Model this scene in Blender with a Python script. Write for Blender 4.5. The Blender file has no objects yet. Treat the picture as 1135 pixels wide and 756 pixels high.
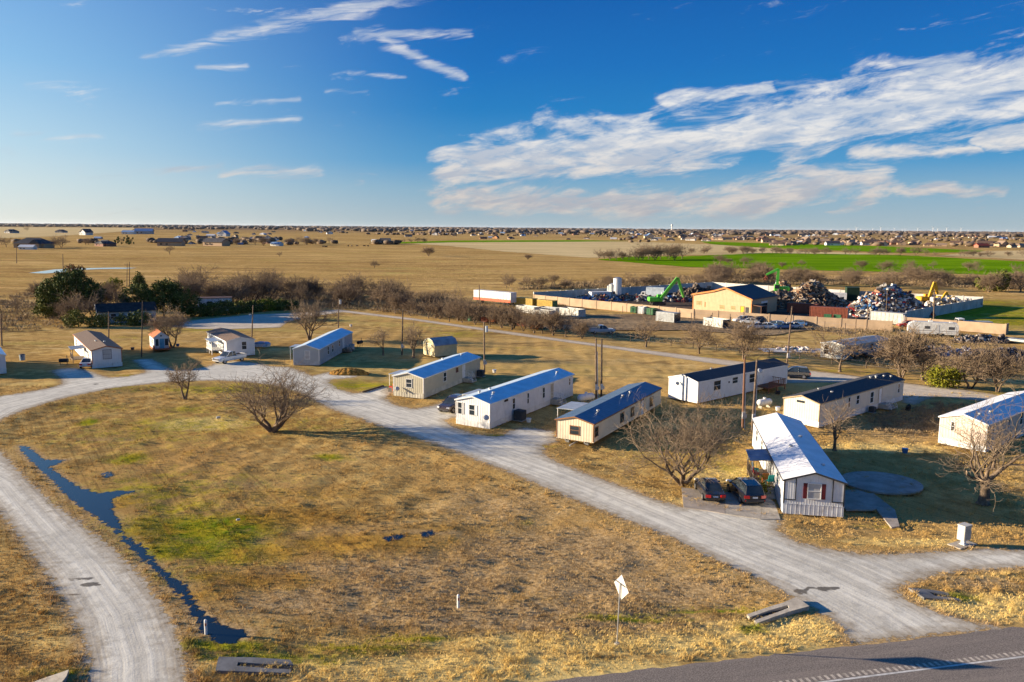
import bpy, math, random
import numpy as np
R_ = math.radians
S = bpy.context.scene
COL = S.collection
PW, PH = 1135, 756          # the photograph's size: used only to read positions off it

# ------------------------------------------------------------------ camera geometry
CAM_H, FPX, HL, HR = 22.5, 883.0, 247.5, 257.0
ROLL = math.atan2(HR-HL, PW)
PITCH = math.atan((PH/2-(HL+HR)/2)*math.cos(ROLL)/FPX)
F_ = np.array([0, math.cos(PITCH), -math.sin(PITCH)]); R0 = np.array([1., 0, 0]); U0 = np.cross(R0, F_)
UU = math.cos(ROLL)*U0-math.sin(ROLL)*R0; RR = math.cos(ROLL)*R0+math.sin(ROLL)*U0
def ray(px, py): return F_+(px-PW/2)/FPX*RR-(py-PH/2)/FPX*UU
def at(px, py, z=0.0):
    d = ray(px, py); t = (z-CAM_H)/d[2]; return (float(d[0]*t), float(d[1]*t))
def azel(px, py):
    d = ray(px, py); d = d/np.linalg.norm(d)
    return (math.degrees(math.atan2(d[0], d[1])), math.degrees(math.asin(d[2])))
cd = bpy.data.cameras.new('camera'); cam = bpy.data.objects.new('camera', cd); COL.objects.link(cam)
cd.sensor_width = 36; cd.lens = 36*FPX/PW; cd.clip_start = .5; cd.clip_end = 120000
from mathutils import Matrix, Vector
M = Matrix(((RR[0], UU[0], -F_[0], 0), (RR[1], UU[1], -F_[1], 0), (RR[2], UU[2], -F_[2], CAM_H), (0, 0, 0, 1)))
cam.matrix_world = M; S.camera = cam
S.render.resolution_x = 1024; S.render.resolution_y = 682

# ------------------------------------------------------------------ light
SUN_AZ = -6.0                # direction the shadows run, degrees from +X
SUN_EL = 11.5
tx, ty = -math.cos(R_(SUN_AZ)), -math.sin(R_(SUN_AZ))
tosun = Vector((tx*math.cos(R_(SUN_EL)), ty*math.cos(R_(SUN_EL)), math.sin(R_(SUN_EL))))
sl = bpy.data.lights.new('sun', 'SUN'); so = bpy.data.objects.new('sun', sl); COL.objects.link(so)
sl.energy = 5.0; sl.angle = R_(.53); sl.color = (1, .825, .59)
so.rotation_euler = tosun.to_track_quat('Z', 'Y').to_euler()

# ------------------------------------------------------------------ node helpers
class NT:
    def __init__(s, tree): s.t = tree; s.n = tree.nodes; s.l = tree.links
    def new(s, typ, **kw):
        n = s.n.new(typ)
        for k, v in kw.items(): setattr(n, k, v)
        return n
    def put(s, sock, v):
        if v is None: return
        if hasattr(v, 'is_output') or isinstance(v, bpy.types.NodeSocket): s.l.new(v, sock)
        else:
            if isinstance(v, (tuple, list)) and len(v) == 3 and sock.type == 'RGBA': v = (*v, 1)
            sock.default_value = v
    def math(s, op, a, b=None, c=None, clamp=False):
        n = s.new('ShaderNodeMath', operation=op); n.use_clamp = clamp
        s.put(n.inputs[0], a); s.put(n.inputs[1], b) if b is not None else None
        if c is not None: s.put(n.inputs[2], c)
        return n.outputs[0]
    def vmath(s, op, a, b=None, sc=None):
        n = s.new('ShaderNodeVectorMath', operation=op)
        s.put(n.inputs[0], a)
        if b is not None: s.put(n.inputs[1], b)
        if sc is not None: s.put(n.inputs['Scale'], sc)
        return n.outputs['Value'] if op in ('DOT_PRODUCT', 'LENGTH') else n.outputs[0]
    def mix(s, f, a, b, blend='MIX'):
        n = s.new('ShaderNodeMix', data_type='RGBA', blend_type=blend)
        s.put(n.inputs[0], f); s.put(n.inputs[6], a); s.put(n.inputs[7], b); return n.outputs[2]
    def noise(s, vec, scale=1, detail=4, rough=.55, dist=0, col=False):
        n = s.new('ShaderNodeTexNoise'); s.put(n.inputs['Vector'], vec)
        n.inputs['Scale'].default_value = scale; n.inputs['Detail'].default_value = detail
        n.inputs['Roughness'].default_value = rough; n.inputs['Distortion'].default_value = dist
        return n.outputs['Color' if col else 'Fac']
    def ramp(s, f, lo, hi, a=0., b=1.):
        n = s.new('ShaderNodeMapRange', interpolation_type='SMOOTHSTEP')
        s.put(n.inputs[0], f); n.inputs[1].default_value = lo; n.inputs[2].default_value = hi
        n.inputs[3].default_value = a; n.inputs[4].default_value = b; return n.outputs[0]
    def mapping(s, vec, loc=(0, 0, 0), rot=(0, 0, 0), sc=(1, 1, 1)):
        n = s.new('ShaderNodeMapping'); s.put(n.inputs[0], vec)
        n.inputs['Location'].default_value = loc; n.inputs['Rotation'].default_value = rot; n.inputs['Scale'].default_value = sc
        return n.outputs[0]
    def attr(s, name, out='Fac'):
        n = s.new('ShaderNodeAttribute', attribute_name=name); return n.outputs[out]
    def bump(s, h, dist=.05, strength=1., nrm=None):
        n = s.new('ShaderNodeBump'); n.inputs['Strength'].default_value = strength; n.inputs['Distance'].default_value = dist
        s.put(n.inputs['Height'], h)
        if nrm is not None: s.put(n.inputs['Normal'], nrm)
        return n.outputs[0]

def new_mat(name):
    m = bpy.data.materials.new(name); m.use_nodes = True
    t = NT(m.node_tree); b = m.node_tree.nodes['Principled BSDF']
    b.inputs['Specular IOR Level'].default_value = .3
    return m, t, b
_mc = {}
def mat(name, color, rough=.7, metal=0., var=.12, scale=1.2, bump=0., bscale=20, spec=.3, dirt=None, coat=0, ribs=0, ribdist=.02, ribaxis='xy'):
    if name in _mc: return _mc[name]
    m, t, b = new_mat(name)
    tc = t.new('ShaderNodeTexCoord').outputs['Object']
    n = t.noise(tc, scale, 5, .6)
    dark = tuple(c*(1-var*2) for c in color)
    c = t.mix(t.ramp(n, .3, .7), dark, tuple(min(1, c*(1+var)) for c in color))
    if dirt:
        c = t.mix(t.ramp(t.noise(t.mapping(tc, sc=(1, 1, .35)), 2.2, 6, .7), .52, .75), c, dirt)
    t.put(b.inputs['Base Color'], c)
    b.inputs['Roughness'].default_value = rough; b.inputs['Metallic'].default_value = metal
    b.inputs['Specular IOR Level'].default_value = spec; b.inputs['Coat Weight'].default_value = coat
    nr = None
    if ribs:
        sx = t.new('ShaderNodeSeparateXYZ'); t.put(sx.inputs[0], tc)
        v = t.math('ADD', sx.outputs[0], sx.outputs[1]) if ribaxis == 'xy' else sx.outputs[{'x': 0, 'y': 1, 'z': 2}[ribaxis]]
        w = t.math('SINE', t.math('MULTIPLY', v, 6.28318/ribs))
        w = t.ramp(w, .2, .9)
        nr = t.bump(w, ribdist, 1.)
    if bump: nr = t.bump(t.noise(tc, bscale, 4, .6), bump, 1., nr)
    if nr is not None: t.put(b.inputs['Normal'], nr)
    _mc[name] = m; return m

# ------------------------------------------------------------------ object helpers
def tag(o, label=None, cat=None, group=None, kind=None):
    if label: o['label'] = label
    if cat: o['category'] = cat
    if group: o['group'] = group
    if kind: o['kind'] = kind
    return o
def thing(name, label, cat, loc=(0, 0, 0), rz=0., group=None):
    o = bpy.data.objects.new(name, None); COL.objects.link(o); o.empty_display_size = .5
    o.location = loc if len(loc) == 3 else (*loc, 0); o.rotation_euler = (0, 0, rz)
    return tag(o, label, cat, group)
def mesh_np(name, V, F, mats, parent=None, smooth=False, mi=None):
    """V (n,3), F (m,k) int array (k=3/4) or list of lists"""
    me = bpy.data.meshes.new(name)
    if isinstance(F, np.ndarray):
        k = F.shape[1]; me.vertices.add(len(V)); me.vertices.foreach_set('co', np.asarray(V, np.float32).ravel())
        me.loops.add(F.size); me.loops.foreach_set('vertex_index', F.astype(np.int32).ravel())
        me.polygons.add(len(F)); me.polygons.foreach_set('loop_start', np.arange(0, F.size, k, dtype=np.int32))
        me.update(calc_edges=True)
    else:
        me.from_pydata([tuple(v) for v in V], [], F); me.update()
    for m in (mats if isinstance(mats, (list, tuple)) else [mats]): me.materials.append(m)
    if mi is not None: me.polygons.foreach_set('material_index', np.asarray(mi, np.int32))
    if smooth: me.polygons.foreach_set('use_smooth', np.ones(len(me.polygons), bool))
    o = bpy.data.objects.new(name, me); COL.objects.link(o)
    if parent is not None: o.parent = parent
    return o
class MB:
    def __init__(s): s.V = []; s.F = []; s.M = []
    def add(s, vs, fs, m=0):
        b = len(s.V); s.V += [tuple(v) for v in vs]; s.F += [[b+i for i in f] for f in fs]; s.M += [m]*len(fs); return s
    def box(s, cx, cy, cz, sx, sy, sz, rz=0, m=0, ry=0, rx=0, bev=0):
        hx, hy, hz = sx/2, sy/2, sz/2
        if bev:
            vs = []; 
            for z, q in ((-hz, bev), (-hz+bev, 0), (hz-bev, 0), (hz, bev)):
                a, c = hx-q, hy-q
                vs += [(-a+bev, -c, z), (a-bev, -c, z), (a, -c+bev, z), (a, c-bev, z), (a-bev, c, z), (-a+bev, c, z), (-a, c-bev, z), (-a, -c+bev, z)]
            fs = [list(range(7, -1, -1)), list(range(24, 32))]
            for k in range(3):
                for i in range(8): j = (i+1) % 8; fs.append([k*8+i, k*8+j, k*8+8+j, k*8+8+i])
        else:
            vs = [(-hx, -hy, -hz), (hx, -hy, -hz), (hx, hy, -hz), (-hx, hy, -hz), (-hx, -hy, hz), (hx, -hy, hz), (hx, hy, hz), (-hx, hy, hz)]
            fs = [[3, 2, 1, 0], [4, 5, 6, 7], [0, 1, 5, 4], [1, 2, 6, 5], [2, 3, 7, 6], [3, 0, 4, 7]]
        if rz or ry or rx:
            mt = Matrix.Rotation(rz, 3, 'Z') @ Matrix.Rotation(ry, 3, 'Y') @ Matrix.Rotation(rx, 3, 'X')
            vs = [mt @ Vector(v) for v in vs]
        return s.add([(v[0]+cx, v[1]+cy, v[2]+cz) for v in vs], fs, m)
    def bb(s, x0, x1, y0, y1, z0, z1, m=0): return s.box((x0+x1)/2, (y0+y1)/2, (z0+z1)/2, x1-x0, y1-y0, z1-z0, m=m)
    def tube(s, pts, r, k=8, m=0, caps=True):
        pts = [Vector(p) for p in pts]; rs = r if isinstance(r, (list, tuple)) else [r]*len(pts)
        vs = []; n = len(pts)
        for i, p in enumerate(pts):
            d = (pts[min(i+1, n-1)]-pts[max(i-1, 0)]).normalized()
            a = d.cross(Vector((0, 0, 1)) if abs(d.z) < .9 else Vector((1, 0, 0))).normalized(); b = d.cross(a)
            for j in range(k):
                t = 2*math.pi*j/k; vs.append(p+(a*math.cos(t)+b*math.sin(t))*rs[i])
        fs = [[i*k+j, i*k+(j+1) % k, (i+1)*k+(j+1) % k, (i+1)*k+j] for i in range(n-1) for j in range(k)]
        if caps: fs += [list(range(k-1, -1, -1)), [(n-1)*k+j for j in range(k)]]
        return s.add(vs, fs, m)
    def prism(s, poly, z0, z1, m=0):
        """poly ccw (x,y); z0/z1 number or function"""
        n = len(poly); f0 = z0 if callable(z0) else (lambda x, y: z0); f1 = z1 if callable(z1) else (lambda x, y: z1)
        vs = [(x, y, f0(x, y)) for x, y in poly]+[(x, y, f1(x, y)) for x, y in poly]
        return s.add(vs, [list(range(n-1, -1, -1)), list(range(n, 2*n))]+[[i, (i+1) % n, n+(i+1) % n, n+i] for i in range(n)], m)
    def prism_y(s, prof, y0, y1, m=0):
        n = len(prof); vs = [(x, y0, z) for x, z in prof]+[(x, y1, z) for x, z in prof]
        return s.add(vs, [list(range(n)), list(range(2*n-1, n-1, -1))]+[[(i+1) % n, i, n+i, n+(i+1) % n] for i in range(n)], m)
    def prism_x(s, prof, x0, x1, m=0):
        n = len(prof); vs = [(x0, y, z) for y, z in prof]+[(x1, y, z) for y, z in prof]
        return s.add(vs, [list(range(n-1, -1, -1)), list(range(n, 2*n))]+[[i, (i+1) % n, n+(i+1) % n, n+i] for i in range(n)], m)
    def build(s, name, mats, parent=None, smooth=False):
        me = bpy.data.meshes.new(name); me.from_pydata(s.V, [], s.F); me.update()
        for m in (mats if isinstance(mats, (list, tuple)) else [mats]): me.materials.append(m)
        me.polygons.foreach_set('material_index', s.M)
        if smooth: me.polygons.foreach_set('use_smooth', [True]*len(me.polygons))
        o = bpy.data.objects.new(name, me); COL.objects.link(o)
        if parent is not None: o.parent = parent
        return o
def copy_tree(o, loc=None, rz=None, label=None, scale=None, cat=None):
    r = o.copy(); COL.objects.link(r)
    if loc is not None: r.location = loc if len(loc) == 3 else (*loc, 0)
    if rz is not None: r.rotation_euler = (0, 0, rz)
    if scale is not None: r.scale = scale if isinstance(scale, tuple) else (scale,)*3
    if label: r['label'] = label
    def rec(src, dst):
        for ch in [c for c in src.children if c.name != dst.name]:
            c = ch.copy(); COL.objects.link(c); c.parent = dst; rec(ch, c)
    rec(o, r); return r

# ------------------------------------------------------------------ world: sky and clouds
wd = bpy.data.worlds.new('World'); S.world = wd; wd.use_nodes = True
wt = NT(wd.node_tree); bg = wd.node_tree.nodes['Background']
sky = wt.new('ShaderNodeTexSky', sky_type='NISHITA'); sky.sun_disc = False
sky.sun_elevation = R_(SUN_EL); sky.sun_rotation = math.atan2(tx, ty)
sky.altitude = 200; sky.air_density = 1.0; sky.dust_density = .35; sky.ozone_density = 3.0
SKY_STR = .15
dirv = wt.new('ShaderNodeTexCoord').outputs['Generated']
sx = wt.new('ShaderNodeSeparateXYZ'); wt.put(sx.inputs[0], dirv)
az = wt.math('MULTIPLY', wt.math('ARCTAN2', sx.outputs[0], sx.outputs[1]), 57.29578)
el = wt.math('MULTIPLY', wt.math('ARCSINE', sx.outputs[2]), 57.29578)
EXPO = 1.47
def s2l(c): return tuple(((v/255+.055)/1.055)**2.4 if v > 10 else v/255/12.92 for v in c)
def skyramp(stops):
    r = wt.new('ShaderNodeValToRGB'); wt.put(r.inputs[0], wt.math('DIVIDE', el, 90., clamp=True)); e = r.color_ramp.elements
    while len(e) < len(stops): e.new(.5)
    for i, (d_, c_) in enumerate(stops): e[i].position = d_/90; e[i].color = (*s2l(c_), 1)
    return r.outputs[0]
rL = skyramp([(0, (226, 228, 220)), (2, (212, 226, 228)), (5, (188, 218, 234)), (9.7, (146, 196, 234)), (15.9, (112, 166, 224)), (30, (60, 115, 195)), (90, (22, 65, 145))])
rR = skyramp([(0, (165, 184, 194)), (2.7, (128, 170, 198)), (4.5, (72, 148, 200)), (8, (18, 122, 192)), (11, (4, 108, 187)), (16, (2, 90, 172)), (30, (4, 98, 172)), (90, (12, 92, 160))])
wl = wt.ramp(az, -40, -2, 1, 0)
grad = wt.vmath('SCALE', wt.mix(wl, rR, rL), sc=1/(2**EXPO*.15))
skyc = wt.mix(.975, sky.outputs[0], grad)
cb = wt.new('ShaderNodeCombineXYZ'); wt.put(cb.inputs[0], az); wt.put(cb.inputs[1], el)
ae = cb.outputs[0]
# warp
nz = wt.noise(wt.mapping(ae, sc=(.16, .34, 1)), 1, 3, .6, col=True)
wv = wt.vmath('MULTIPLY', wt.vmath('SUBTRACT', nz, (.5, .5, .5)), (5.5, 2.4, 0))
aew = wt.vmath('ADD', ae, wv); aew2 = wt.vmath('ADD', ae, wt.vmath('SCALE', wv, sc=.35))
def capsule(p, q, r0, r1, weight, vec):
    a = azel(*p); b = azel(*q); k = .0649   # degrees per pixel
    ba = (b[0]-a[0], b[1]-a[1]); L2 = ba[0]**2+ba[1]**2
    pa = wt.vmath('SUBTRACT', vec, (a[0], a[1], 0))
    h = wt.math('DIVIDE', wt.vmath('DOT_PRODUCT', pa, (ba[0], ba[1], 0)), L2, clamp=True)
    d = wt.vmath('LENGTH', wt.vmath('SUBTRACT', pa, wt.vmath('SCALE', (ba[0], ba[1], 0), sc=h)))
    r = wt.math('MULTIPLY_ADD', h, (r1-r0)*k, r0*k)
    v = wt.math('SUBTRACT', 1., wt.math('DIVIDE', d, r), clamp=True)
    return wt.math('MULTIPLY', v, weight)
def blend(lst):
    o = lst[0]
    for x in lst[1:]: o = wt.math('MAXIMUM', o, x)
    return o
thick = blend([capsule((500, 188), (650, 168), 38, 52, .92, aew), capsule((640, 172), (900, 132), 50, 44, 1., aew),
               capsule((880, 140), (1150, 82), 46, 46, 1.05, aew), capsule((600, 132), (720, 128), 20, 14, .62, aew),
               capsule((745, 112), (850, 96), 16, 10, .6, aew), capsule((960, 74), (1080, 62), 16, 14, .6, aew),
               capsule((500, 222), (700, 226), 22, 30, .8, aew), capsule((700, 228), (960, 205), 30, 26, .8, aew),
               capsule((860, 188), (960, 200), 16, 12, .7, aew), capsule((960, 214), (1120, 214), 14, 9, .7, aew),
               capsule((950, 171), (1075, 160), 19, 9, .72, aew), capsule((1090, 150), (1190, 140), 16, 20, .85, aew)])
wisp = blend([capsule((165, 62), (300, 28), 8, 14, .62, aew2), capsule((290, 30), (480, -14), 14, 16, .8, aew2),
              capsule((395, 36), (520, 38), 9, 8, .7, aew2), capsule((425, 44), (512, 86), 11, 9, .85, aew2), capsule((390, 80), (450, 86), 5, 5, .5, aew2),
              capsule((222, 76), (270, 73), 7, 7, .6, aew2), capsule((218, 137), (330, 130), 8, 7, .62, aew2),
              capsule((250, 192), (355, 192), 12, 11, .78, aew2), capsule((90, 192), (250, 184), 9, 8, .45, aew2),
              capsule((25, 150), (110, 156), 12, 10, .42, aew2), capsule((360, 98), (410, 100), 6, 5, .5, aew2),
              capsule((30, 92), (100, 96), 10, 8, .4, aew2), capsule((240, 115), (330, 108), 6, 5, .42, aew2), capsule((-200, 100), (-60, 60), 30, 40, .6, aew2),
              capsule((1250, 60), (1700, 20), 40, 60, .7, aew2), capsule((1300, 200), (1700, 170), 30, 40, .6, aew2)])
n1 = wt.noise(wt.mapping(wt.mapping(ae, rot=(0, 0, R_(-9))), sc=(.17, .70, 1)), 1, 7, .66, .45)
n2 = wt.noise(wt.mapping(wt.mapping(aew2, rot=(0, 0, R_(-8))), sc=(.22, 1.6, 1)), 1.2, 6, .66, .5)
d1 = wt.ramp(wt.math('ADD', wt.math('MULTIPLY', wt.math('POWER', thick, .8), 1.25), wt.math('MULTIPLY', wt.math('SUBTRACT', n1, .5), 3.1)), .30, .98)
d2 = wt.ramp(wt.math('ADD', wisp, wt.math('MULTIPLY', wt.math('SUBTRACT', n2, .5), 2.4)), .15, 1.05, 0, .75)
d2 = wt.math('MULTIPLY', d2, wt.ramp(wisp, 0, .38))
# rippled texture inside the big cloud
rip = wt.noise(wt.mapping(ae, rot=(0, 0, R_(35)), sc=(.5, 1.7, 1)), 1.1, 4, .6, .4)
dens = wt.math('MAXIMUM', wt.math('MULTIPLY', d1, wt.ramp(rip, .28, .56, .55, 1.)), d2)
dens = wt.math('MULTIPLY', dens, wt.ramp(el, .0, 1.2))
kk = 1/(2**EXPO*.15)
def cl(c): return tuple(v*kk for v in s2l(c))
ccol = wt.mix(wt.ramp(el, 0., 8.), cl((214, 203, 194)), cl((240, 238, 235)))
shade = wt.mix(wt.ramp(el, 0., 8.), cl((178, 178, 184)), cl((196, 206, 220)))
n3 = wt.noise(wt.mapping(wt.mapping(ae, rot=(0, 0, R_(-9))), loc=(.1, .25, 0), sc=(.22, 1.0, 1)), 1, 5, .62, .3)
ccol = wt.mix(wt.ramp(n3, .40, .62), shade, ccol)
final = wt.mix(wt.math('MULTIPLY', dens, .93), skyc, ccol)
wt.put(bg.inputs['Color'], final); bg.inputs['Strength'].default_value = SKY_STR
bg0 = wt.new('ShaderNodeBackground'); wt.put(bg0.inputs['Color'], skyc); bg0.inputs['Strength'].default_value = SKY_STR
msh = wt.new('ShaderNodeMixShader')      # the cloud field spans this part of the sky; elsewhere it is clear
inb = wt.math('MULTIPLY', wt.math('GREATER_THAN', el, -.1), wt.math('MULTIPLY', wt.math('LESS_THAN', el, 30.), wt.math('LESS_THAN', wt.math('ABSOLUTE', az), 70.)))
wt.put(msh.inputs[0], inb); wt.l.new(bg0.outputs[0], msh.inputs[1]); wt.l.new(bg.outputs[0], msh.inputs[2]); wt.l.new(msh.outputs[0], wd.node_tree.nodes['World Output'].inputs['Surface'])
wd.cycles.sampling_method = 'MANUAL'; wd.cycles.sample_map_resolution = 512

vs_ = S.view_settings; vs_.view_transform = 'Standard'; vs_.look = 'None'; vs_.gamma = 1; vs_.exposure = EXPO; vs_.use_curve_mapping = False

# ================================================================== GROUND PLAN
def P2(lst): return np.array([at(*p) for p in lst])
def seg_dist(X, Y, poly, closed=True):
    d = np.full(X.shape, 1e9); n = len(poly)
    for i in range(n if closed else n-1):
        a = poly[i]; b = poly[(i+1) % n]; ab = b-a; L = ab@ab+1e-9
        t = np.clip(((X-a[0])*ab[0]+(Y-a[1])*ab[1])/L, 0, 1)
        d = np.minimum(d, np.hypot(X-a[0]-t*ab[0], Y-a[1]-t*ab[1]))
    return d
def inside(X, Y, poly):
    c = np.zeros(X.shape, bool); n = len(poly)
    for i in range(n):
        x1, y1 = poly[i]; x2, y2 = poly[(i+1) % n]
        if y1 == y2: continue
        c ^= ((y1 > Y) != (y2 > Y)) & (X < (x2-x1)*(Y-y1)/(y2-y1)+x1)
    return c
def sdf(X, Y, poly): d = seg_dist(X, Y, poly); return np.where(inside(X, Y, poly), -d, d)

ROAD = P2([(98, 790), (98, 756), (98, 729), (93, 709), (83, 686.6), (65, 659), (50, 631), (30, 606), (15, 586), (0, 568), (-45, 535), (-80, 505), (-75, 470), (-40, 450),
 (0, 439), (20, 436.5), (40, 433), (60, 429), (69, 425.5), (68, 420), (62, 415), (58, 410.5), (70, 408.5), (82, 408), (97, 410.5), (108, 415), (121, 418.8), (140, 417.5), (160, 413.5), (161, 410), (155, 405), (147, 399),
 (158, 398), (168, 398), (176, 402), (185, 407), (195, 410.8), (215, 409), (232, 406), (240, 402), (262, 400), (285, 402.5), (300, 406), (320, 407), (335, 412), (345, 417), (362, 413), (378, 413), (397, 415), (395, 418),
 (382, 419.5), (366, 420.5), (364.3, 424), (374.2, 431), (391.5, 436.4), (402, 435), (425.4, 427.7), (429, 429.5), (433, 437), (426, 441.5), (437.3, 449), (457, 453.3), (474.3, 451.4), (484.2, 448.3), (491.6, 445.9), (505, 446), (507, 461),
 (493, 465.6), (500, 472.8), (524.7, 481.4), (549.3, 484), (559, 482), (566.6, 477), (584, 474), (613, 478), (617, 489), (602, 494), (600.7, 503), (618.3, 513), (655.9, 528), (693.6, 540.8), (731.3, 555.9), (756.4, 562), (790, 562), (840, 572), (862, 576), (863, 590),
 (883.7, 601), (913.8, 608.7), (951.5, 614), (1001.8, 614.5), (1052, 611), (1089.7, 608.7), (1135, 610), (1330, 622), (1330, 640), (1135, 628.8), (1064.6, 631.3), (1026.9, 638.9), (1001.8, 648), (991.7, 655), (1006.8, 666.5), (1052, 684), (1080, 690.5), (1108, 696),
 (941.5, 713), (942.7, 706.7), (934, 694), (911, 679), (883.7, 665), (851.9, 645.5), (806.7, 626.3), (743.9, 594.9), (668.5, 566), (643.4, 556), (605.7, 540.8), (568, 524), (485, 493), (454.9, 483), (409.6, 468), (367, 453), (344, 440.5), (334, 435.5), (301, 426.5), (270, 423),
 (239, 421.5), (190, 423), (160, 426), (125, 430), (100, 435), (75, 440), (50, 447), (25, 455), (5, 463), (-16, 474), (-24, 484), (-14, 494), (0, 500.6), (10, 510.7), (25, 528), (43, 543), (58, 558), (70.4, 566), (100.5, 588.6), (130.7, 613.7), (155.8, 638.9), (175.9, 666.5), (191, 691.6), (201, 716.8), (206, 756), (206, 790)])
CEN = P2([(152, 790), (150, 730), (135, 680), (100, 630), (55, 585), (10, 535), (-40, 505), (-48, 478), (0, 452), (60, 437), (120, 425), (190, 416), (260, 412), (320, 420), (370, 442), (450, 468), (530, 497), (620, 528), (700, 560), (800, 600), (900, 640), (980, 680), (1020, 705)])
LANE = P2([(200, 357), (218.5, 354.3), (279, 348.7), (340, 346), (375, 343), (460, 353), (568, 368), (668.5, 382), (821.8, 400.9), (888.7, 409.6), (956.5, 417.7), (1001.8, 424.7), (1064.6, 431.5), (1109.8, 438.3), (1300, 458), (1300, 478), (1135, 453), (1092, 445), (1060, 441.5), (1037, 439.3), (1024, 444), (1014, 449),
 (1000, 446), (990, 434), (935, 424), (905, 424), (872, 425), (868, 414), (794, 403.5), (673.5, 385.8), (568, 371.2), (460, 355.5), (379.5, 346), (345, 351), (318, 357), (311, 363), (250, 365), (216, 364.5), (190, 362)])
LCEN = P2([(200, 360), (375, 344.5), (568, 369.6), (821, 403), (1000, 429), (1135, 446), (1300, 467)])
WATER = P2([(21, 494), (30, 495.5), (37.7, 501), (49, 510), (72.9, 509.8), (66, 513), (54, 518), (67.8, 528), (88, 540.8), (108, 547), (128, 544.5), (152, 544), (134, 549), (123, 553.4), (125.6, 570), (130.7, 577), (135.7, 591), (160.8, 608.7), (175.9, 628.8), (206, 651.4), (218.6, 674), (241, 691.6), (258, 697), (276, 701.7),
 (268, 707), (264, 711.7), (244, 714), (228, 703), (219, 689), (200, 662), (186, 646.4), (163.3, 623.8), (145.7, 608.7), (125.6, 586), (100.5, 569), (78, 553), (57.8, 532), (37.7, 514), (24, 500)])
HWY_A = np.array(at(744, 739)); HWY_B = np.array(at(1135, 694.6))
hd = (HWY_B-HWY_A)/np.linalg.norm(HWY_B-HWY_A); hn = np.array([hd[1], -hd[0]])

def grid_sheet(name, poly, res, zz, margin, m, lane=None, extra=None, parent=None):
    x0, y0 = poly.min(0)-margin; x1, y1 = poly.max(0)+margin
    xs = np.arange(x0, x1+res, res); ys = np.arange(y0, y1+res, res)
    X, Y = np.meshgrid(xs, ys); sd = sdf(X, Y, poly)
    nx = len(xs); idx = np.arange(X.size).reshape(X.shape)
    q = np.stack([idx[:-1, :-1], idx[:-1, 1:], idx[1:, 1:], idx[1:, :-1]], -1).reshape(-1, 4)
    keep = (sd.ravel()[q] < margin).any(1); q = q[keep]
    used = np.unique(q); mp = np.zeros(X.size, int); mp[used] = np.arange(len(used)); q = mp[q]
    xx, yy, s = X.ravel()[used], Y.ravel()[used], sd.ravel()[used]
    o = mesh_np(name, np.stack([xx, yy, np.full(len(xx), zz)], 1), q, m, parent)
    a = o.data.attributes.new('sd', 'FLOAT', 'POINT'); a.data.foreach_set('value', s.astype(np.float32))
    if lane is not None:
        best = np.full(len(xx), 1e9); lat = np.zeros(len(xx)); lon = np.zeros(len(xx)); acc = 0
        for i in range(len(lane)-1):
            A = lane[i]; B = lane[i+1]; ab = B-A; L = np.linalg.norm(ab); u = ab/L
            t = np.clip((xx-A[0])*u[0]+(yy-A[1])*u[1], 0, L); d = np.hypot(xx-A[0]-t*u[0], yy-A[1]-t*u[1])
            sg = np.sign((xx-A[0])*u[1]-(yy-A[1])*u[0]); m_ = d < best
            best[m_] = d[m_]; lat[m_] = (d*sg)[m_]; lon[m_] = (acc+t)[m_]; acc += L
        a = o.data.attributes.new('lane', 'FLOAT_VECTOR', 'POINT'); a.data.foreach_set('vector', np.stack([lat, lon*.045, lat*0], 1).astype(np.float32).ravel())
    if extra is not None:
        a = o.data.attributes.new('pot', 'FLOAT', 'POINT'); a.data.foreach_set('value', extra(xx, yy).astype(np.float32))
    return o
def gauss(X, Y, p, rx, ry, rot=0):
    cx, cy = at(*p); c, s_ = math.cos(rot), math.sin(rot); u = (X-cx)*c+(Y-cy)*s_; v = -(X-cx)*s_+(Y-cy)*c
    return np.exp(-(u/rx)**2-(v/ry)**2)

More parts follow.
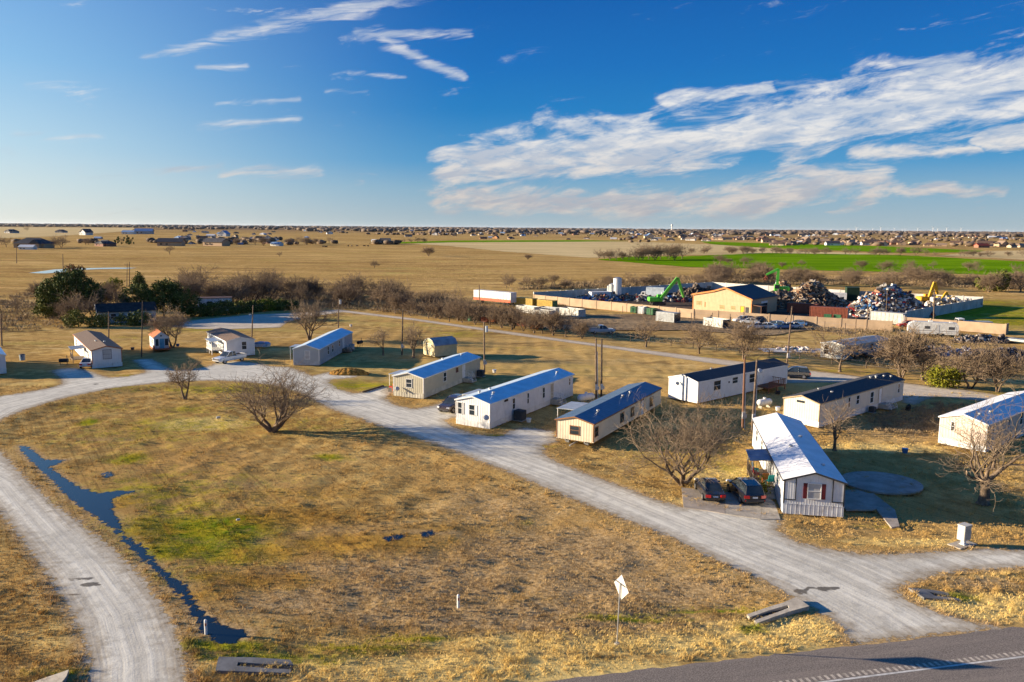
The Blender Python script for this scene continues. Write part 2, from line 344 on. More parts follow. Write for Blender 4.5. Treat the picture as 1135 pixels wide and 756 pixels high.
# ---- zone weights of the grassland: r green, g dark bare/brown, b golden stubble
def zones(X, Y):
    g = np.zeros(X.shape); br = np.zeros(X.shape); go = np.zeros(X.shape)
    for p, rx, ry, a in (((200, 540), 15, 9, .42), ((150, 480), 16, 10, .40), ((330, 470), 16, 8, .34), ((300, 600), 10, 3.5, .45), ((780, 500), 9, 9, .35), ((265, 578), 3.2, 2.4, 1.1), ((225, 585), 8, 4.5, .85), ((235, 605), 7, 3.0, .75), ((190, 610), 4, 2.5, .7), ((190, 560), 6, 3, .55), ((365, 505), 2.2, 1.6, .8), ((98, 466), 1.8, 2.0, .9), ((140, 506), 3, 2.5, .75), ((150, 545), 7, 4, .55), ((210, 452), 6, 4, .5), ((120, 480), 9, 5, .35),
                         ((210, 640), 5, 2, .5), ((250, 612), 6, 2.5, .7), ((325, 602), 5, 2.0, .4), ((250, 716), 4, .8, .8), ((300, 728), 6, .5, .85), ((400, 717), 5, .4, .8), ((460, 706), 3, .35, .9), ((700, 683), 5, .45, .8), ((790, 674), 4, .4, .8), ((580, 577), 1, .7, .5),
                         ((835, 695), 1.0, .7, .9), ((1065, 660), 1.2, .6, .9), ((75, 745), 3, .4, .7), ((60, 378), 14, 2, .7), ((150, 372), 8, 2.5, .6), ((225, 366), 10, 2, .7), ((285, 377), 8, 2, .5), ((400, 427), 8, 5, .7), ((510, 370), 9, 5, .75), ((425, 355), 8, 3, .5),
                         ((600, 495), 2, .8, .5), ((720, 500), 7, 7, .35), ((800, 515), 6, 6, .4), ((470, 455), 6, 1.3, .5), ((545, 483), 6, .8, .5), ((310, 430), 5, 2.0, .5), ((20, 350), 15, 3, .0), ((1000, 345), 0.1, .1, 0), ((1060, 500), 4, 2, .3), ((250, 430), 14, 5, .6), ((200, 470), 20, 9, .25),
                         ((135, 430), 8, 2.5, .5), ((60, 427), 3, 1.5, .5), ((148, 416), 5, 1.2, .6), ((580, 385), 20, 4, .35), ((820, 395), 20, 4, .45), ((940, 410), 16, 4, .5), ((1100, 436), 16, 3, .5), ((1090, 350), 36, 30, 1.05), ((1130, 340), 30, 30, .9), ((200, 470), 14, 7, .5), ((100, 450), 8, 4, .45), ((985, 580), 2.5, 1.0, .5)):
        g = np.maximum(g, a*gauss(X, Y, p, rx, ry))
    for p, rx, ry, a in (((450, 640), 12, 5.0, 1.), ((620, 615), 12, 7, .95), ((700, 650), 11, 3.5, .95), ((330, 665), 8, 3, .8), ((560, 680), 15, 2.5, 1.), ((560, 560), 11, 8, .65), ((380, 590), 12, 3.5, .6), ((480, 590), 4, .8, .9), ((430, 580), 6, 1.2, .6), ((60, 650), 6, 8, .35), ((280, 600), 7, 1.5, .6),
                         ((1085, 645), 4, 1.2, .8), ((930, 587), 4.5, 1.2, .5), ((1000, 475), 14, 9, .6), ((960, 465), 6, 5, .5), ((510, 480), 8, 1, .5), ((640, 400), 25, 8, .45), ((120, 485), 7, 1.5, .7), ((60, 335), 35, 16, .6), ((400, 335), 60, 12, .4), ((350, 300), 60, 25, .25), ((700, 370), 40, 10, .5), ((270, 535), 8, 2, .6), ((215, 500), 9, 2.5, .5),
                         ((650, 340), 40, 12, .45), ((30, 600), 5, 4, .3), ((180, 650), 1.5, 8, .5)):
        br = np.maximum(br, a*gauss(X, Y, p, rx, ry))
    wd_ = np.abs(seg_dist(X, Y, WATER)); br = np.maximum(br, .95*np.exp(-(wd_/.65)**2)); go = go*1.
    d = seg_dist(X, Y, ROAD); br = np.maximum(br, .85*np.exp(-(d/.8)**2)*(Y < 140))
    for p, rx, ry, a in (((500, 740), 16, 1.7, .95), ((700, 712), 14, 1.6, .9), ((880, 695), 8, 1.6, .9), ((1110, 672), 6, 2.2, .95), ((1100, 640), 6, 1.0, .5), ((1000, 600), 8, 1.5, .6), ((50, 700), 5, 5, .45), ((650, 540), 8, 4, .6), ((800, 525), 6, 3, .85), ((740, 560), 5, 3, .6), ((230, 465), 10, 5, .5), ((225, 468), 7, 4, .9), ((400, 500), 14, 7, .4),
                         ((970, 495), 10, 2.5, .8), ((1010, 480), 8, 3, .4), ((760, 470), 8, 2, .7), ((40, 425), 9, 3, .6), ((450, 290), 90, 50, .3), ((350, 645), 4, 2, .5), ((150, 520), 9, 4, .35), ((90, 560), 4, 3, .5), ((600, 660), 8, 1.2, .3)):
        go = np.maximum(go, a*gauss(X, Y, p, rx, ry))
    return g, br, go
def set_zone(o, X, Y):
    g, br, go = zones(X, Y)
    ru = np.zeros(X.shape)
    for p, rx, ry, a_ in (((330, 570), 9, 4, .7), ((400, 600), 10, 3, .75), ((290, 640), 7, 2.2, .7), ((200, 500), 9, 3, .5), ((120, 560), 4, 4, .6), ((170, 590), 3, 4, .6), ((230, 660), 4, 3, .6), ((350, 545), 12, 4, .5), ((470, 585), 8, 1.6, .55), ((310, 610), 8, 2.4, .6), ((80, 515), 6, 3, .45), ((560, 625), 5, 1.2, .4)): ru = np.maximum(ru, a_*gauss(X, Y, p, rx, ry))
    a = o.data.attributes.new('rust', 'FLOAT', 'POINT'); a.data.foreach_set('value', ru.reshape(-1).astype(np.float32))
    a = o.data.attributes.new('zone', 'FLOAT_VECTOR', 'POINT'); a.data.foreach_set('vector', np.stack([g, br, go], -1).reshape(-1).astype(np.float32))

def grass_color(t, pos):
    z = t.new('ShaderNodeSeparateXYZ'); t.put(z.inputs[0], t.attr('zone', 'Vector'))
    p = t.new('ShaderNodeSeparateXYZ'); t.put(p.inputs[0], pos)
    fine = t.noise(pos, 3.2, 6, .7); mid = t.noise(pos, .55, 5, .62); big = t.noise(pos, .05, 5, .6); huge = t.noise(t.mapping(pos, sc=(.35, 1, 1)), .006, 5, .6)
    vf = t.noise(t.mapping(pos, rot=(0, 0, R_(35)), sc=(1, .35, 1)), 14, 3, .7)
    base = t.mix(t.ramp(mid, .35, .68), (.32, .195, .062), (.63, .43, .155))
    base = t.mix(t.ramp(big, .42, .66), base, (.47, .29, .10))
    base = t.mix(t.ramp(huge, .40, .62, 0, .55), base, (.64, .44, .17))
    def wz(sock, amt, lo=.35, hi=.65):
        v = t.math('ADD', sock, t.math('MULTIPLY', t.math('SUBTRACT', mid, .5), amt)); v = t.math('ADD', v, t.math('MULTIPLY', t.math('SUBTRACT', fine, .5), amt*.8))
        return t.ramp(v, lo, hi)
    base = t.mix(wz(z.outputs[2], .6, .3, .65), base, (.74, .545, .20))
    base = t.mix(t.math('MULTIPLY', wz(z.outputs[1], .7, .25, .8), .9), base, t.mix(t.ramp(fine, .35, .65), (.27, .175, .08), (.60, .42, .21)))
    base = t.mix(t.math('MULTIPLY', wz(z.outputs[0], 1.2, .22, .8), .93), base, t.mix(t.ramp(mid, .4, .6), (.13, .21, .004), (.36, .31, .012)))
    # rank orange-brown growth round the wet hollow
    base = t.mix(t.math('MULTIPLY', wz(t.attr('rust'), .9, .3, .75), .85), base, t.mix(t.ramp(mid, .4, .6), (.22, .12, .02), (.48, .27, .05)))
    # speckle: tufts with dark gaps
    base = t.mix(t.ramp(vf, .30, .5, .55, 0), base, (.11, .07, .025))
    base = t.mix(t.ramp(vf, .58, .75, 0, .3), base, (.72, .56, .24))
    return base, fine, mid, vf, p, big
def mk_ground():
    m, t, b = new_mat('dry_grassland')
    pos = t.new('ShaderNodeNewGeometry').outputs['Position']
    base, fine, mid, vf, p, big = grass_color(t, pos)
    dist = t.vmath('LENGTH', pos)
    # mower and harrow lines running diagonally through the near field
    rows = t.noise(t.mapping(t.mapping(pos, rot=(0, 0, R_(56))), sc=(.05, 2.6, 1)), 1, 4, .6, .1)
    near = t.ramp(dist, 60, 190, 1, 0)
    base = t.mix(t.math('MULTIPLY', t.ramp(rows, .52, .66, 0, .40), near), base, (0.138, 0.0759, 0.0304))
    # long low streaks of taller dead grass far away
    st = t.noise(t.mapping(pos, rot=(0, 0, R_(-4)), sc=(.012, .05, 1)), 1, 6, .65, .3)
    far = t.ramp(dist, 140, 330)
    base = t.mix(t.math('MULTIPLY', t.ramp(st, .50, .64, 0, .55), far), base, (0.235, 0.138, 0.0621))
    base = t.mix(t.math('MULTIPLY', t.ramp(st, .47, .34, 0, .5), far), base, (0.69, 0.469, 0.207))
    sp = t.noise(t.mapping(pos, sc=(.16, .5, 1)), .5, 5, .75, .3); md = t.ramp(dist, 95, 150)
    base = t.mix(t.math('MULTIPLY', t.ramp(sp, .53, .64, 0, .75), md), base, (.17, .105, .045)); base = t.mix(t.math('MULTIPLY', t.ramp(sp, .44, .33, 0, .6), md), base, (.72, .53, .25))
    sp2 = t.noise(t.mapping(pos, sc=(.25, 1, 1)), .045, 6, .72, .5)
    base = t.mix(t.math('MULTIPLY', t.ramp(sp2, .50, .62, 0, .5), md), base, (.26, .16, .06)); base = t.mix(t.math('MULTIPLY', t.ramp(sp2, .45, .34, 0, .4), md), base, (.40, .36, .10))
    vfar = t.ramp(dist, 1500, 5000)
    wn = t.noise(t.mapping(pos, sc=(.4, 1, 1)), .0022, 6, .7)
    base = t.mix(t.math('MULTIPLY', t.ramp(wn, .40, .55), vfar), base, (0.159, 0.108, 0.0759))
    t.put(b.inputs['Base Color'], base); b.inputs['Roughness'].default_value = .95; b.inputs['Specular IOR Level'].default_value = 0
    h = t.math('ADD', t.math('MULTIPLY', vf, .35), t.math('ADD', t.math('MULTIPLY', fine, .5), t.math('MULTIPLY', rows, .4)))
    nr = t.bump(h, .07, .8)
    st2 = t.noise(pos, .35, 6, .7); nr = t.bump(t.math('MULTIPLY', st2, far), 1.2, .5, nr)
    t.put(b.inputs['Normal'], nr)
    return m
GROUND = mk_ground()
def graded(lo, hi, step, far, ratio=1.12):
    a = list(np.arange(lo, hi, step)); s = step; x = a[-1]
    while x < far: s *= ratio; x += s; a.append(x)
    s = step; x = lo; l = []
    while x > -far: s *= ratio; x -= s; l.append(x)
    return np.array(l[::-1]+a)
xs = graded(-75, 60, .5, 60000); ys = graded(34, 120, .5, 60000)
X, Y = np.meshgrid(xs, ys); idx = np.arange(X.size).reshape(X.shape)
q = np.stack([idx[:-1, :-1], idx[:-1, 1:], idx[1:, 1:], idx[1:, :-1]], -1).reshape(-1, 4)
def vnoise(X, Y, s, seed):
    rg = np.random.RandomState(seed); T = rg.rand(256, 256); x = X/s; y = Y/s; xi = np.floor(x).astype(int); yi = np.floor(y).astype(int); fx = x-xi; fy = y-yi
    fx = fx*fx*(3-2*fx); fy = fy*fy*(3-2*fy); g = lambda i, j: T[(xi+i) % 256, (yi+j) % 256]
    return (g(0, 0)*(1-fx)+g(1, 0)*fx)*(1-fy)+(g(0, 1)*(1-fx)+g(1, 1)*fx)*fy
dr = np.minimum(np.minimum(sdf(X, Y, ROAD), sdf(X, Y, LANE)), np.minimum(sdf(X, Y, WATER), ((X-HWY_A[0])*hn[0]+(Y-HWY_A[1])*hn[1])*-1))
PUD = ([(112, 525), (122, 523), (126, 527), (116, 530)], [(425, 596), (445, 592), (448, 596), (430, 600)], [(466, 591), (478, 588), (482, 592), (470, 596)])
for pts in PUD: dr = np.minimum(dr, sdf(X, Y, P2(pts)))
amp = np.clip((dr-1.2)/2.5, 0, 1)*np.clip((260-np.hypot(X, Y))/120, 0, 1)
Z = -amp*(.05+.16*vnoise(X, Y, 2.3, 1)+.14*vnoise(X, Y, .9, 2))
g_ = mesh_np('ground', np.stack([X.ravel(), Y.ravel(), Z.ravel()], 1), q, GROUND, smooth=True); tag(g_, kind='structure'); set_zone(g_, X.ravel(), Y.ravel())

# ---- gravel roads
def mk_gravel(name, c1, c2, edge=.9):
    m, t, b = new_mat(name)
    pos = t.new('ShaderNodeNewGeometry').outputs['Position']; ln = t.attr('lane', 'Vector'); sd = t.attr('sd'); pot = t.attr('pot')
    fine = t.noise(pos, 9, 4, .7); mid = t.noise(pos, .8, 6, .65); big = t.noise(pos, .12, 4)
    tr = t.noise(t.mapping(ln, sc=(2.2, 1, 1)), 1.0, 5, .65, .15)
    c = t.mix(t.ramp(tr, .36, .64), c1, c2)
    c = t.mix(t.ramp(big, .42, .62, 0, .35), c, tuple(x*.8 for x in c1)); c = t.mix(t.ramp(mid, .45, .72, 0, .6), c, tuple(x*.66 for x in c1)); c = t.mix(t.ramp(fine, .5, .75, 0, .5), c, tuple(min(1, x*1.2) for x in c2))
    c = t.mix(t.ramp(fine, .44, .3, 0, .5), c, tuple(x*.55 for x in c1))
    c = t.mix(t.ramp(t.math('ADD', pot, t.math('MULTIPLY', t.math('SUBTRACT', mid, .5), 1.5)), .55, .8, 0, .85), c, (.085, .075, .065))  # pothole hollows: their shadow is painted dark into the gravel colour
    # grass and dirt creeping over the edge
    e = t.math('ADD', sd, t.math('MULTIPLY', t.math('SUBTRACT', t.noise(pos, 1.6, 6, .75), .5), edge*3.2)); e = t.math('ADD', e, t.math('MULTIPLY', t.math('SUBTRACT', fine, .5), .5))
    c = t.mix(t.ramp(e, -1.5, .0, 0, .6), c, (.27, .20, .12))
    t.put(b.inputs['Base Color'], c); b.inputs['Roughness'].default_value = .92; b.inputs['Specular IOR Level'].default_value = .04
    t.put(b.inputs['Alpha'], t.ramp(e, .12, -.12))
    t.put(b.inputs['Normal'], t.bump(t.math('ADD', t.math('MULTIPLY', tr, .8), t.math('ADD', t.math('MULTIPLY', fine, .35), mid)), .035, .8))
    return m
def potf(x, y):
    v = np.zeros(len(x))
    for p, rx, ry, a in (((78, 643), .5, .3, 1.2), ((96, 642), .5, .22, 1.3), ((99, 648), .8, .38, 1.4), ((84, 658), .6, .3, 1.1), ((90, 652), 1.2, .5, .35), ((888, 656), .6, .5, 1.2), ((899, 652), .5, .3, 1.2), ((913, 653), .9, .35, 1.3), ((925, 652), .6, .3, 1.2), ((905, 660), 1.6, .5, .3),
                         ((107, 426), 1.2, .8, .8), ((817, 614), .2, .15, .9), ((472, 477), 1.5, .4, .5), ((3, 460), 1.2, .6, .7), ((110, 730), 1.2, .5, .5), ((170, 730), 2.5, .8, .35)):
        v = np.maximum(v, a*gauss(x, y, p, rx, ry))
    return v
GRAVEL = mk_gravel('crushed_limestone', (.53, .50, .42), (.77, .735, .62))
GRAVEL2 = mk_gravel('lane_gravel', (.50, .43, .34), (.68, .60, .48), .6)
tag(grid_sheet('gravel_road', ROAD, .45, .006, 1.6, GRAVEL, CEN, potf), kind='structure')
tag(grid_sheet('back_lane', LANE, .6, .006, 1.4, GRAVEL2, LCEN), kind='structure')

# ---- water
wm, t, b = new_mat('still_water')
b.inputs['Base Color'].default_value = (.006, .010, .012, 1); b.inputs['Roughness'].default_value = .06; b.inputs['Specular IOR Level'].default_value = .6
pos = t.new('ShaderNodeNewGeometry').outputs['Position']; sd = t.attr('sd')
e = t.math('ADD', sd, t.math('MULTIPLY', t.math('SUBTRACT', t.noise(pos, 1.7, 6, .75), .5), 2.0)); e = t.math('ADD', e, -.03)
t.put(b.inputs['Alpha'], t.ramp(e, .06, -.06)); t.put(b.inputs['Normal'], t.bump(t.noise(pos, 5, 3), .006, .5))
tag(grid_sheet('ditch_water', WATER, .3, .012, .7, wm), kind='structure')
wm2 = wm.copy(); [setattr(n.inputs['Scale'], 'default_value', 5.5) for n in wm2.node_tree.nodes if n.type == 'TEX_NOISE' and abs(n.inputs['Scale'].default_value-1.7) < .01]; [setattr(n.inputs[1], 'default_value', 1.6) for n in wm2.node_tree.nodes if n.type == 'MATH' and n.operation == 'MULTIPLY' and n.inputs[1].default_value == 2.0]
for i, pts in enumerate(PUD):
    tag(grid_sheet('puddle', P2(pts), .15, .014, .3, wm2), kind='structure')
POND = P2([(32, 302.6), (60, 298.8), (90, 297.4), (130, 296.6), (152, 297), (140, 298), (110, 298.4), (90, 299.2), (72, 301.6), (50, 303.2)])
pm, t, b = new_mat('pond_water'); b.inputs['Base Color'].default_value = (.10, .14, .17, 1); b.inputs['Roughness'].default_value = .05; b.inputs['Specular IOR Level'].default_value = 1.
mb = MB(); mb.prism([tuple(p) for p in POND], .02, .05); tag(mb.build('pond', pm), kind='structure')

# ---- crop fields further out
def mk_field(name, c1, c2, sc=.02, alpha=4.):
    m, t, b = new_mat(name)
    pos = t.new('ShaderNodeNewGeometry').outputs['Position']; sd = t.attr('sd')
    n = t.noise(t.mapping(pos, sc=(.4, 1, 1)), sc, 6, .65); f = t.noise(pos, .5, 4, .7)
    c = t.mix(t.ramp(n, .35, .65), c1, c2); c = t.mix(t.ramp(f, .4, .7, 0, .35), c, tuple(x*.6 for x in c1))
    t.put(b.inputs['Base Color'], c); b.inputs['Roughness'].default_value = .95; b.inputs['Specular IOR Level'].default_value = 0
    e = t.math('ADD', sd, t.math('MULTIPLY', t.math('SUBTRACT', t.noise(pos, .06, 6, .7), .5), alpha*4)); t.put(b.inputs['Alpha'], t.ramp(e, alpha*.2, -alpha*.2))
    t.put(b.inputs['Normal'], t.bump(f, .5, .7)); return m
GREENF = mk_field('winter_wheat', (.10, .22, .004), (.18, .33, .008)); PALEF = mk_field('pale_stubble', (.54, .41, .20), (.68, .53, .28)); DARKF = mk_field('brown_pasture', (.20, .125, .055), (.30, .20, .09))
def field(name, pts, m, res, z):
    tag(grid_sheet(name, P2(pts), res, z, 10, m), kind='structure')
field('stubble_field', [(450, 269.5), (520, 268), (600, 267.5), (700, 268), (790, 271), (900, 279), (1000, 281.5), (860, 283), (760, 282.5), (700, 284), (655, 286), (560, 279), (500, 273)], PALEF, 8, .10)
field('wheat_field', [(660, 288), (700, 284.5), (760, 284.2), (851, 280.5), (1000, 283), (1135, 290), (1400, 302), (1400, 322), (1135, 306), (1000, 302), (851, 298.5), (760, 296), (700, 291)], GREENF, 5, .14)
field('wheat_strip', [(775, 267.5), (851, 269.8), (976, 273), (1090, 278), (1082, 279.8), (1000, 280.5), (851, 275), (790, 271)], GREENF, 8, .18)
field('wheat_verge', [(415, 269.3), (500, 266.8), (640, 266.3), (700, 267.3), (640, 268), (500, 268.8), (440, 270.2)], GREENF, 8, .22)
field('stubble_patch', [(1040, 283.5), (1090, 278.8), (1135, 277.5), (1300, 282), (1300, 294), (1135, 288)], PALEF, 8, .16)
field('pale_pasture', [(-100, 257), (0, 251.6), (150, 252.6), (145, 256), (60, 262), (-100, 268)], PALEF, 25, .2)
field('yard_dirt', [(592, 330), (650, 327), (700, 322), (786, 318), (860, 318), (1000, 330), (1088, 335), (1030, 349), (990, 360), (852, 352), (769, 345), (693, 338)], mk_field('oily_dirt', (.075, .06, .05), (.16, .12, .09), .1, .3), 2, .03)
field('trampled_yard', [(560, 356), (620, 350), (700, 348), (800, 352), (900, 358), (960, 372), (900, 366), (850, 372), (760, 366), (680, 366), (600, 364)], mk_field('trampled_dirt', (.20, .14, .085), (.34, .25, .15), .1, 1.5), 2, .03)

# ---- highway
am, t, b = new_mat('asphalt'); pos = t.new('ShaderNodeNewGeometry').outputs['Position']
lnp = t.mapping(pos, rot=(0, 0, -math.atan2(hd[1], hd[0])), sc=(1, 1, 1))
n = t.noise(pos, 14, 4, .8); n2 = t.noise(t.mapping(lnp, sc=(.05, 1, 1)), 1.5, 4, .6)
c = t.mix(t.ramp(n, .35, .7), (.11, .093, .078), (.34, .285, .235)); c = t.mix(t.ramp(n2, .45, .7, 0, .45), c, (.30, .25, .205))
t.put(b.inputs['Base Color'], c); b.inputs['Roughness'].default_value = .85; t.put(b.inputs['Normal'], t.bump(n, .012, .8))
def along(u, v, z): p = HWY_A+hd*u+hn*v; return (p[0], p[1], z)
def strip(mbx, u0, u1, v0, v1, z): mbx.add([along(u0, v0, z), along(u0, v1, z), along(u1, v1, z), along(u1, v0, z)][::1], [[0, 1, 2, 3]])
mb = MB(); rg = random.Random(4); us = [-400+i*.5 for i in range(1800)]
top = [along(u, .0+rg.uniform(-.12, .10), .012) for u in us]; bot = [along(u, 15, .012) for u in us]
mb.add(top+bot, [[i, len(us)+i, len(us)+i+1, i+1] for i in range(len(us)-1)]); tag(mb.build('highway', am), kind='structure')
for v in mb.V[:0]: pass
wp = mat('road_paint', (.62, .60, .55), .7, var=.15, scale=3)
LA = np.array(at(926.4, 754.4)); LB = np.array(at(1135, 728)); ld = (LB-LA)/np.linalg.norm(LB-LA); lnn = np.array([ld[1], -ld[0]])
def al2(u, v, z): p = LA+ld*u+lnn*v; return (p[0], p[1], z)
mb = MB(); mb.add([al2(-300, -.07, .017), al2(-300, .07, .017), al2(500, .07, .017), al2(500, -.07, .017)], [[0, 1, 2, 3]]); mb.build('edge_line', wp).update_tag(); tag(bpy.data.objects['edge_line'], kind='structure')
mb = MB()
for i in range(-60, 130):
    u = i*.36; mb.add([al2(u, -.52, .017), al2(u, -.14, .017), al2(u+.17, -.14, .017), al2(u+.17, -.52, .017)], [[0, 1, 2, 3]])
tag(mb.build('rumble_strip', mat('rumble_paint', (.52, .45, .36), .8, var=.2, scale=4)), kind='structure')
mb = MB(); yl = mat('yellow_road_paint', (.65, .42, .05), .7)
for k in (0, .25): mb.add([al2(-300, 3.6+k, .017), al2(-300, 3.7+k, .017), al2(500, 3.7+k, .017), al2(500, 3.6+k, .017)], [[0, 1, 2, 3]])
tag(mb.build('centre_line', yl), kind='structure')

# ================================================================== VEGETATION
def tubes_np(lines, k):
    """lines: list of (pts (n,3), radii (n,)) -> V,F arrays, batched by length"""
    by = {}
    for p, r in lines: by.setdefault(len(p), []).append((p, r))
    Vs, Fs, off = [], [], 0
    for n, L in by.items():
        Pp = np.array([a for a, _ in L], float); Rr = np.array([b for _, b in L], float)
        D = np.empty_like(Pp); D[:, 1:-1] = Pp[:, 2:]-Pp[:, :-2]; D[:, 0] = Pp[:, 1]-Pp[:, 0]; D[:, -1] = Pp[:, -1]-Pp[:, -2]
        D /= np.linalg.norm(D, axis=2, keepdims=True)+1e-9
        up = np.where(np.abs(D[..., 2:3]) < .9, np.array([0, 0, 1.]), np.array([1., 0, 0])); A = np.cross(D, up); A /= np.linalg.norm(A, axis=2, keepdims=True)+1e-9; B = np.cross(D, A)
        th = np.arange(k)*2*math.pi/k
        V = Pp[:, :, None]+(A[:, :, None]*np.cos(th)[:, None]+B[:, :, None]*np.sin(th)[:, None])*Rr[:, :, None, None]
        m = len(L); base = off+np.arange(m)[:, None, None]*(n*k)+np.arange(n-1)[None, :, None]*k
        j = np.arange(k)[None, None]; j2 = (np.arange(k)+1) % k
        F = np.stack([base+j, base+j2, base+k+j2, base+k+j], -1).reshape(-1, 4)
        Vs.append(V.reshape(-1, 3)); Fs.append(F); off += m*n*k
    return np.concatenate(Vs), np.concatenate(Fs)
def rot_about(v, ax, a):
    ax = ax/np.linalg.norm(ax); return v*math.cos(a)+np.cross(ax, v)*math.sin(a)+ax*(ax@v)*(1-math.cos(a))
def grow_tree(seed, H=8., stems=1, trunk=.22, tr=.28, spread=1., levels=5, kids=(5, 5, 4, 4, 3), droop=.0, twig=.012, lean=(0, 0), stem_out=.5, ratio=.62, gnarl=.16, r0=None):
    rg = random.Random(seed); nr = np.random.RandomState(seed)
    thickL, thinL = [], []
    def branch(p, d, L, r, lev):
        n = 5 if lev < 3 else 4; pts = [p]; rs = [r]; dd = d.copy(); s = L/(n-1)
        for i in range(1, n):
            dd = dd+nr.normal(0, gnarl*(1+.2*lev), 3); dd[2] += .10*spread*(1 if lev < 2 else .3)-droop*lev*.05; dd /= np.linalg.norm(dd)
            pts.append(pts[-1]+dd*s); rs.append(max(twig*.7, r*(1-.55*i/(n-1)) if lev < levels else r*(1-.7*i/(n-1))))
        (thickL if lev <= 1 else thinL).append((np.array(pts), np.array(rs)))
        if lev >= levels: return
        nk = kids[min(lev, len(kids)-1)]
        for q in range(nk):
            f = .35+.65*(q+rg.random())/nk if q < nk-1 else 1.
            x = f*(n-1); i = min(int(x), n-2); pp = pts[i]+(pts[i+1]-pts[i])*(x-i); pd = pts[i+1]-pts[i]; pd = pd/np.linalg.norm(pd)
            ang = rg.uniform(.35, .95)*(.75+.25*spread) if q < nk-1 else rg.uniform(.05, .35)
            ax = np.cross(pd, nr.normal(0, 1, 3)); nd = rot_about(pd, ax, ang)
            if nd[2] < -.15: nd[2] *= .3; nd /= np.linalg.norm(nd)
            branch(pp, nd, L*ratio*rg.uniform(.75, 1.2), max(twig, rs[i]*(.55 if q < nk-1 else .75)), lev+1)
    for s_ in range(stems):
        a = 2*math.pi*s_/max(stems, 1)+rg.uniform(-.4, .4); o = 0 if stems == 1 else stem_out
        d = np.array([math.cos(a)*o+lean[0], math.sin(a)*o+lean[1], 1.]); d /= np.linalg.norm(d)
        L = H*trunk; rr = tr*(1 if stems == 1 else .75)
        p0 = np.array([math.cos(a), math.sin(a), 0])*tr*.5*(stems > 1); p0[2] = -.15
        mid = p0+d*L*.5+nr.normal(0, .04, 3)*L; end = p0+d*L
        thickL.append((np.array([p0, p0+d*.25, mid, end]), np.array([rr*1.5, rr*1.1, rr*.92, rr*.8])))
        nk = kids[0]
        for q in range(nk):
            aa = 2*math.pi*(q+rg.random()*.6)/nk+a; out = spread*rg.uniform(.5, 1.1) if q else .25
            nd = d*1.0+np.array([math.cos(aa)*out, math.sin(aa)*out, .15]); nd /= np.linalg.norm(nd)
            branch(mid+(end-mid)*rg.uniform(.5, 1.) if q else end, nd, H*.36*rg.uniform(.8, 1.15), rr*rg.uniform(.42, .62), 1)
    allz = max(l[0][:, 2].max() for l in thickL+thinL); k = H/allz
    return [(a*k, b) for a, b in thickL], [(a*k, b) for a, b in thinL]
def bark(name, c, c2):
    m, t, b = new_mat(name); tc = t.new('ShaderNodeTexCoord').outputs['Object']
    n = t.noise(tc, 2.5, 5, .7); t.put(b.inputs['Base Color'], t.mix(t.ramp(n, .35, .65), c, c2)); b.inputs['Roughness'].default_value = .95; b.inputs['Specular IOR Level'].default_value = .05
    t.put(b.inputs['Normal'], t.bump(t.noise(t.mapping(tc, sc=(1, 1, .2)), 14, 3), .03, .8)); return m
BARK = bark('weathered_bark', (.10, .072, .05), (.22, .165, .115)); TWIG = bark('winter_twigs', (.17, .125, .085), (.31, .235, .16)); TWIG2 = bark('far_twigs', (.15, .108, .074), (.27, .20, .135))
def bare_tree(label, loc, group=None, twm=None, rz=0, **kw):
    a, c = grow_tree(**kw); t = thing('bare_tree', label, 'tree', loc, rz, group)
    V, F = tubes_np(a, 6); mesh_np('trunk', V, F, BARK, t, True)
    V, F = tubes_np(c, 3); mesh_np('crown', V, F, twm or TWIG, t, True); return t
# the large individual trees
bare_tree('large leafless many-stemmed tree alone in the middle of the near field', at(302, 477), seed=11, H=9.3, stems=5, trunk=.2, tr=.26, spread=1.2, levels=5, kids=(3, 4, 4, 3, 3), stem_out=.8, twig=.013, ratio=.70, rz=.5).scale = (1.38, 1.38, 1.06)
bare_tree('broad leafless tree with a forked trunk beside the concrete parking pad', at(757, 535), seed=5, H=8.6, stems=4, trunk=.2, tr=.26, spread=1.4, levels=5, kids=(4, 4, 4, 4, 3), stem_out=1.0, twig=.013, ratio=.66)
bare_tree('leafless tree with a thick straight trunk in front of the pinkish mobile home', at(1090, 557), seed=23, H=10.0, stems=1, trunk=.24, tr=.34, spread=1.5, levels=5, kids=(5, 4, 4, 3, 3), twig=.013, ratio=.72).scale = (1.2, 1.2, 1.03)
bare_tree('smaller leafless tree standing close behind the thick-trunked tree at the right edge', at(1101, 518), seed=27, H=5.2, stems=1, trunk=.25, tr=.14, spread=1.1, levels=4, kids=(5, 5, 4, 4), twig=.012)
bare_tree('small leafless tree by the round concrete slab, in front of the long dark-roofed home', at(925, 498), seed=31, H=6.4, stems=1, trunk=.2, tr=.17, spread=1.3, levels=4, kids=(5, 5, 5, 4), twig=.014, ratio=.66)
bare_tree('small leafless tree near the top edge of the near field, left of the many-stemmed one', at(205, 441), seed=37, H=5.6, stems=2, trunk=.25, tr=.17, spread=1., levels=4, kids=(5, 5, 5, 4), twig=.016, stem_out=.25)
bare_tree('tall leafless tree behind the grey home with the blue roof', at(343, 376), seed=41, H=9.2, stems=3, trunk=.22, tr=.25, spread=1.1, levels=4, kids=(5, 5, 5, 5), twig=.022, stem_out=.3)
bare_tree('low leafless tree between the grey home and the yellow barn shed', at(424.7, 393), seed=43, H=5.2, stems=1, trunk=.24, tr=.16, spread=1.4, levels=4, kids=(5, 5, 5, 4), twig=.02)
bare_tree('leafless tree right beside the yellow barn shed', at(458.6, 396), seed=47, H=7.0, stems=1, trunk=.22, tr=.22, spread=1.3, levels=4, kids=(6, 5, 5, 5), twig=.02, ratio=.66)
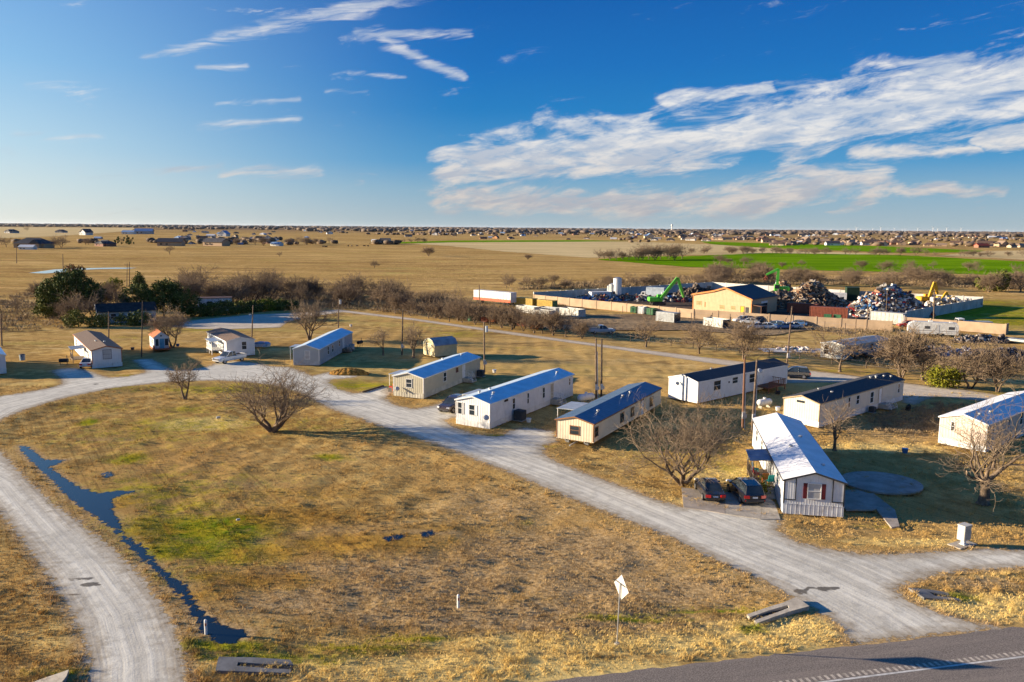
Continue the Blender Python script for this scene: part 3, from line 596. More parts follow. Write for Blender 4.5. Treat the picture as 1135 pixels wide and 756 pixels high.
bare_tree('pale leafless tree leaning over the tiny orange-roofed playhouse', at(191.5, 384.5), seed=53, H=8.3, stems=2, trunk=.25, tr=.2, spread=1.2, levels=4, kids=(6, 6, 5, 5), twig=.024, stem_out=.3)
# five shared shapes for the middle distance
protos = []
for i, kw in enumerate((dict(seed=101, H=7, spread=1.3), dict(seed=102, H=7, spread=1.0, stems=2), dict(seed=103, H=7, spread=1.5, stems=3), dict(seed=104, H=7, spread=1.2), dict(seed=105, H=7, spread=1.3, stems=4))):
    kw = dict(trunk=.2, tr=.15, levels=4, kids=(5, 5, 4, 4), twig=.026, stem_out=.4, ratio=.66) | kw
    a, c = grow_tree(**kw); V1, F1 = tubes_np(a, 5); V2, F2 = tubes_np(c, 3); protos.append((V1, F1, V2, F2, []))
pmesh = {}
ntree = [0]
def mid_tree(i, label, loc, h, group=None, rz=None, name='bare_tree', wide=1.):
    V1, F1, V2, F2, cache = protos[i % 5]
    t = thing(name, label, 'tree', loc, random.Random(ntree[0]*7+1).uniform(0, 6.28) if rz is None else rz, group); ntree[0] += 1
    t.scale = (h/7*wide, h/7*wide, h/7)
    if not cache:
        o1 = mesh_np('trunk', V1, F1, BARK, t, True); o2 = mesh_np('crown', V2, F2, TWIG2, t, True); cache += [o1.data, o2.data]
    else:
        for nm, me in (('trunk', cache[0]), ('crown', cache[1])):
            o = bpy.data.objects.new(nm, me); COL.objects.link(o); o.parent = t
    return t
for i, (px, py, h, w, lb) in enumerate([
    (716, 384, 7.2, 1.2, 'leafless twin-trunked tree on the far verge of the back lane, nearest the grey dumpster'), (775, 391.5, 7.2, 1.2, 'leafless tree on the lane verge in front of the ribbed grey dumpster'), (824, 397.5, 8, 1.1, 'leafless tree on the lane verge rising behind the white home with the black roof'),
    (931, 411, 7.5, 1.35, 'spreading leafless tree right in front of the collapsed grey trailer home'), (999, 418.5, 9.5, 1.1, 'tall leafless tree beyond the end of the long dark-roofed home'), (1022.4, 420.5, 8, 1.1, 'leafless tree left of the round green bush by the lane'),
    (1075.5, 431, 9, 1.25, 'big leafless tree right of the round green bush by the lane'), (1105.5, 433.5, 7.5, 1.1, 'leafless tree with a pale trunk at the far right of the lane verge'),
    (627, 372.5, 6.5, 1., 'leafless tree at the right end of the lane row, beside the ribbed trough container'), (613, 371.5, 6.5, 1., 'leafless tree second from the right end of the row along the lane'), (609.5, 369, 5.5, .8, 'thin leafless tree third from the right end of the row along the lane')]):
    mid_tree(i, lb, at(px, py), h, wide=w)
rg = random.Random(9)
for i in range(38):
    x = rg.uniform(318, 602); yb = 343+(x-377)*.131-rg.uniform(2.5, 17); yb = max(yb, 333)
    if 518 < x < 575 and yb < 348: continue
    mid_tree(i, 'leafless tree in the dense brown belt along the far side of the back lane', at(x, yb), rg.uniform(5.5, 9.5) if yb < 350 else rg.uniform(4.5, 6.5), 'trees of the belt along the back lane', wide=rg.uniform(1., 1.35))
for i, (x, dy, h) in enumerate([(498, 2.5, 5.5), (512, 3, 6), (527, 3.5, 6), (543, 3, 5.5), (556, 3.5, 6), (567, 2.8, 5.5), (580, 3, 6), (592, 2.5, 5.5), (601, 3.2, 5.5), (645, 3, 4.5), (475, 3, 6), (455, 3, 5.5)]):
    mid_tree(i, 'leafless tree in the single row right along the far edge of the back lane', at(x, 343+(x-377)*.131-dy), h, 'single row of trees along the back lane', wide=1.1)
for i in range(22):
    x = rg.uniform(205, 335); mid_tree(i, 'leafless tree in the thicket behind the dark hedge on the left', at(x, rg.uniform(326, 341)), rg.uniform(7, 11), 'trees behind the dark hedge', wide=rg.uniform(1., 1.3))
for i, (x, y, h) in enumerate([(93, 358, 8.5), (104, 353, 8.5), (74, 358, 6), (84, 356, 7.5), (112, 345, 8), (128, 345, 8), (140, 352, 7.5), (122, 334, 7), (60, 345, 6), (42, 330, 6), (20, 345, 5)]):
    mid_tree(i, 'grey leafless tree in the grove around the half-hidden house', at(x, y), h, 'bare trees around the half-hidden house', wide=1.05)
for i in range(58):
    x = rg.uniform(785, 1140); u = (x-851)/284; yb = 312+u*9+rg.uniform(-6, 5)
    if 1040 < x < 1090 and yb > 318: yb = 314
    mid_tree(i, 'brown leafless tree in the hedgerow between the scrapyard and the green field', at(x, yb), rg.uniform(5, 9), 'hedgerow trees behind the scrapyard', wide=rg.uniform(1.1, 1.6))
for i in range(26):
    x = rg.uniform(560, 800); mid_tree(i, 'low brown tree in the brush behind the scrapyard wall', at(x, 318-(x-560)*.012+rg.uniform(-4, 3)), rg.uniform(3.5, 6), 'low trees behind the scrapyard wall', wide=rg.uniform(1.1, 1.5))
for i, x in enumerate([664, 670, 676, 683, 690, 697, 706, 712, 719, 726, 732, 741, 748, 756]):
    mid_tree(i, 'dark leafless tree in the clump at the left tip of the green field', at(x, 287.5+rg.uniform(-.5, 1.3)), rg.uniform(6, 10) if x < 700 else rg.uniform(10, 15), 'trees at the tip of the green field', wide=rg.uniform(1.1, 1.6))
for i in range(44):
    x = rg.uniform(752, 1145); mid_tree(i, 'small round leafless tree between the two green fields', at(x, 280.8+(x-800)*.012+rg.uniform(-.6, .8)), rg.uniform(5, 9)*(1.3 if rg.random() < .2 else 1), 'trees between the two green fields', wide=rg.uniform(1.1, 1.7))
for i in range(16):
    x = rg.uniform(760, 1140); mid_tree(i, 'grey shrub-like tree on the near edge of the green field', at(x, 291+(x-760)*.028+rg.uniform(-1, 3)), rg.uniform(4, 7), 'trees on the near edge of the green field', wide=rg.uniform(1.2, 1.7))
for i, (x, y, h) in enumerate([(188, 282, 9), (68, 274.5, 14), (60, 274, 9), (30, 256, 14), (475, 284, 9), (310, 285, 5), (415, 297, 5), (350, 271, 9), (365, 270, 10), (340, 271.5, 11), (455, 269.5, 9), (463, 269, 10), (470, 269, 8), (448, 269.5, 7), (585, 288, 5), (7, 274, 12), (95, 271.5, 9), (98, 271, 8), (330, 272, 12), (320, 271, 9), (135, 268.5, 8), (246, 271, 9), (262, 271.5, 9), (283, 272, 9), (292, 272.5, 12), (2, 271, 9)]):
    mid_tree(i, 'lone leafless tree standing out in the open prairie near the far houses', at(x, y), h, 'lone trees on the open prairie', wide=1.3)

# evergreen crowns: many small leaf faces gathered in clumps
def leaf_cloud(seed, lobes, n, size, clump=.9, per=26):
    r = np.random.RandomState(seed); L = np.array(lobes, float); w = L[:, 3]*L[:, 4]*L[:, 5]; w = (w/w.sum())
    nc = n//per; li = r.choice(len(L), nc, p=w); u = r.normal(size=(nc, 3)); u /= np.linalg.norm(u, axis=1, keepdims=True); rad = r.rand(nc)**.22
    cc = L[li, :3]+u*rad[:, None]*L[li, 3:6]; cc = cc[cc[:, 2] > .05]
    c = np.repeat(cc, per, 0)+r.normal(0, clump*.4, (len(cc)*per, 3)); c[:, 2] = np.maximum(c[:, 2], .03)
    n = len(c); a = r.normal(size=(n, 3)); a /= np.linalg.norm(a, axis=1, keepdims=True); b = np.cross(a, r.normal(size=(n, 3))); b /= np.linalg.norm(b, axis=1, keepdims=True)
    s = size*r.uniform(.6, 1.3, (n, 1)); V = np.stack([c-a*s, c-b*s*.6, c+a*s, c+b*s*.6], 1).reshape(-1, 3)
    return V, np.arange(4*n).reshape(-1, 4)
def leafmat(name, c, c2):
    m, t, b = new_mat(name); g = t.new('ShaderNodeNewGeometry'); tc = t.new('ShaderNodeTexCoord').outputs['Object']
    f = t.math('ADD', t.math('MULTIPLY', g.outputs['Random Per Island'], .5), t.math('MULTIPLY', t.noise(tc, .7, 3), .6))
    t.put(b.inputs['Base Color'], t.mix(t.ramp(f, .3, .8), c, c2)); b.inputs['Roughness'].default_value = .75; b.inputs['Specular IOR Level'].default_value = .1; return m
CEDAR = leafmat('cedar_leaves', (.045, .065, .018), (.13, .15, .035)); OLIVE = leafmat('olive_leaves', (.08, .095, .02), (.19, .19, .045)); LIME = leafmat('yellow_green_leaves', (.13, .14, .012), (.26, .24, .025)); RUST = leafmat('rusty_leaves', (.13, .06, .025), (.24, .12, .05)); BRUSH = leafmat('brush_stems', (.17, .12, .07), (.38, .28, .16))
def leafy(name, label, cat, loc, lobes, n, size, m, group=None, trunk=True, seed=1):
    t = thing(name, label, cat, loc, 0, group)
    V, F = leaf_cloud(seed, lobes, n, size); mesh_np('crown', V, F, m, t)
    if trunk:
        mb = MB(); h = max(l[2] for l in lobes); mb.tube([(0, 0, -.1), (.05, 0, h*.5), (0, .1, h)], [.28, .2, .08], 7)
        for k in range(5): a = k*1.3; mb.tube([(0, 0, h*.4), (math.cos(a)*h*.3, math.sin(a)*h*.3, h*.9)], [.1, .03], 5)
        mb.build('trunk', BARK, t, True)
    return t
leafy('evergreen_tree', 'tallest dark evergreen of the grove on the left, with an olive-lit left side', 'tree', at(80, 352), [(0, 0, 7, 5, 4, 4.4), (-4.2, 0, 5.5, 3.6, 3, 3.8), (4.4, 0, 5.6, 3.6, 3.5, 3.6), (0, 1, 9.6, 3.4, 3, 2.2)], 13000, .26, CEDAR, seed=2)
leafy('evergreen_tree', 'olive-green evergreen at the left foot of the grove', 'tree', at(58, 352), [(0, 0, 3.6, 3, 2.6, 3.2), (-1, 0, 2, 3, 2.4, 1.8)], 4200, .24, OLIVE, seed=3)
leafy('deciduous_tree', 'rusty-leaved treetop above the tallest evergreen of the grove', 'tree', at(84, 345), [(0, 0, 10.3, 3.0, 2.6, 1.3)], 900, .25, RUST, seed=4)
leafy('evergreen_tree', 'wide dark evergreen behind the half-hidden house', 'tree', at(182, 351), [(0, 0, 4.8, 5, 4, 3.6), (-6, 0, 4.2, 4.5, 3.5, 3.6), (5, 0, 3.8, 4, 3.5, 3.2), (1, 0, 7, 3.4, 3, 2.)], 11000, .26, CEDAR, seed=5)
leafy('evergreen_tree', 'small pointed evergreen rising above the wide dark one', 'tree', at(155, 333), [(0, 0, 3.5, 2.4, 2.4, 2), (0, 0, 5.6, 1.6, 1.6, 1.8), (0, 0, 7.6, .8, .8, 1.3)], 3200, .24, CEDAR, seed=6)
leafy('deciduous_tree', 'bright yellow-green leafed tree in the grove', 'tree', at(128, 331), [(0, 0, 4.5, 2.2, 2, 1.8), (-2.5, 0, 3.2, 1.6, 1.5, 1.3)], 1500, .26, LIME, seed=7)
leafy('bush', 'olive bush in front of the half-hidden house', 'bush', at(109, 362), [(0, 0, 1.3, 2.6, 1.8, 1.5)], 1800, .2, OLIVE, trunk=False, seed=8)
leafy('bush', 'olive bush under the grey trees, left of the half-hidden house', 'bush', at(82, 362), [(0, 0, 1.8, 2.4, 1.8, 2.)], 1500, .2, OLIVE, trunk=False, seed=9)
leafy('bush', 'dark bush at the right end of the half-hidden house', 'bush', at(141, 360), [(0, 0, 1.1, 2.6, 1.8, 1.2), (3, 0, 1.4, 2.2, 2, 1.6)], 2200, .2, CEDAR, trunk=False, seed=10)
hx = [(0, 0, 1.6, 3, 2.2, 2.)]
for i, (x, y, m, w) in enumerate([(222, 350, CEDAR, 3.2), (236, 350, CEDAR, 3.4), (251, 348.5, CEDAR, 3.6), (266, 346.5, OLIVE, 3.), (281, 345.5, CEDAR, 2.8), (295, 344, LIME, 3.), (309, 343.5, OLIVE, 2.8), (321, 343, CEDAR, 2.4)]):
    leafy('hedge_bush', 'dense evergreen bush in the dark hedge behind the gravel lot', 'bush', at(x, y), [(0, 0, w*.42, w*.95, 2.2, w*.48)], 2000, .22, m, 'bushes of the dark hedge', False, 20+i)
leafy('bush', 'round yellow-green bush on the verge of the back lane', 'bush', at(1045, 428.5), [(0, 0, 1.3, 2.4, 1.8, 1.4), (1.2, 0, 1.7, 1.6, 1.4, 1.2)], 3600, .15, LIME, trunk=False, seed=30)
leafy('evergreen_tree', 'dark evergreen standing alone in the hedgerow at the far right', 'tree', at(1105, 323), [(0, 0, 3.8, 4.2, 3.4, 3.4), (-5, 0, 2.6, 3.2, 3, 2.6), (2, 0, 5.5, 2.6, 2.4, 2.2)], 4200, .32, OLIVE, seed=31)
leafy('bush', 'tall grass clump at the foot of the deck steps', 'plant', at(843, 548), [(0, 0, .35, .45, .6, .45)], 420, .11, LIME, trunk=False, seed=32)
for i, (x, y) in enumerate([(141, 270), (146, 271), (132, 271), (653, 262.5), (661, 262), (553, 259), (700, 259), (905, 258)]):
    leafy('evergreen_tree', 'dark round evergreen beside the far prairie houses', 'tree', at(x, y), [(0, 0, 4.5, 5.5, 4, 4.5)], 300, .9, CEDAR, 'far dark evergreens', False, 40+i)
# brown brush nobody could count
def brush(name, pts, n, size, h, seed, m=BRUSH, lab=None):
    poly = P2(pts); r = np.random.RandomState(seed); lo, hi = poly.min(0), poly.max(0); C_ = np.zeros((0, 2))
    while len(C_) < n:
        q_ = lo+r.rand(n*3, 2)*(hi-lo); C_ = np.concatenate([C_, q_[inside(q_[:, 0], q_[:, 1], poly)]])
    C_ = C_[:n]; per = 16; c = np.repeat(np.c_[C_, np.zeros(n)], per, 0); hh = h*np.repeat(r.uniform(.4, 1.2, n), per)
    d = r.normal(0, 1, (len(c), 3)); d[:, 2] = np.abs(d[:, 2])+.6; d /= np.linalg.norm(d, axis=1, keepdims=True); L = hh[:, None]*r.uniform(.5, 1.1, (len(c), 1))
    c[:, :2] += r.normal(0, h*.35, (len(c), 2)); s = np.cross(d, r.normal(size=d.shape)); s /= np.linalg.norm(s, axis=1, keepdims=True); s *= size
    V = np.stack([c-s, c+s, c+d*L+s*.3, c+d*L-s*.3], 1).reshape(-1, 3)
    o = mesh_np(name, V, np.arange(len(V)).reshape(-1, 4), m); return tag(o, kind='stuff')
brush('brown_brush', [(-20, 330), (60, 322), (70, 345), (80, 362), (60, 366), (0, 368), (-20, 365)], 330, .05, 1.3, 1)
brush('thicket_brush', [(200, 330), (330, 322), (500, 326), (520, 350), (600, 358), (600, 363), (500, 354), (380, 342), (340, 343), (200, 343)], 1900, .05, 1.5, 2)
brush('yard_brush', [(592, 335), (700, 343), (800, 352), (960, 364), (1000, 362), (1120, 376), (1100, 383), (960, 380), (850, 352), (760, 348), (690, 341), (600, 338)], 650, .035, .7, 3)
brush('lane_verge_brush', [(600, 366), (700, 376), (860, 392), (960, 402), (1080, 412), (1135, 420), (1135, 412), (1000, 398), (900, 385), (760, 378), (640, 362)], 600, .03, .55, 4)
brush('hedgerow_brush', [(560, 322), (640, 314), (790, 305), (1150, 312), (1150, 322), (980, 316), (880, 316), (780, 313), (660, 320)], 2600, .07, 1.8, 5)
brush('dead_shrubs', [(940, 378), (1000, 372), (1040, 392), (1135, 398), (1135, 408), (1000, 412), (950, 402)], 420, .035, 1.0, 6)
brush('garden_weeds', [(960, 462), (1010, 452), (1040, 446), (1090, 450), (1045, 468), (1035, 482), (970, 478)], 700, .02, .4, 7)

# ---- grass tufts over the near ground
def tufts():
    r = np.random.RandomState(8); n = 150000
    u = r.rand(n); y = 35+(u**1.55)*75; x = r.uniform(-.72, .70, n)*y
    keep = (sdf(x, y, ROAD) > .05) & (sdf(x, y, WATER) > .2) & (((x-HWY_A[0])*hn[0]+(y-HWY_A[1])*hn[1]) < -.3)
    for hp in HOMEFOOT:
        keep &= sdf(x, y, hp) > .1
    x, y = x[keep], y[keep]; g, br, go = zones(x, y); lush = vnoise(x, y, 1.4, 5)*.6+vnoise(x, y, 5, 6)*.4
    kp = r.rand(len(x)) < (.25+.9*lush); x, y, g, br, go, lush = x[kp], y[kp], g[kp], br[kp], go[kp], lush[kp]
    dist_road = sdf(x, y, ROAD); hgt = (.045+.085*lush)*(1-.35*np.clip(br, 0, 1))*(1+.7*np.exp(-(dist_road/1.0)**2))*r.uniform(.6, 1.3, len(x))
    ck = r.rand(len(x)) < .035*(.4+1.4*(vnoise(x, y, 3.5, 9) > .5)); rp = 7
    def app(v): return np.concatenate([v, np.repeat(v[ck], rp)])
    sp_ = np.concatenate([np.zeros(len(x)), np.ones(ck.sum()*rp)]); x = app(x)+sp_*r.normal(0, .10, len(sp_)); y = app(y)+sp_*r.normal(0, .10, len(sp_)); hgt = np.concatenate([hgt, np.repeat(hgt[ck]*r.uniform(1.5, 2.6, ck.sum()), rp)])
    bl = 4; X3 = np.repeat(x, bl)+r.normal(0, .05, len(x)*bl); Y3 = np.repeat(y, bl)+r.normal(0, .05, len(x)*bl); h3 = np.repeat(hgt, bl)
    a = r.rand(len(X3))*6.283; w = .008+.010*r.rand(len(X3)); lx = r.normal(.0, .5, len(X3))*h3+.25*h3; ly = r.normal(0, .5, len(X3))*h3
    base = np.stack([X3, Y3, np.full_like(X3, -.02)], 1); dx = np.stack([np.cos(a)*w, np.sin(a)*w, 0*a], 1); tip = base+np.stack([lx, ly, h3+.02], 1)
    V = np.stack([base-dx, base+dx, tip], 1).reshape(-1, 3)
    m, t, b = new_mat('dry_grass_blades'); pos = t.new('ShaderNodeNewGeometry').outputs['Position']
    c = grass_color(t, pos)[0]; rnd = t.new('ShaderNodeNewGeometry').outputs['Random Per Island']
    c = t.mix(t.ramp(rnd, .5, 1, 0, .22), c, (.66, .50, .2)); t.put(b.inputs['Base Color'], c); b.inputs['Roughness'].default_value = .9; b.inputs['Specular IOR Level'].default_value = 0
    o = mesh_np('dry_grass', V, np.arange(len(V)).reshape(-1, 3), m); tag(o, kind='stuff'); set_zone(o, V[:, 0], V[:, 1])

# ================================================================== MOBILE HOMES
GLASS = mat('window_glass', (.03, .04, .05), .12, var=.2, spec=.6); WHITE = mat('white_trim', (.72, .71, .68), .6, var=.05); DARKP = mat('dark_trim', (.05, .05, .055), .6); CONC = mat('concrete', (.40, .36, .30), .9, var=.12, scale=2, bump=.01, bscale=12, dirt=(.24, .21, .17)); STEEL = mat('galvanised_steel', (.45, .46, .47), .45, metal=.7, var=.1); WOOD = mat('weathered_deck_wood', (.22, .16, .11), .85, var=.25, scale=5); CURT = mat('window_blinds', (.45, .44, .42), .6, var=.1)
HOMEFOOT = []
def window(parent, face, pos, z0, z1, w, W2, y0, frame, pane=GLASS, fw=.07, shutter=None, sash=True, name='window'):
    """face F (front gable, y=0), R/L (x=+-w/2)"""
    f = MB(); g = MB(); d = .045
    def B(mb, a0, a1, za, zb, o0, o1, m=0):
        if face == 'F': mb.bb(a0, a1, y0-o1, y0-o0, za, zb, m)
        elif face == 'R': mb.bb(W2+o0, W2+o1, a0, a1, za, zb, m)
        else: mb.bb(-W2-o1, -W2-o0, a0, a1, za, zb, m)
    a, b = pos-w/2, pos+w/2
    B(f, a-fw, b+fw, z1, z1+fw, 0, d+.02); B(f, a-fw, b+fw, z0-fw, z0, 0, d+.03); B(f, a-fw, a, z0, z1, 0, d); B(f, b, b+fw, z0, z1, 0, d)
    if sash: B(f, a, b, (z0+z1)/2-.025, (z0+z1)/2+.025, .012, d)
    fr = f.build(name, frame, parent); B(g, a, b, z0, z1, .002, .014); g.build('pane', pane, fr)
    if shutter is not None:
        for s0, s1 in ((a-fw-.32, a-fw-.005), (b+fw+.005, b+fw+.32)):
            s = MB(); B(s, s0, s1, z0-.03, z1+.03, 0, .035)
            for k in range(12): zz = z0+(z1-z0)*(k+.5)/12; B(s, s0+.04, s1-.04, zz-.02, zz+.02, .035, .045)
            s.build('shutter', shutter, parent)
    return fr
def door(parent, face, pos, z0, z1, w, W2, y0, m, frame):
    f = MB(); d = MB()
    def B(mb, a0, a1, za, zb, o0, o1):
        if face == 'F': mb.bb(a0, a1, y0-o1, y0-o0, za, zb)
        elif face == 'R': mb.bb(W2+o0, W2+o1, a0, a1, za, zb)
        else: mb.bb(-W2-o1, -W2-o0, a0, a1, za, zb)
    a, b = pos-w/2, pos+w/2
    B(d, a, b, z0, z1, .002, .035); B(d, a+.12, b-.12, z0+1.15, z1-.15, .035, .045); dr_ = d.build('door', m, parent)
    B(f, a-.07, a-.003, z0, z1+.07, 0, .05); B(f, b+.003, b+.07, z0, z1+.07, 0, .05); B(f, a, b, z1+.003, z1+.07, 0, .05); f.build('door_frame', frame, parent)
    h = MB(); B(h, b-.14, b-.08, z0+.95, z0+1.05, .045, .10); h.build('handle', STEEL, dr_); return dr_
def steps(parent, side, y, z, W2, w=1.3, rail=True, m=CONC, name='steps'):
    s = 1 if side == 'R' else -1; mb = MB(); n = 3
    for k in range(n): mb.bb(*sorted((s*(W2+.05), s*(W2+1.0+.3*(n-1-k)))), y-w/2, y+w/2, z*k/n+(.002 if k else 0), z*(k+1)/n)
    o = mb.build(name, m, parent)
    if rail:
        r = MB()
        for yy in (y-w/2+.04, y+w/2-.04):
            r.tube([(s*(W2+.1), yy, z), (s*(W2+.1), yy, z+.9), (s*(W2+1.0), yy, z+.9), (s*(W2+1.7), yy, .35), (s*(W2+1.7), yy, 0)], .022, 5); r.tube([(s*(W2+1.0), yy, z), (s*(W2+1.0), yy, z+.9)], .02, 5); r.tube([(s*(W2+.1), yy, z+.45), (s*(W2+1.0), yy, z+.45), (s*(W2+1.7), yy, .1)], .015, 5)
        r.build('handrail', WHITE, o)
    return o
def mobile_home(label, x, y, deg, w, l, side, eave, rise, wall, roof, skirt=None, trim=WHITE, base=.55, over=.12, wins=(), doors=(), vents=(), roof_l=None, corner=True, piers=False, name='mobile_home', gable_board=False):
    a = R_(deg); Xv = (math.cos(a), -math.sin(a)); O = (x+side*w/2*Xv[0], y+side*w/2*Xv[1])
    t = thing(name, label, 'mobile home', O, -a); h = w/2; tan = rise/(h)
    HOMEFOOT.append(np.array([(O[0]+u*Xv[0]+v*math.sin(a), O[1]+u*Xv[1]+v*math.cos(a)) for u, v in ((-h, 0), (h, 0), (h, l), (-h, l))]))
    m = MB(); m.prism_y([(-h, base), (h, base), (h, eave), (0, eave+rise), (-h, eave)], 0, l); m.build('wall', wall, t)
    if skirt is not None:
        s = MB(); s.bb(-h-.012, h+.012, -.012, l+.012, -.05, base+.02); s.bb(-h-.03, h+.03, -.03, l+.03, base+.021, base+.07)
        s.build('skirting', skirt, t)
    if piers:
        s = MB()
        for k in range(8):
            for q_ in (-1, 1): s.bb(q_*1.1-.2, q_*1.1+.2, .8+k*(l-1.6)/7-.2, .8+k*(l-1.6)/7+.2, -.02, base-.2)
        for q_ in (-1, 1): s.bb(q_*1.1-.06, q_*1.1+.06, .05, l-.05, base-.2, base-.002)
        s.bb(-.07, .07, -1.2, .9, base-.35, base-.21); s.build('chassis', STEEL, t)
    r = MB(); th = .09; e = over
    prof = [(-h-e, eave-e*tan+.003), (0, eave+rise+.003), (h+e, eave-e*tan+.003), (h+e, eave-e*tan+th), (0, eave+rise+th), (-h-e, eave-e*tan+th)]
    r.prism_y(prof, -e*1.3, l+e*1.3)
    ro = r.build('roof', roof, t)
    c = MB(); c.prism_y([(-h-e, eave-e*tan-.06), (0, eave+rise-.06), (h+e, eave-e*tan-.06), (h+e, eave-e*tan+.075), (0, eave+rise+.075), (-h-e, eave-e*tan+.075)], -e*1.3-.03, -e*1.3-.003)
    for s_ in (-1, 1): c.box(s_*(h+e+.018), l/2, eave-e*tan+.02, .03, l+2*e*1.3, .13)
    c.build('fascia', trim, t)
    if corner:
        for s_ in (-1, 1):
            k = MB(); pf = [(s_*(h-.09), -.016), (s_*(h+.016), -.016), (s_*(h+.016), .1), (s_*(h+.002), .1), (s_*(h+.002), -.002), (s_*(h-.09), -.002)]
            k.prism(pf if s_ > 0 else pf[::-1], base+.08, eave-.02); k.build('corner_trim', trim, t)
    for W_ in wins: window(t, *W_[:5], h, 0., *W_[5:]) if len(W_) > 5 else window(t, *W_, h, 0., trim)
    for D_ in doors: door(t, *D_[:5], h, 0., D_[5], trim)
    for (vx, vy, vh) in vents:
        v = MB(); zz = eave+rise-abs(vx)*tan; v.tube([(vx, vy, zz), (vx, vy, zz+vh)], .10, 8); v.tube([(vx, vy, zz+vh-.06), (vx, vy, zz+vh+.06)], .17, 8); v.build('roof_vent', STEEL, ro)
    return t
def siding(nm, c, **k): return mat(nm, c, .55, var=.04, scale=.9, ribs=.3, ribdist=.012, ribaxis='xy', spec=.35, **k)
def metal_roof(nm, c, rough=.33, metal=.75): return mat(nm, c, rough, metal=metal, var=.06, scale=.7, ribs=.6, ribdist=.012, ribaxis='y', spec=.5)
def shingle(nm, c): return mat(nm, c, .75, var=.2, scale=6, bump=.01, bscale=30, spec=.4)
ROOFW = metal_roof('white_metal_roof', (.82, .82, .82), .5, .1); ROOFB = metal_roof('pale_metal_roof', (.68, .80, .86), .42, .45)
sW = siding('white_siding', (.66, .66, .66), dirt=(.52, .50, .47)); sC = siding('cream_siding', (.66, .57, .42)); sY = siding('khaki_siding', (.46, .42, .31)); sG = siding('grey_siding', (.36, .39, .41)); sP = siding('pinkish_siding', (.60, .50, .42)); sT = siding('ivory_siding', (.62, .57, .47)); SK = mat('white_skirting', (.64, .64, .63), .6, var=.06, ribs=.45, ribdist=.01, ribaxis='xy', dirt=(.40, .38, .35)); SKY_ = mat('khaki_skirting', (.50, .47, .38), .7, ribs=.4, ribaxis='xy'); BROWN = mat('brown_trim', (.26, .12, .05), .7)
home7 = mobile_home('cream mobile home on open piers with brown trim and a deep blue roof', 8.50, 80.11, 28.8, 4.26, 21.6, -1, 2.5, .52, sC, mat('blue_coated_roof', (.12, .19, .27), .4, metal=.4, var=.1, ribs=.6, ribaxis='y'), None, BROWN, base=.5, piers=True,
    wins=[('R', .75, 1.1, 2.0, .8), ('R', 8.1, 1.05, 2.05, 1.05), ('R', 11.4, 1.05, 2.0, 1.05), ('R', 18.0, .95, 2.0, 1.1), ('F', 0.0, 1.15, 2.0, 1.0)], doors=[('R', 14.7, .52, 2.25, .9, WHITE)], vents=[(.9, 4, .25), (.5, 12.5, .2), (.6, 14.6, .3)])
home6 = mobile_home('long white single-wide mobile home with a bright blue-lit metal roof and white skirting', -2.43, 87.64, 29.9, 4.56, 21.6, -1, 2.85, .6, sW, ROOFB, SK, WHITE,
    wins=[('R', 3.6, 2.5, 2.72, .75, DARKP, GLASS, .03, None, False), ('R', 5.4, 1.25, 2.5, .55), ('R', 8.9, 1.25, 2.5, .4), ('R', 13.0, 1.2, 2.5, .55), ('R', 20.5, 1.6, 2.5, .4), ('F', -1.74, 1.25, 2.55, .5, WHITE, GLASS, .05, CURT), ('F', -.1, 1.3, 2.45, .7, WHITE, GLASS, .05, WHITE)], doors=[('R', 15.3, .7, 2.62, .85, mat('tan_door', (.5, .42, .3), .6))], vents=[(.8, 3.2, .25), (-.9, 5.2, .22), (.9, 19.5, .2), (-.5, 2.2, .3)])
steps(home6, 'R', 15.5, .7, 2.28)
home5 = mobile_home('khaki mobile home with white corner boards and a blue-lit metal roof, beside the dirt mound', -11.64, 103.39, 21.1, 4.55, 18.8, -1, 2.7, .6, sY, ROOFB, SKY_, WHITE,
    wins=[('R', 6.4, 1.2, 2.4, .9), ('R', 10.4, 1.85, 2.4, .6, mat('maroon_trim', (.2, .03, .03), .6)), ('F', .1, 1.35, 2.4, .8)], doors=[('R', 12.7, .6, 2.45, .85, WHITE)], vents=[(.2, 16.5, .15), (-1.2, 12.8, .25)])
steps(home5, 'R', 12.9, .6, 2.27)
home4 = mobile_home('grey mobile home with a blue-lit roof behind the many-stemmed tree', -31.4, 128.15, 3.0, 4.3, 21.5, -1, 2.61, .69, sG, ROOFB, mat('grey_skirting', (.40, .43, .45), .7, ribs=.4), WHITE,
    wins=[('F', .2, 1.0, 2.3, .75, WHITE, CURT), ('R', 5.2, 1., 2.3, .8), ('R', 7.9, 1., 2.15, .8), ('R', 12.3, 1.3, 2.25, .7)], doors=[('R', 15.0, .55, 2.4, 1.0, WHITE)])
steps(home4, 'R', 15.0, .6, 2.15, 2.2, True, WOOD, 'deck')
home8 = mobile_home('white mobile home with a black shingle roof and a red-brown deck near its far end', 24.24, 101.77, 49.5, 4.75, 21.7, -1, 2.78, .65, mat('smooth_white_siding', (.64, .65, .66), .5, var=.04), shingle('black_shingles', (.045, .05, .058)), None, WHITE, base=0.0, over=.06,
    wins=[('R', 4.2, 1.25, 2.5, 1.5), ('R', 8.3, 1.7, 2.5, 1.2), ('R', 6.9, 1.9, 2.1, .2, DARKP, GLASS, .02, None, False), ('R', 12.4, 1.3, 2.5, 1.3)], doors=[('R', 14.8, .75, 2.6, .9, WHITE)], vents=[(-.3, 6.5, .2)])
mb = MB(); RW = mat('redwood_deck', (.20, .075, .035), .8, var=.2, scale=5)
mb.bb(2.40, 4.6, 13.2, 17.6, .6, .72)
for px_ in (2.5, 4.5):
    for py_ in (13.3, 15.4, 17.5): mb.bb(px_-.06, px_+.06, py_-.06, py_+.06, 0, .6)
dk = mb.build('deck', RW, home8); mb = MB()
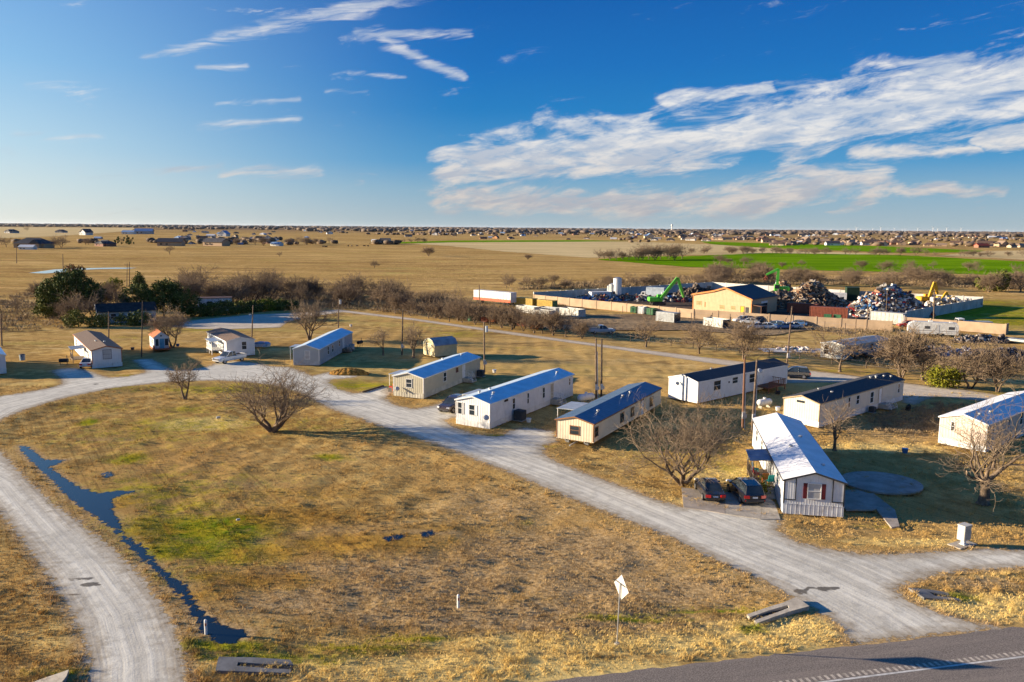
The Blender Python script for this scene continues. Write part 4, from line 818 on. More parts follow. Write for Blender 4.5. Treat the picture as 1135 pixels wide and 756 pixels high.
for k in range(16): yy = 13.25+k*.285; mb.bb(4.53, 4.57, yy-.03, yy+.03, .72, 1.5)
for xx in [2.6+k*.28 for k in range(7)]:
    mb.bb(xx-.03, xx+.03, 17.52, 17.56, .72, 1.5)
mb.bb(4.5, 4.6, 13.2, 17.6, 1.5, 1.56); mb.bb(2.4, 4.5, 17.5, 17.6, 1.5, 1.56); mb.build('railing', RW, dk)
home9 = mobile_home('long ivory mobile home with a charcoal roof behind the small leafless tree', 35.40, 89.55, 48.1, 4.5, 23.0, -1, 2.73, .63, sT, shingle('charcoal_shingles', (.05, .05, .055)), SK, mat('tan_trim', (.40, .30, .18), .7), over=.08,
    wins=[('R', 7.3, 1.3, 2.5, .5, WHITE), ('R', 9.6, 1.4, 2.45, .75, WHITE), ('R', 13.5, 1.0, 2.35, .85, WHITE), ('R', 21.5, 1.25, 2.4, .55, WHITE), ('F', -.1, 2.55, 2.75, .9, DARKP, GLASS, .03, None, False)], doors=[('R', 15.9, .65, 2.5, .85, WHITE)], vents=[(.9, 5.5, .15), (.3, 17.2, .3), (.5, 18.4, .35), (.6, 20.6, .2), (1.1, 21.6, .25), (-1, 6, .2)])
steps(home9, 'R', 16.4, .6, 2.25, 1.8, True, CONC)
home11 = mobile_home('pinkish mobile home cut by the right edge, behind the thick-trunked tree', 48.92, 79.8, 50.0, 4.65, 20, -1, 2.85, .66, sP, ROOFW, SK, WHITE,
    wins=[('F', -1.0, 1.6, 2.5, .3), ('R', 1.6, 1.7, 2.5, .45), ('R', 6, 1.6, 2.5, .5), ('R', 9.7, 1.45, 2.7, .8)], doors=[('R', 12.5, .65, 2.6, .85, WHITE)], vents=[(.8, 2, .2), (1, 4.4, .2)])
home10 = mobile_home('nearest white mobile home, maroon shutters on its gable window, covered side deck', 21.85, 61.44, 10.1, 4.6, 20.7, 1, 2.77, .70, mat('panel_white_siding', (.64, .645, .65), .5, var=.05, ribs=.2, ribdist=.012, dirt=(.45, .43, .40)), ROOFW, mat('patched_skirting', (.60, .61, .63), .6, var=.08, ribs=.35, dirt=(.33, .31, .29)), DARKP, base=.75, over=.14, corner=True,
    wins=[('F', .02, 1.35, 2.55, .95, WHITE, CURT, .06, mat('maroon_shutter', (.13, .015, .02), .6)), ('L', 17.3, 1.3, 2.4, 1.1, WHITE), ('L', 13.4, 1.4, 2.4, 1.0, WHITE), ('L', 3.2, 1.4, 2.4, 1.0, WHITE)], doors=[('L', 7.6, .75, 2.55, .9, WHITE)], vents=[(-.6, 8.0, .2), (1.2, 3.2, .15), (.9, 12, .2)])
mb = MB()
for s_ in (-1, 1):
    mb.bb(*sorted((s_*1.36, s_*1.44)), -.045, -.004, 1.2, 2.98-.0)
    mb.bb(*sorted((s_*1.36, s_*2.27)), -.046, -.004, 1.12, 1.19)
mb.build('gable_batten', DARKP, home10)
# covered deck on its left side
dk = MB(); dk.bb(-4.1, -2.32, 4.6, 9.6, .58, .68)
for yy in (4.7, 7, 9.5):
    for xx in (-4.0, -2.45): dk.bb(xx-.05, xx+.05, yy-.05, yy+.05, 0, .58)
deck = dk.build('deck', WOOD, home10)
mb = MB()
for k in range(22): yy = 4.65+k*.235; mb.bb(-4.09, -4.05, yy-.02, yy+.02, .68, 1.5)
for k in range(7): xx = -4.05+k*.28; mb.bb(xx-.02, xx+.02, 9.53, 9.57, .68, 1.5)
mb.bb(-4.1, -4.02, 4.6, 9.6, 1.5, 1.56); mb.bb(-4.02, -2.32, 9.5, 9.6, 1.5, 1.56)
for k in range(3): xx = -4.05+k*.28; mb.bb(xx-.02, xx+.02, 4.62, 4.66, .68, 1.5)
mb.build('railing', WOOD, deck)
mb = MB()
for xx, yy in ((-4.02, 6.3), (-4.02, 9.4)): mb.bb(xx-.04, xx+.04, yy-.04, yy+.04, .68, 2.38)
mb.build('awning_post', WHITE, home10)
mb = MB(); mb.add([(-4.25, 6.1, 2.38), (-2.31, 6.1, 2.55), (-2.31, 9.7, 2.55), (-4.25, 9.7, 2.38), (-4.25, 6.1, 2.44), (-2.31, 6.1, 2.61), (-2.31, 9.7, 2.61), (-4.25, 9.7, 2.44)], [[3, 2, 1, 0], [4, 5, 6, 7], [0, 1, 5, 4], [1, 2, 6, 5], [2, 3, 7, 6], [3, 0, 4, 7]])
mb.build('awning', mat('blue_awning', (.10, .16, .28), .5, metal=.3, ribs=.25, ribdist=.02, ribaxis='y'), home10)
mb = MB()
for k in range(4): mb.bb(-3.15, -2.35, 3.2+.35*k, 3.2+.35*(k+1)+.02, 0, .14*(k+1))
mb.build('steps', CONC, home10)
home2 = mobile_home('white mobile home with a brown shingle roof and orange eaves above the parked silver sedan', -66.07, 123.61, -34.8, 4.3, 22.4, 1, 2.81, .56, siding('bright_white_siding', (.66, .66, .65)), shingle('brown_shingles', (.15, .10, .07)), SK, mat('orange_trim', (.35, .12, .05), .7), over=.15,
    wins=[('F', .05, 1.35, 2.75, 1.15, mat('grey_frame', (.16, .16, .17), .5), CURT), ('L', 4, 1.3, 2.3, .9, WHITE), ('L', 13, 1.3, 2.3, .9, WHITE), ('L', 19, 1.3, 2.3, .9, WHITE)], doors=[('L', 8.5, .7, 2.55, .9, WHITE)], vents=[(-.6, 7, .25), (.5, 5.5, .2)])
mb = MB(); mb.bb(-4.2, -2.16, 6.6, 10.2, .5, .6)
for xx, yy in ((-4.1, 6.7), (-4.1, 10.1)): mb.bb(xx-.05, xx+.05, yy-.05, yy+.05, 0, 2.3)
for k in range(10): yy = 6.8+k*.36; mb.bb(-4.13, -4.09, yy-.02, yy+.02, .6, 1.4)
mb.bb(-4.16, -4.06, 6.7, 10.1, 1.4, 1.46); mb.build('deck', WOOD, home2)
mb = MB(); mb.box(-3.25, 8.4, 2.36, 2.2, 3.9, .06, ry=-.05); mb.build('awning', mat('grey_awning', (.2, .24, .3), .5, metal=.3), home2)
home3 = mobile_home('white mobile home with a brown roof and a white porch, behind the white pickup', -49.23, 135.8, -33.0, 4.78, 14.5, 1, 2.68, .56, siding('bluish_white_siding', (.62, .64, .66)), shingle('tan_shingles', (.19, .125, .085)), mat('plain_skirting', (.6, .6, .58), .6), WHITE, over=.15,
    wins=[('F', .6, 1.1, 2.4, .75, WHITE), ('L', 2, 1.3, 2.3, .8, WHITE), ('L', 11.5, 1.3, 2.3, .9, WHITE)], doors=[('L', 6, .7, 2.55, .9, WHITE)])
mb = MB(); mb.bb(-4.2, -2.4, 3.2, 7.2, .75, .85)
for xx, yy in ((-4.1, 3.3), (-4.1, 5.2), (-4.1, 7.1)): mb.bb(xx-.06, xx+.06, yy-.06, yy+.06, 0, 2.35)
for k in range(14): yy = 3.3+k*.28; mb.bb(-4.13, -4.09, yy-.05, yy+.05, .85, 1.7)
for k in range(6): xx = -4.1+k*.3; mb.bb(xx-.05, xx+.05, 3.2, 3.24, .85, 1.7)
mb.bb(-4.16, -4.06, 3.2, 7.2, 1.7, 1.78); mb.bb(-4.06, -2.42, 3.18, 3.26, 1.7, 1.78); mb.build('porch', WHITE, home3)
mb = MB(); mb.box(-3.35, 5.2, 2.42, 2.0, 4.4, .07, ry=-.06); mb.build('porch_roof', mat('porch_sheet', (.35, .4, .45), .4, metal=.4), home3)
home1 = mobile_home('white mobile home with a blue-lit roof cut by the left edge', *[c for c in at(7.3, 413.4)], -37, 4.6, 14, -1, 2.75, .6, siding('edge_white_siding', (.62, .64, .66)), ROOFB, SK, WHITE, wins=[('F', -.8, 1.2, 2.3, .9, WHITE)])
homeX = mobile_home('collapsed grey trailer home with a rusty caved-in roof among bare brush', *at(936, 399), 52, 4.6, 15, -1, 2.5, .4, siding('faded_grey_siding', (.42, .41, .37), dirt=(.16, .12, .09)), mat('rusty_roof', (.30, .33, .36), .5, metal=.3, var=.1, scale=.5, dirt=(.22, .09, .04)), mat('pale_skirt', (.5, .5, .46), .7), WHITE, base=.5,
    wins=[('F', -1.2, .6, 2.2, .9, WHITE, mat('dark_hole', (.01, .01, .01), .9)), ('R', 4, 1.0, 2.2, 1.2, WHITE), ('R', 9, 1.0, 2.2, 1.2, WHITE)])
mb = MB(); rg = random.Random(3)
for k in range(26): mb.box(2.6+rg.random()*2.0, 1+rg.random()*12, .2+rg.random()*.5, rg.uniform(.6, 1.8), rg.uniform(.5, 1.6), .06, rz=rg.uniform(0, 3), ry=rg.uniform(-.6, .6), rx=rg.uniform(-.6, .6))
mb.build('fallen_panel', mat('fallen_wood', (.10, .08, .065), .9, var=.3), homeX)

# ---- small buildings
def gable_house(name, label, cat, loc, rz, w, l, eave, rise, wall, roof, over=.3, trim=None, group=None, base=0):
    t = thing(name, label, cat, loc, rz, group); h = w/2
    m = MB(); m.prism_y([(-h, base), (h, base), (h, eave), (0, eave+rise), (-h, eave)], 0, l); m.build('wall', wall, t)
    r = MB(); tn = rise/h; th = .14; e = over
    r.prism_y([(-h-e, eave-e*tn+.01), (0, eave+rise+.01), (h+e, eave-e*tn+.01), (h+e, eave-e*tn+th), (0, eave+rise+th), (-h-e, eave-e*tn+th)], -e, l+e); r.build('roof', roof, t)
    if trim is not None:
        c = MB(); c.prism_y([(-h-e, eave-e*tn-.08), (0, eave+rise-.08), (h+e, eave-e*tn-.08), (h+e, eave-e*tn+.1), (0, eave+rise+.1), (-h-e, eave-e*tn+.1)], -e-.05, -e-.005); c.build('fascia', trim, t)
    return t
ORR = mat('orange_roofing', (.42, .14, .05), .6, var=.1, ribs=.3, ribaxis='y')
ax_, ay_ = at(171, 388.7); a = R_(-32)
sh = gable_house('playhouse', 'tiny white playhouse with an orange roof and porch under a pale bare tree', 'shed', (ax_+1.25*math.cos(a), ay_-1.25*math.sin(a), 0), -a, 2.5, 5.2, 2.3, .95, sW, ORR, .12, WHITE, base=.3)
mb = MB(); mb.bb(-1.4, 1.4, -1.3, 0, .25, .35); mb.bb(-1.3, 1.3, -.02, 5.2, 0, .3)
for s_ in (-1, 1):
    mb.bb(s_*1.35-.04, s_*1.35+.04, -1.3, -.02, .9, .97)
    for k in range(5): mb.bb(s_*1.35-.03, s_*1.35+.03, -1.28+k*.28, -1.22+k*.28, .35, .9)
for k in range(4): mb.bb(-1.3+k*.25, -1.24+k*.25, -1.3, -1.25, .35, .9); mb.bb(.5+k*.25, .56+k*.25, -1.3, -1.25, .35, .9)
mb.build('porch', mat('orange_stained_wood', (.35, .10, .035), .8), sh)
door(sh, 'F', 0.1, .35, 2.1, .8, 1.25, 0, mat('blue_door', (.10, .30, .42), .5), WHITE); window(sh, 'F', .85, .9, 2.0, .5, 1.25, 0, DARKP, sash=False); window(sh, 'F', -.72, .9, 2.0, .35, 1.25, 0, DARKP, sash=False); window(sh, 'F', 0, 2.5, 2.75, .35, 1.25, 0, WHITE, sash=False)
for k in (1.2, 3.2): window(sh, 'L', k, 1.1, 1.8, .7, 1.25, 0, WHITE)
bx_, by_ = at(481.7, 395.7); a = R_(51.8); w_ = 3.4
t = thing('barn_shed', 'pale yellow barn-shaped storage shed with a grey curved roof', 'shed', (bx_-w_/2*math.cos(a), by_+w_/2*math.sin(a), 0), -a); h = w_/2
prof = [(-h, 0), (h, 0), (h, 1.95), (h*.62, 2.75), (0, 3.05), (-h*.62, 2.75), (-h, 1.95)]
mb = MB(); mb.prism_y(prof, 0, 4.7); mb.build('wall', mat('pale_yellow_siding', (.56, .48, .27), .7, var=.06, ribs=.4, ribaxis='xy'), t)
mb = MB(); o_ = [(-h-.1, 1.9), (-h*.62-.04, 2.77), (0, 3.08), (h*.62+.04, 2.77), (h+.1, 1.9), (h+.16, 1.95), (h*.62+.08, 2.85), (0, 3.17), (-h*.62-.08, 2.85), (-h-.16, 1.95)]
mb.prism_y([p for p in o_[::-1]][::-1], -.1, 4.8); mb.build('roof', mat('grey_shed_roof', (.30, .33, .36), .5, metal=.4, ribs=.5, ribaxis='y'), t); door(t, 'F', 0, .08, 2.1, 1.6, h, 0, mat('cream_door', (.6, .53, .33), .7), WHITE)
mb = MB(); mb.bb(-h-.75, -h-.02, .3, 1.2, 0, 2.3); mb.build('utility_cupboard', mat('pale_yellow_siding', (1, 1, 1)), t)
DK = mat('slate_roof', (.05, .048, .05), .95, var=.15, spec=.05)
hh = gable_house('farmhouse', 'pale grey house with a dark roof half hidden in the grove on the left', 'house', (*at(108.5, 357.5), 0), R_(-58), 6.5, 12, 2.7, 1.5, mat('grey_house_wall', (.42, .45, .47), .8, ribs=.25, ribaxis='z'), DK, .35, WHITE)
for y_ in (3, 6.5, 10): window(hh, 'R', y_, 1.0, 2.2, 1.1, 3.25, 0, WHITE)
window(hh, 'F', 1.2, 1.0, 2.2, 1., 3.25, 0, WHITE); window(hh, 'F', -1.6, 1.0, 2.2, 1., 3.25, 0, WHITE)
hh = gable_house('camper_trailer', 'white trailer tucked into the thicket right of the wide dark evergreen', 'trailer', (*at(219, 346), 0), R_(-68), 3.2, 8.5, 3.6, .25, mat('bluish_white_panel', (.55, .6, .64), .5), mat('dark_flat_roof', (.16, .1, .08), .7), .1); window(hh, 'R', 3, 2, 2.8, 1.2, 1.6, 0, DARKP); window(hh, 'R', 6.5, 2, 2.8, 1.2, 1.6, 0, DARKP)

# ---- scrapyard building
TANW = mat('tan_metal_wall', (.56, .40, .24), .7, var=.05, ribs=.4, ribaxis='xy'); ORT = mat('orange_fascia', (.62, .24, .07), .6)
a = R_(40); W_ = 17.
wb = thing('workshop_building', 'large tan metal workshop with orange trim and a dark brown roof in the scrapyard', 'building', (63-W_/2*math.cos(a), 209+W_/2*math.sin(a), 0), -a); h = W_/2
pr = [(-h, 0), (h, 0), (h, 4.3), (1.0, 7.0), (-2.5, 5.9), (-h, 4.7)]
mb = MB(); mb.prism_y(pr, 0, 17); mb.build('wall', TANW, wb)
def rp(o, th): return [(-h-.3, 4.65+o), (-2.5, 5.92+o), (1, 7.02+o), (h+.3, 4.2+o), (h+.3, 4.2+th), (1, 7.02+th), (-2.5, 5.92+th), (-h-.3, 4.65+th)]
mb = MB(); mb.prism_y(rp(.01, .15), -.3, 17.3); mb.build('roof', mat('dark_brown_metal', (.045, .032, .042), .5, metal=.3, ribs=.5, ribaxis='y'), wb)
mb = MB(); mb.prism_y(rp(-.25, .17), -.37, -.305); mb.bb(h-.2, h+.03, -.04, -.004, 0, 4.0); mb.bb(-h-.03, -h+.2, -.04, -.004, 0, 4.4); mb.build('fascia', ORT, wb)
YW = mat('amber_window', (.32, .27, .12), .4); YL = mat('yellow_panel', (.65, .45, .03), .6)
for x_, w2, z0, z1 in ((-6.6, 1.4, 1.9, 2.9), (0.2, 1.3, 1.3, 2.2), (3.4, 1.2, 1.3, 2.2)): window(wb, 'F', x_, z0, z1, w2, h, 0, TANW, YW, .1)
window(wb, 'F', -4.8, 1.4, 2.7, .15, h, 0, ORT, ORT, .03, None, False); door(wb, 'F', 6.0, .1, 2.3, 1., h, 0, YL, DARKP); door(wb, 'F', 7.3, .1, 2.1, .8, h, 0, DARKP, DARKP)
mb = MB(); mb.bb(h+.01, h+.06, 6, 10.2, .05, 3.4); mb.build('bay_opening_sheet', mat('open_bay', (.012, .012, .014), .9), wb); mb = MB(); mb.bb(h+.065, h+.12, 6, 10.2, 2.8, 3.4); mb.build('rolled_shutter', WHITE, wb)  # near-black sheet on the wall, painted in for the dark inside the open bay
mb = MB(); mb.box(h+1.3, 2.2, 2.7, 2.6, 4, .15, ry=.12); mb.bb(h+2.4, h+2.5, .4, .5, 0, 2.5); mb.bb(h+2.4, h+2.5, 3.9, 4, 0, 2.5); mb.build('canopy', mat('brown_canopy', (.2, .1, .06), .7), wb)
# ---- walls of the yard
def wall_run(label, pts, hgt, m, cap=None, cat='wall', name='boundary_wall', th=.2, posts=5., postm=None):
    t = thing(name, label, cat, (pts[0][0], pts[0][1], 0)); ox, oy = pts[0]; mb = MB(); pm = MB()
    for (x0, y0), (x1, y1) in zip(pts, pts[1:]):
        dx, dy = x1-x0, y1-y0; L = math.hypot(dx, dy); an = math.atan2(dy, dx); mb.box((x0+x1)/2-ox, (y0+y1)/2-oy, hgt/2, L+.05, th, hgt, rz=an)
        k = int(L/posts)
        for i in range(k+1):
            f = i/max(k, 1); pm.box(x0+dx*f-ox, y0+dy*f-oy, (hgt+.12)/2, .3, th+.16, hgt+.12, rz=an)
    mb.build('panel', m, t); pm.build('post', postm or m, t); return t
WTAN = mat('tan_wall_panel', (.40, .29, .19), .85, var=.1, scale=.4, dirt=(.36, .25, .16)); WPALE = mat('pale_wall_panel', (.52, .50, .46), .8, var=.12, scale=.3, dirt=(.32, .29, .26))
wall_run('long tan wall along the front of the scrapyard', [(6.6, 242.9), (20, 228), (46.1, 201.5), (62.1, 191.5), at(989, 356, 2.3)], 2.3, WTAN)
wall_run('pale back wall of the scrapyard, left of the workshop', [(6.6, 243.4), (32.2, 262.6), (74.8, 297.5)], 3.0, WPALE)
wall_run('pale wall closing the back of the scrapyard behind the workshop roof', [(74.8, 297.5), (86.4, 284), (112, 260), (141.6, 239.5)], 3.0, WPALE)
wall_run('grey wall on the right side of the scrapyard beside the green meadow', [(141.6, 239.5), (98.5, 198.2), at(1002, 350.5, 2.5)], 2.6, WPALE)
wall_run('tan wall segment at the right end, next to the travel trailer', [at(1004, 351.5, 2.3), at(1060, 355.3, 2.3), at(1115, 359.4, 2.3), at(1118, 358, 2.3)], 2.3, WTAN)
# thin post fence in front of the tan wall and beside the lane
def post_fence(label, pts, sp, hgt, wires=2, group=None):
    t = thing('wire_fence', label, 'fence', (pts[0][0], pts[0][1], 0)); ox, oy = pts[0]; pm = MB(); w = MB()
    for (x0, y0), (x1, y1) in zip(pts, pts[1:]):
        L = math.hypot(x1-x0, y1-y0); k = max(1, int(L/sp))
        for i in range(k): f = i/k; pm.box(x0+(x1-x0)*f-ox, y0+(y1-y0)*f-oy, hgt/2, .12, .12, hgt)
        for j in range(wires): z = hgt*(j+.7)/(wires); w.tube([(x0-ox, y0-oy, min(z, hgt-.05)), (x1-ox, y1-oy, min(z, hgt-.05))], .012, 4)
    pm.build('post', mat('fence_post', (.16, .12, .09), .9), t); w.build('wire', STEEL, t); return t
post_fence('thin post-and-wire fence just outside the tan wall', [at(690, 347), at(770, 354), at(850, 360), at(960, 370)], 4.2, 2.0)
post_fence('low wire fence on the far verge of the back lane', [at(640, 371), at(720, 381), at(820, 391.5), at(960, 408), at(1135, 428)], 4.5, 1.3)

# ================================================================== VEHICLES
TYRE = mat('tyre_rubber', (.02, .02, .02), .9); RIM = mat('wheel_rim', (.4, .4, .42), .35, metal=.8); REDL = mat('tail_lamp_red', (.45, .008, .008), .25, spec=.6); HEADL = mat('head_lamp_clear', (.7, .7, .72), .15); PLATE = mat('licence_plate_white', (.55, .6, .65), .5)
def paint(nm, c, rough=.25): return mat('paint_'+nm, c, rough, var=.02, coat=.8, spec=.5)
def car(kind, label, cat, loc, rz, pm, group=None, name=None, detail=True):
    """front of the car points to local +Y"""
    t = thing(name or kind, label, cat, loc, rz, group)
    if kind == 'sedan':
        L, Wd = 4.7, 1.82; body = [(-2.35, .45, .78, .80), (-2.25, .30, .88, .86), (-1.6, .24, .96, .90), (-.5, .22, .95, .91), (.7, .22, .96, .91), (1.3, .22, .93, .90), (2.0, .24, .82, .85), (2.28, .30, .70, .76), (2.36, .42, .60, .66)]
        gh = [(-1.75, .95, .74), (-1.0, 1.40, .60), (-.2, 1.45, .60), (.35, 1.40, .60), (1.15, .95, .74)]; wy, wr = 1.42, .33
    elif kind == 'suv':
        L, Wd = 4.7, 1.9; body = [(-2.35, .5, .95, .84), (-2.28, .32, 1.05, .90), (-1.6, .28, 1.10, .94), (.7, .26, 1.08, .95), (1.3, .26, 1.05, .93), (2.0, .3, .95, .88), (2.28, .36, .82, .80), (2.36, .46, .7, .7)]
        gh = [(-2.28, 1.04, .80), (-1.95, 1.66, .64), (-.6, 1.74, .64), (.3, 1.66, .64), (1.15, 1.06, .78)]; wy, wr = 1.42, .37
    else:
        L, Wd = 5.6, 1.98; body = [(-2.8, .55, 1.0, .88), (-2.7, .45, 1.12, .94), (-1.0, .38, 1.12, .97), (.6, .38, 1.12, .97), (1.3, .38, 1.12, .96), (2.4, .4, 1.05, .93), (2.72, .45, .95, .88), (2.8, .55, .8, .8)]
        gh = [(-.75, 1.12, .84), (-.6, 1.80, .70), (.0, 1.86, .70), (.5, 1.80, .70), (1.3, 1.12, .82)]; wy, wr = 1.75, .40
    k = Wd/1.9
    mb = MB(); vs = []
    for (y, zb, zt, hw) in body:
        hw *= k; zm = zb+(zt-zb)*.45
        vs += [(-hw*.86, y, zb), (-hw, y, zb+.10), (-hw*1.01, y, zm), (-hw*.96, y, zt-.05), (-hw*.84, y, zt), (hw*.84, y, zt), (hw*.96, y, zt-.05), (hw*1.01, y, zm), (hw, y, zb+.10), (hw*.86, y, zb)]
    n = 10; fs = [[i*n+j, i*n+(j+1) % n, (i+1)*n+(j+1) % n, (i+1)*n+j][::-1] for i in range(len(body)-1) for j in range(n)]+[list(range(n)), [(len(body)-1)*n+j for j in range(n)][::-1]]
    mb.add(vs, fs); 
    if kind == 'pickup_truck':   # bed opening
        pass
    bo = mb.build('body', pm, t, False)
    g = MB(); vs = []
    for i, (y, z, hw) in enumerate(gh):
        hw *= k; zl = 1.0 if kind != 'sedan' else .93
        b = gh[0][2]*k
        vs += [(-b, y if i in (0, len(gh)-1) else y, zl-.02), (-hw, y, z), (hw, y, z), (b, y, zl-.02)]
    fs = [[i*4+j, i*4+j+1, (i+1)*4+j+1, (i+1)*4+j] for i in range(len(gh)-1) for j in range(3)]+[[3, 2, 1, 0], [(len(gh)-1)*4+j for j in range(4)]]
    g.add(vs, fs); g.build('window', GLASS, t)
    r = MB(); y0, z0, h0 = gh[1]; y2, z2, h2 = gh[3]; ym, zm, hm = gh[2]; h0 *= k; h2 *= k; hm *= k
    r.add([(-h0, y0, z0+.005), (h0, y0, z0+.005), (-hm, ym, zm+.005), (hm, ym, zm+.005), (-h2, y2, z2+.005), (h2, y2, z2+.005), (-h0*.97, y0+.03, z0+.035), (h0*.97, y0+.03, z0+.035), (-hm*.97, ym, zm+.04), (hm*.97, ym, zm+.04), (-h2*.97, y2-.03, z2+.035), (h2*.97, y2-.03, z2+.035)],
          [[0, 2, 3, 1], [2, 4, 5, 3], [6, 7, 9, 8], [8, 9, 11, 10], [0, 1, 7, 6], [4, 10, 11, 5], [0, 6, 8, 2], [2, 8, 10, 4], [1, 3, 9, 7], [3, 5, 11, 9]])
    b = gh[0][2]*k
    for s_ in (-1, 1):
        for (ya, za, ha), (yb, zb, hb) in ((gh[0], gh[1]), (gh[4], gh[3]), ((gh[2][0], .97, gh[0][2]), gh[2])): r.tube([(s_*(b+.005), ya, za), (s_*hb*k, yb, zb+.01)], .038, 5)
    r.build('roof', pm, t)
    for s_ in (-1, 1):
        for y in (-wy, wy):
            w = MB(); x = s_*(Wd/2-.11); w.tube([(x-.11, y, wr), (x+.11, y, wr)], wr, 16); wo = w.build('wheel', TYRE, t)
            rr = MB(); rr.tube([(x+s_*.09, y, wr), (x+s_*.12, y, wr)], wr*.62, 10); rr.build('rim', RIM, wo)
    if detail:
        zt = body[1][2]; hw = body[0][3]*k
        for s_ in (-1, 1):
            l = MB(); l.box(s_*(hw-.15), -L/2-.01, zt-.19, .44 if kind != 'pickup_truck' else .16, .10, .23, rz=s_*.25); l.build('tail_light', REDL, t)
            l = MB(); l.box(s_*(hw-.16), L/2-.05, body[-2][2]-.03, .34, .12, .13, rz=-s_*.3); l.build('headlight', HEADL, t)
            m_ = MB(); m_.box(s_*(Wd/2+.07), .75, .98 if kind == 'sedan' else 1.12, .18, .12, .13); m_.build('mirror', pm, t)
        l = MB(); l.box(0, -L/2-.012, zt-.25, .42, .02, .14); l.build('licence_plate', PLATE, t)
        l = MB(); l.box(0, -L/2-.02, body[0][1]+.06, Wd*.8, .08, .16); l.box(0, L/2, body[-1][1]+.04, Wd*.75, .08, .14); l.build('bumper', DARKP if kind == 'suv' else pm, t)
        if kind == 'suv':
            l = MB()
            for s_ in (-1, 1): l.box(s_*(hw-.12), -L/2-.03, .55, .22, .03, .07)
            l.build('reflector', REDL, t)
            l = MB()
            for s_ in (-1, 1): l.tube([(s_*.60*k, -1.8, 1.74), (s_*.60*k, 0, 1.80)], .02, 5)
            l.build('roof_rail', STEEL, t)
    if kind == 'pickup_truck':
        l = MB(); l.bb(-.78, .78, -2.66, -.85, 1.121, 1.13); l.build('bed', mat('bed_liner', (.02, .02, .02), .9), t)
        l = MB(); l.bb(-.95, .95, -2.78, -2.68, 1.1, 1.22); l.bb(-.97, -.80, -2.68, -.78, 1.1, 1.22); l.bb(.80, .97, -2.68, -.78, 1.1, 1.22); l.bb(-.7, .7, 2.79, 2.83, .65, .92, 0); l.build('bed_rail', pm, t)
        l = MB(); l.bb(-.7, .7, 2.80, 2.86, .68, .92); l.build('grille', DARKP, t)
    return t
BLK = paint('black', (.012, .012, .016)); CHAR = paint('charcoal', (.02, .022, .028)); SIL = paint('silver', (.42, .43, .45)); WHT = paint('white', (.6, .6, .6)); BLU = paint('blue', (.05, .12, .28)); RED = paint('red', (.35, .03, .02)); NAVY = paint('navy', (.015, .02, .035)); BEI = paint('beige', (.45, .38, .28)); BROWNP = paint('dark_bronze', (.05, .035, .03))
c = at(789, 553); car('sedan', 'black sedan parked nose-in on the concrete pad beside the forked tree', 'car', (c[0], c[1]+1.0, 0), R_(-1), CHAR)
c = at(829, 556); car('suv', 'black SUV with lit-looking red tail lamps beside the covered deck', 'car', (c[0], c[1]+1.0, 0), R_(4), BLK)
c = at(497, 457); car('suv', 'dark bronze SUV facing the road beside the long white home', 'car', (c[0]+.5, c[1]+1.2, 0), R_(152), BROWNP)
c = at(882, 420); car('suv', 'dark SUV parked behind the far end of the white home with the black roof', 'car', (c[0], c[1]+1, 0), R_(75), NAVY)
c = at(91, 408.5); car('sedan', 'silver sedan parked on the driveway of the home with the brown roof and orange eaves', 'car', (c[0], c[1]+2.0, 0), R_(15), SIL)
c = at(251, 403); car('pickup_truck', 'white pickup truck parked nose to the road by the home with the white porch', 'pickup truck', (c[0], c[1]+1.5, 0), R_(150), WHT)
c = at(667, 370); car('pickup_truck', 'silver pickup parked in the field beyond the back lane', 'pickup truck', (c[0], c[1]+.5, 0), R_(-80), SIL)
for i, (x, y, k_, p_, a_, lb) in enumerate([(823, 357.5, 'suv', WHT, 100, 'white SUV at the left end of the junk car cluster'), (831, 359, 'sedan', SIL, 70, 'silver car wedged behind the white SUV of the junk cluster'), (840, 358, 'suv', NAVY, 95, 'dark car standing between junk cars before the tan wall'),
        (838, 364.5, 'sedan', WHT, 95, 'white sedan nearest the lane in the junk car cluster'), (849, 364.5, 'sedan', WHT, 80, 'second white sedan in the front row of the junk cluster'), (858, 363.5, 'suv', BLU, 60, 'blue car in the front row of the junk cluster'), (868, 364.5, 'sedan', BLU, 110, 'blue sedan right of centre in the junk cluster'),
        (878, 364, 'sedan', SIL, 85, 'silver sedan at the right end of the junk cluster'), (869, 358.5, 'suv', BEI, 90, 'beige van-like SUV at the back of the junk cluster'), (853, 357.5, 'sedan', RED, 60, 'red wreck at the back of the junk cluster'), (884, 361, 'sedan', BLU, 60, 'dull blue wreck behind the right end of the junk cluster')]):
    car(k_, lb, 'car', (*at(x, y), 0), R_(a_), p_, 'junk cars outside the tan wall', detail=False, name='junk_car')
car('suv', 'red vehicle behind the nose of the travel trailer', 'car', (*at(1006, 363), 0), R_(80), RED, detail=False)
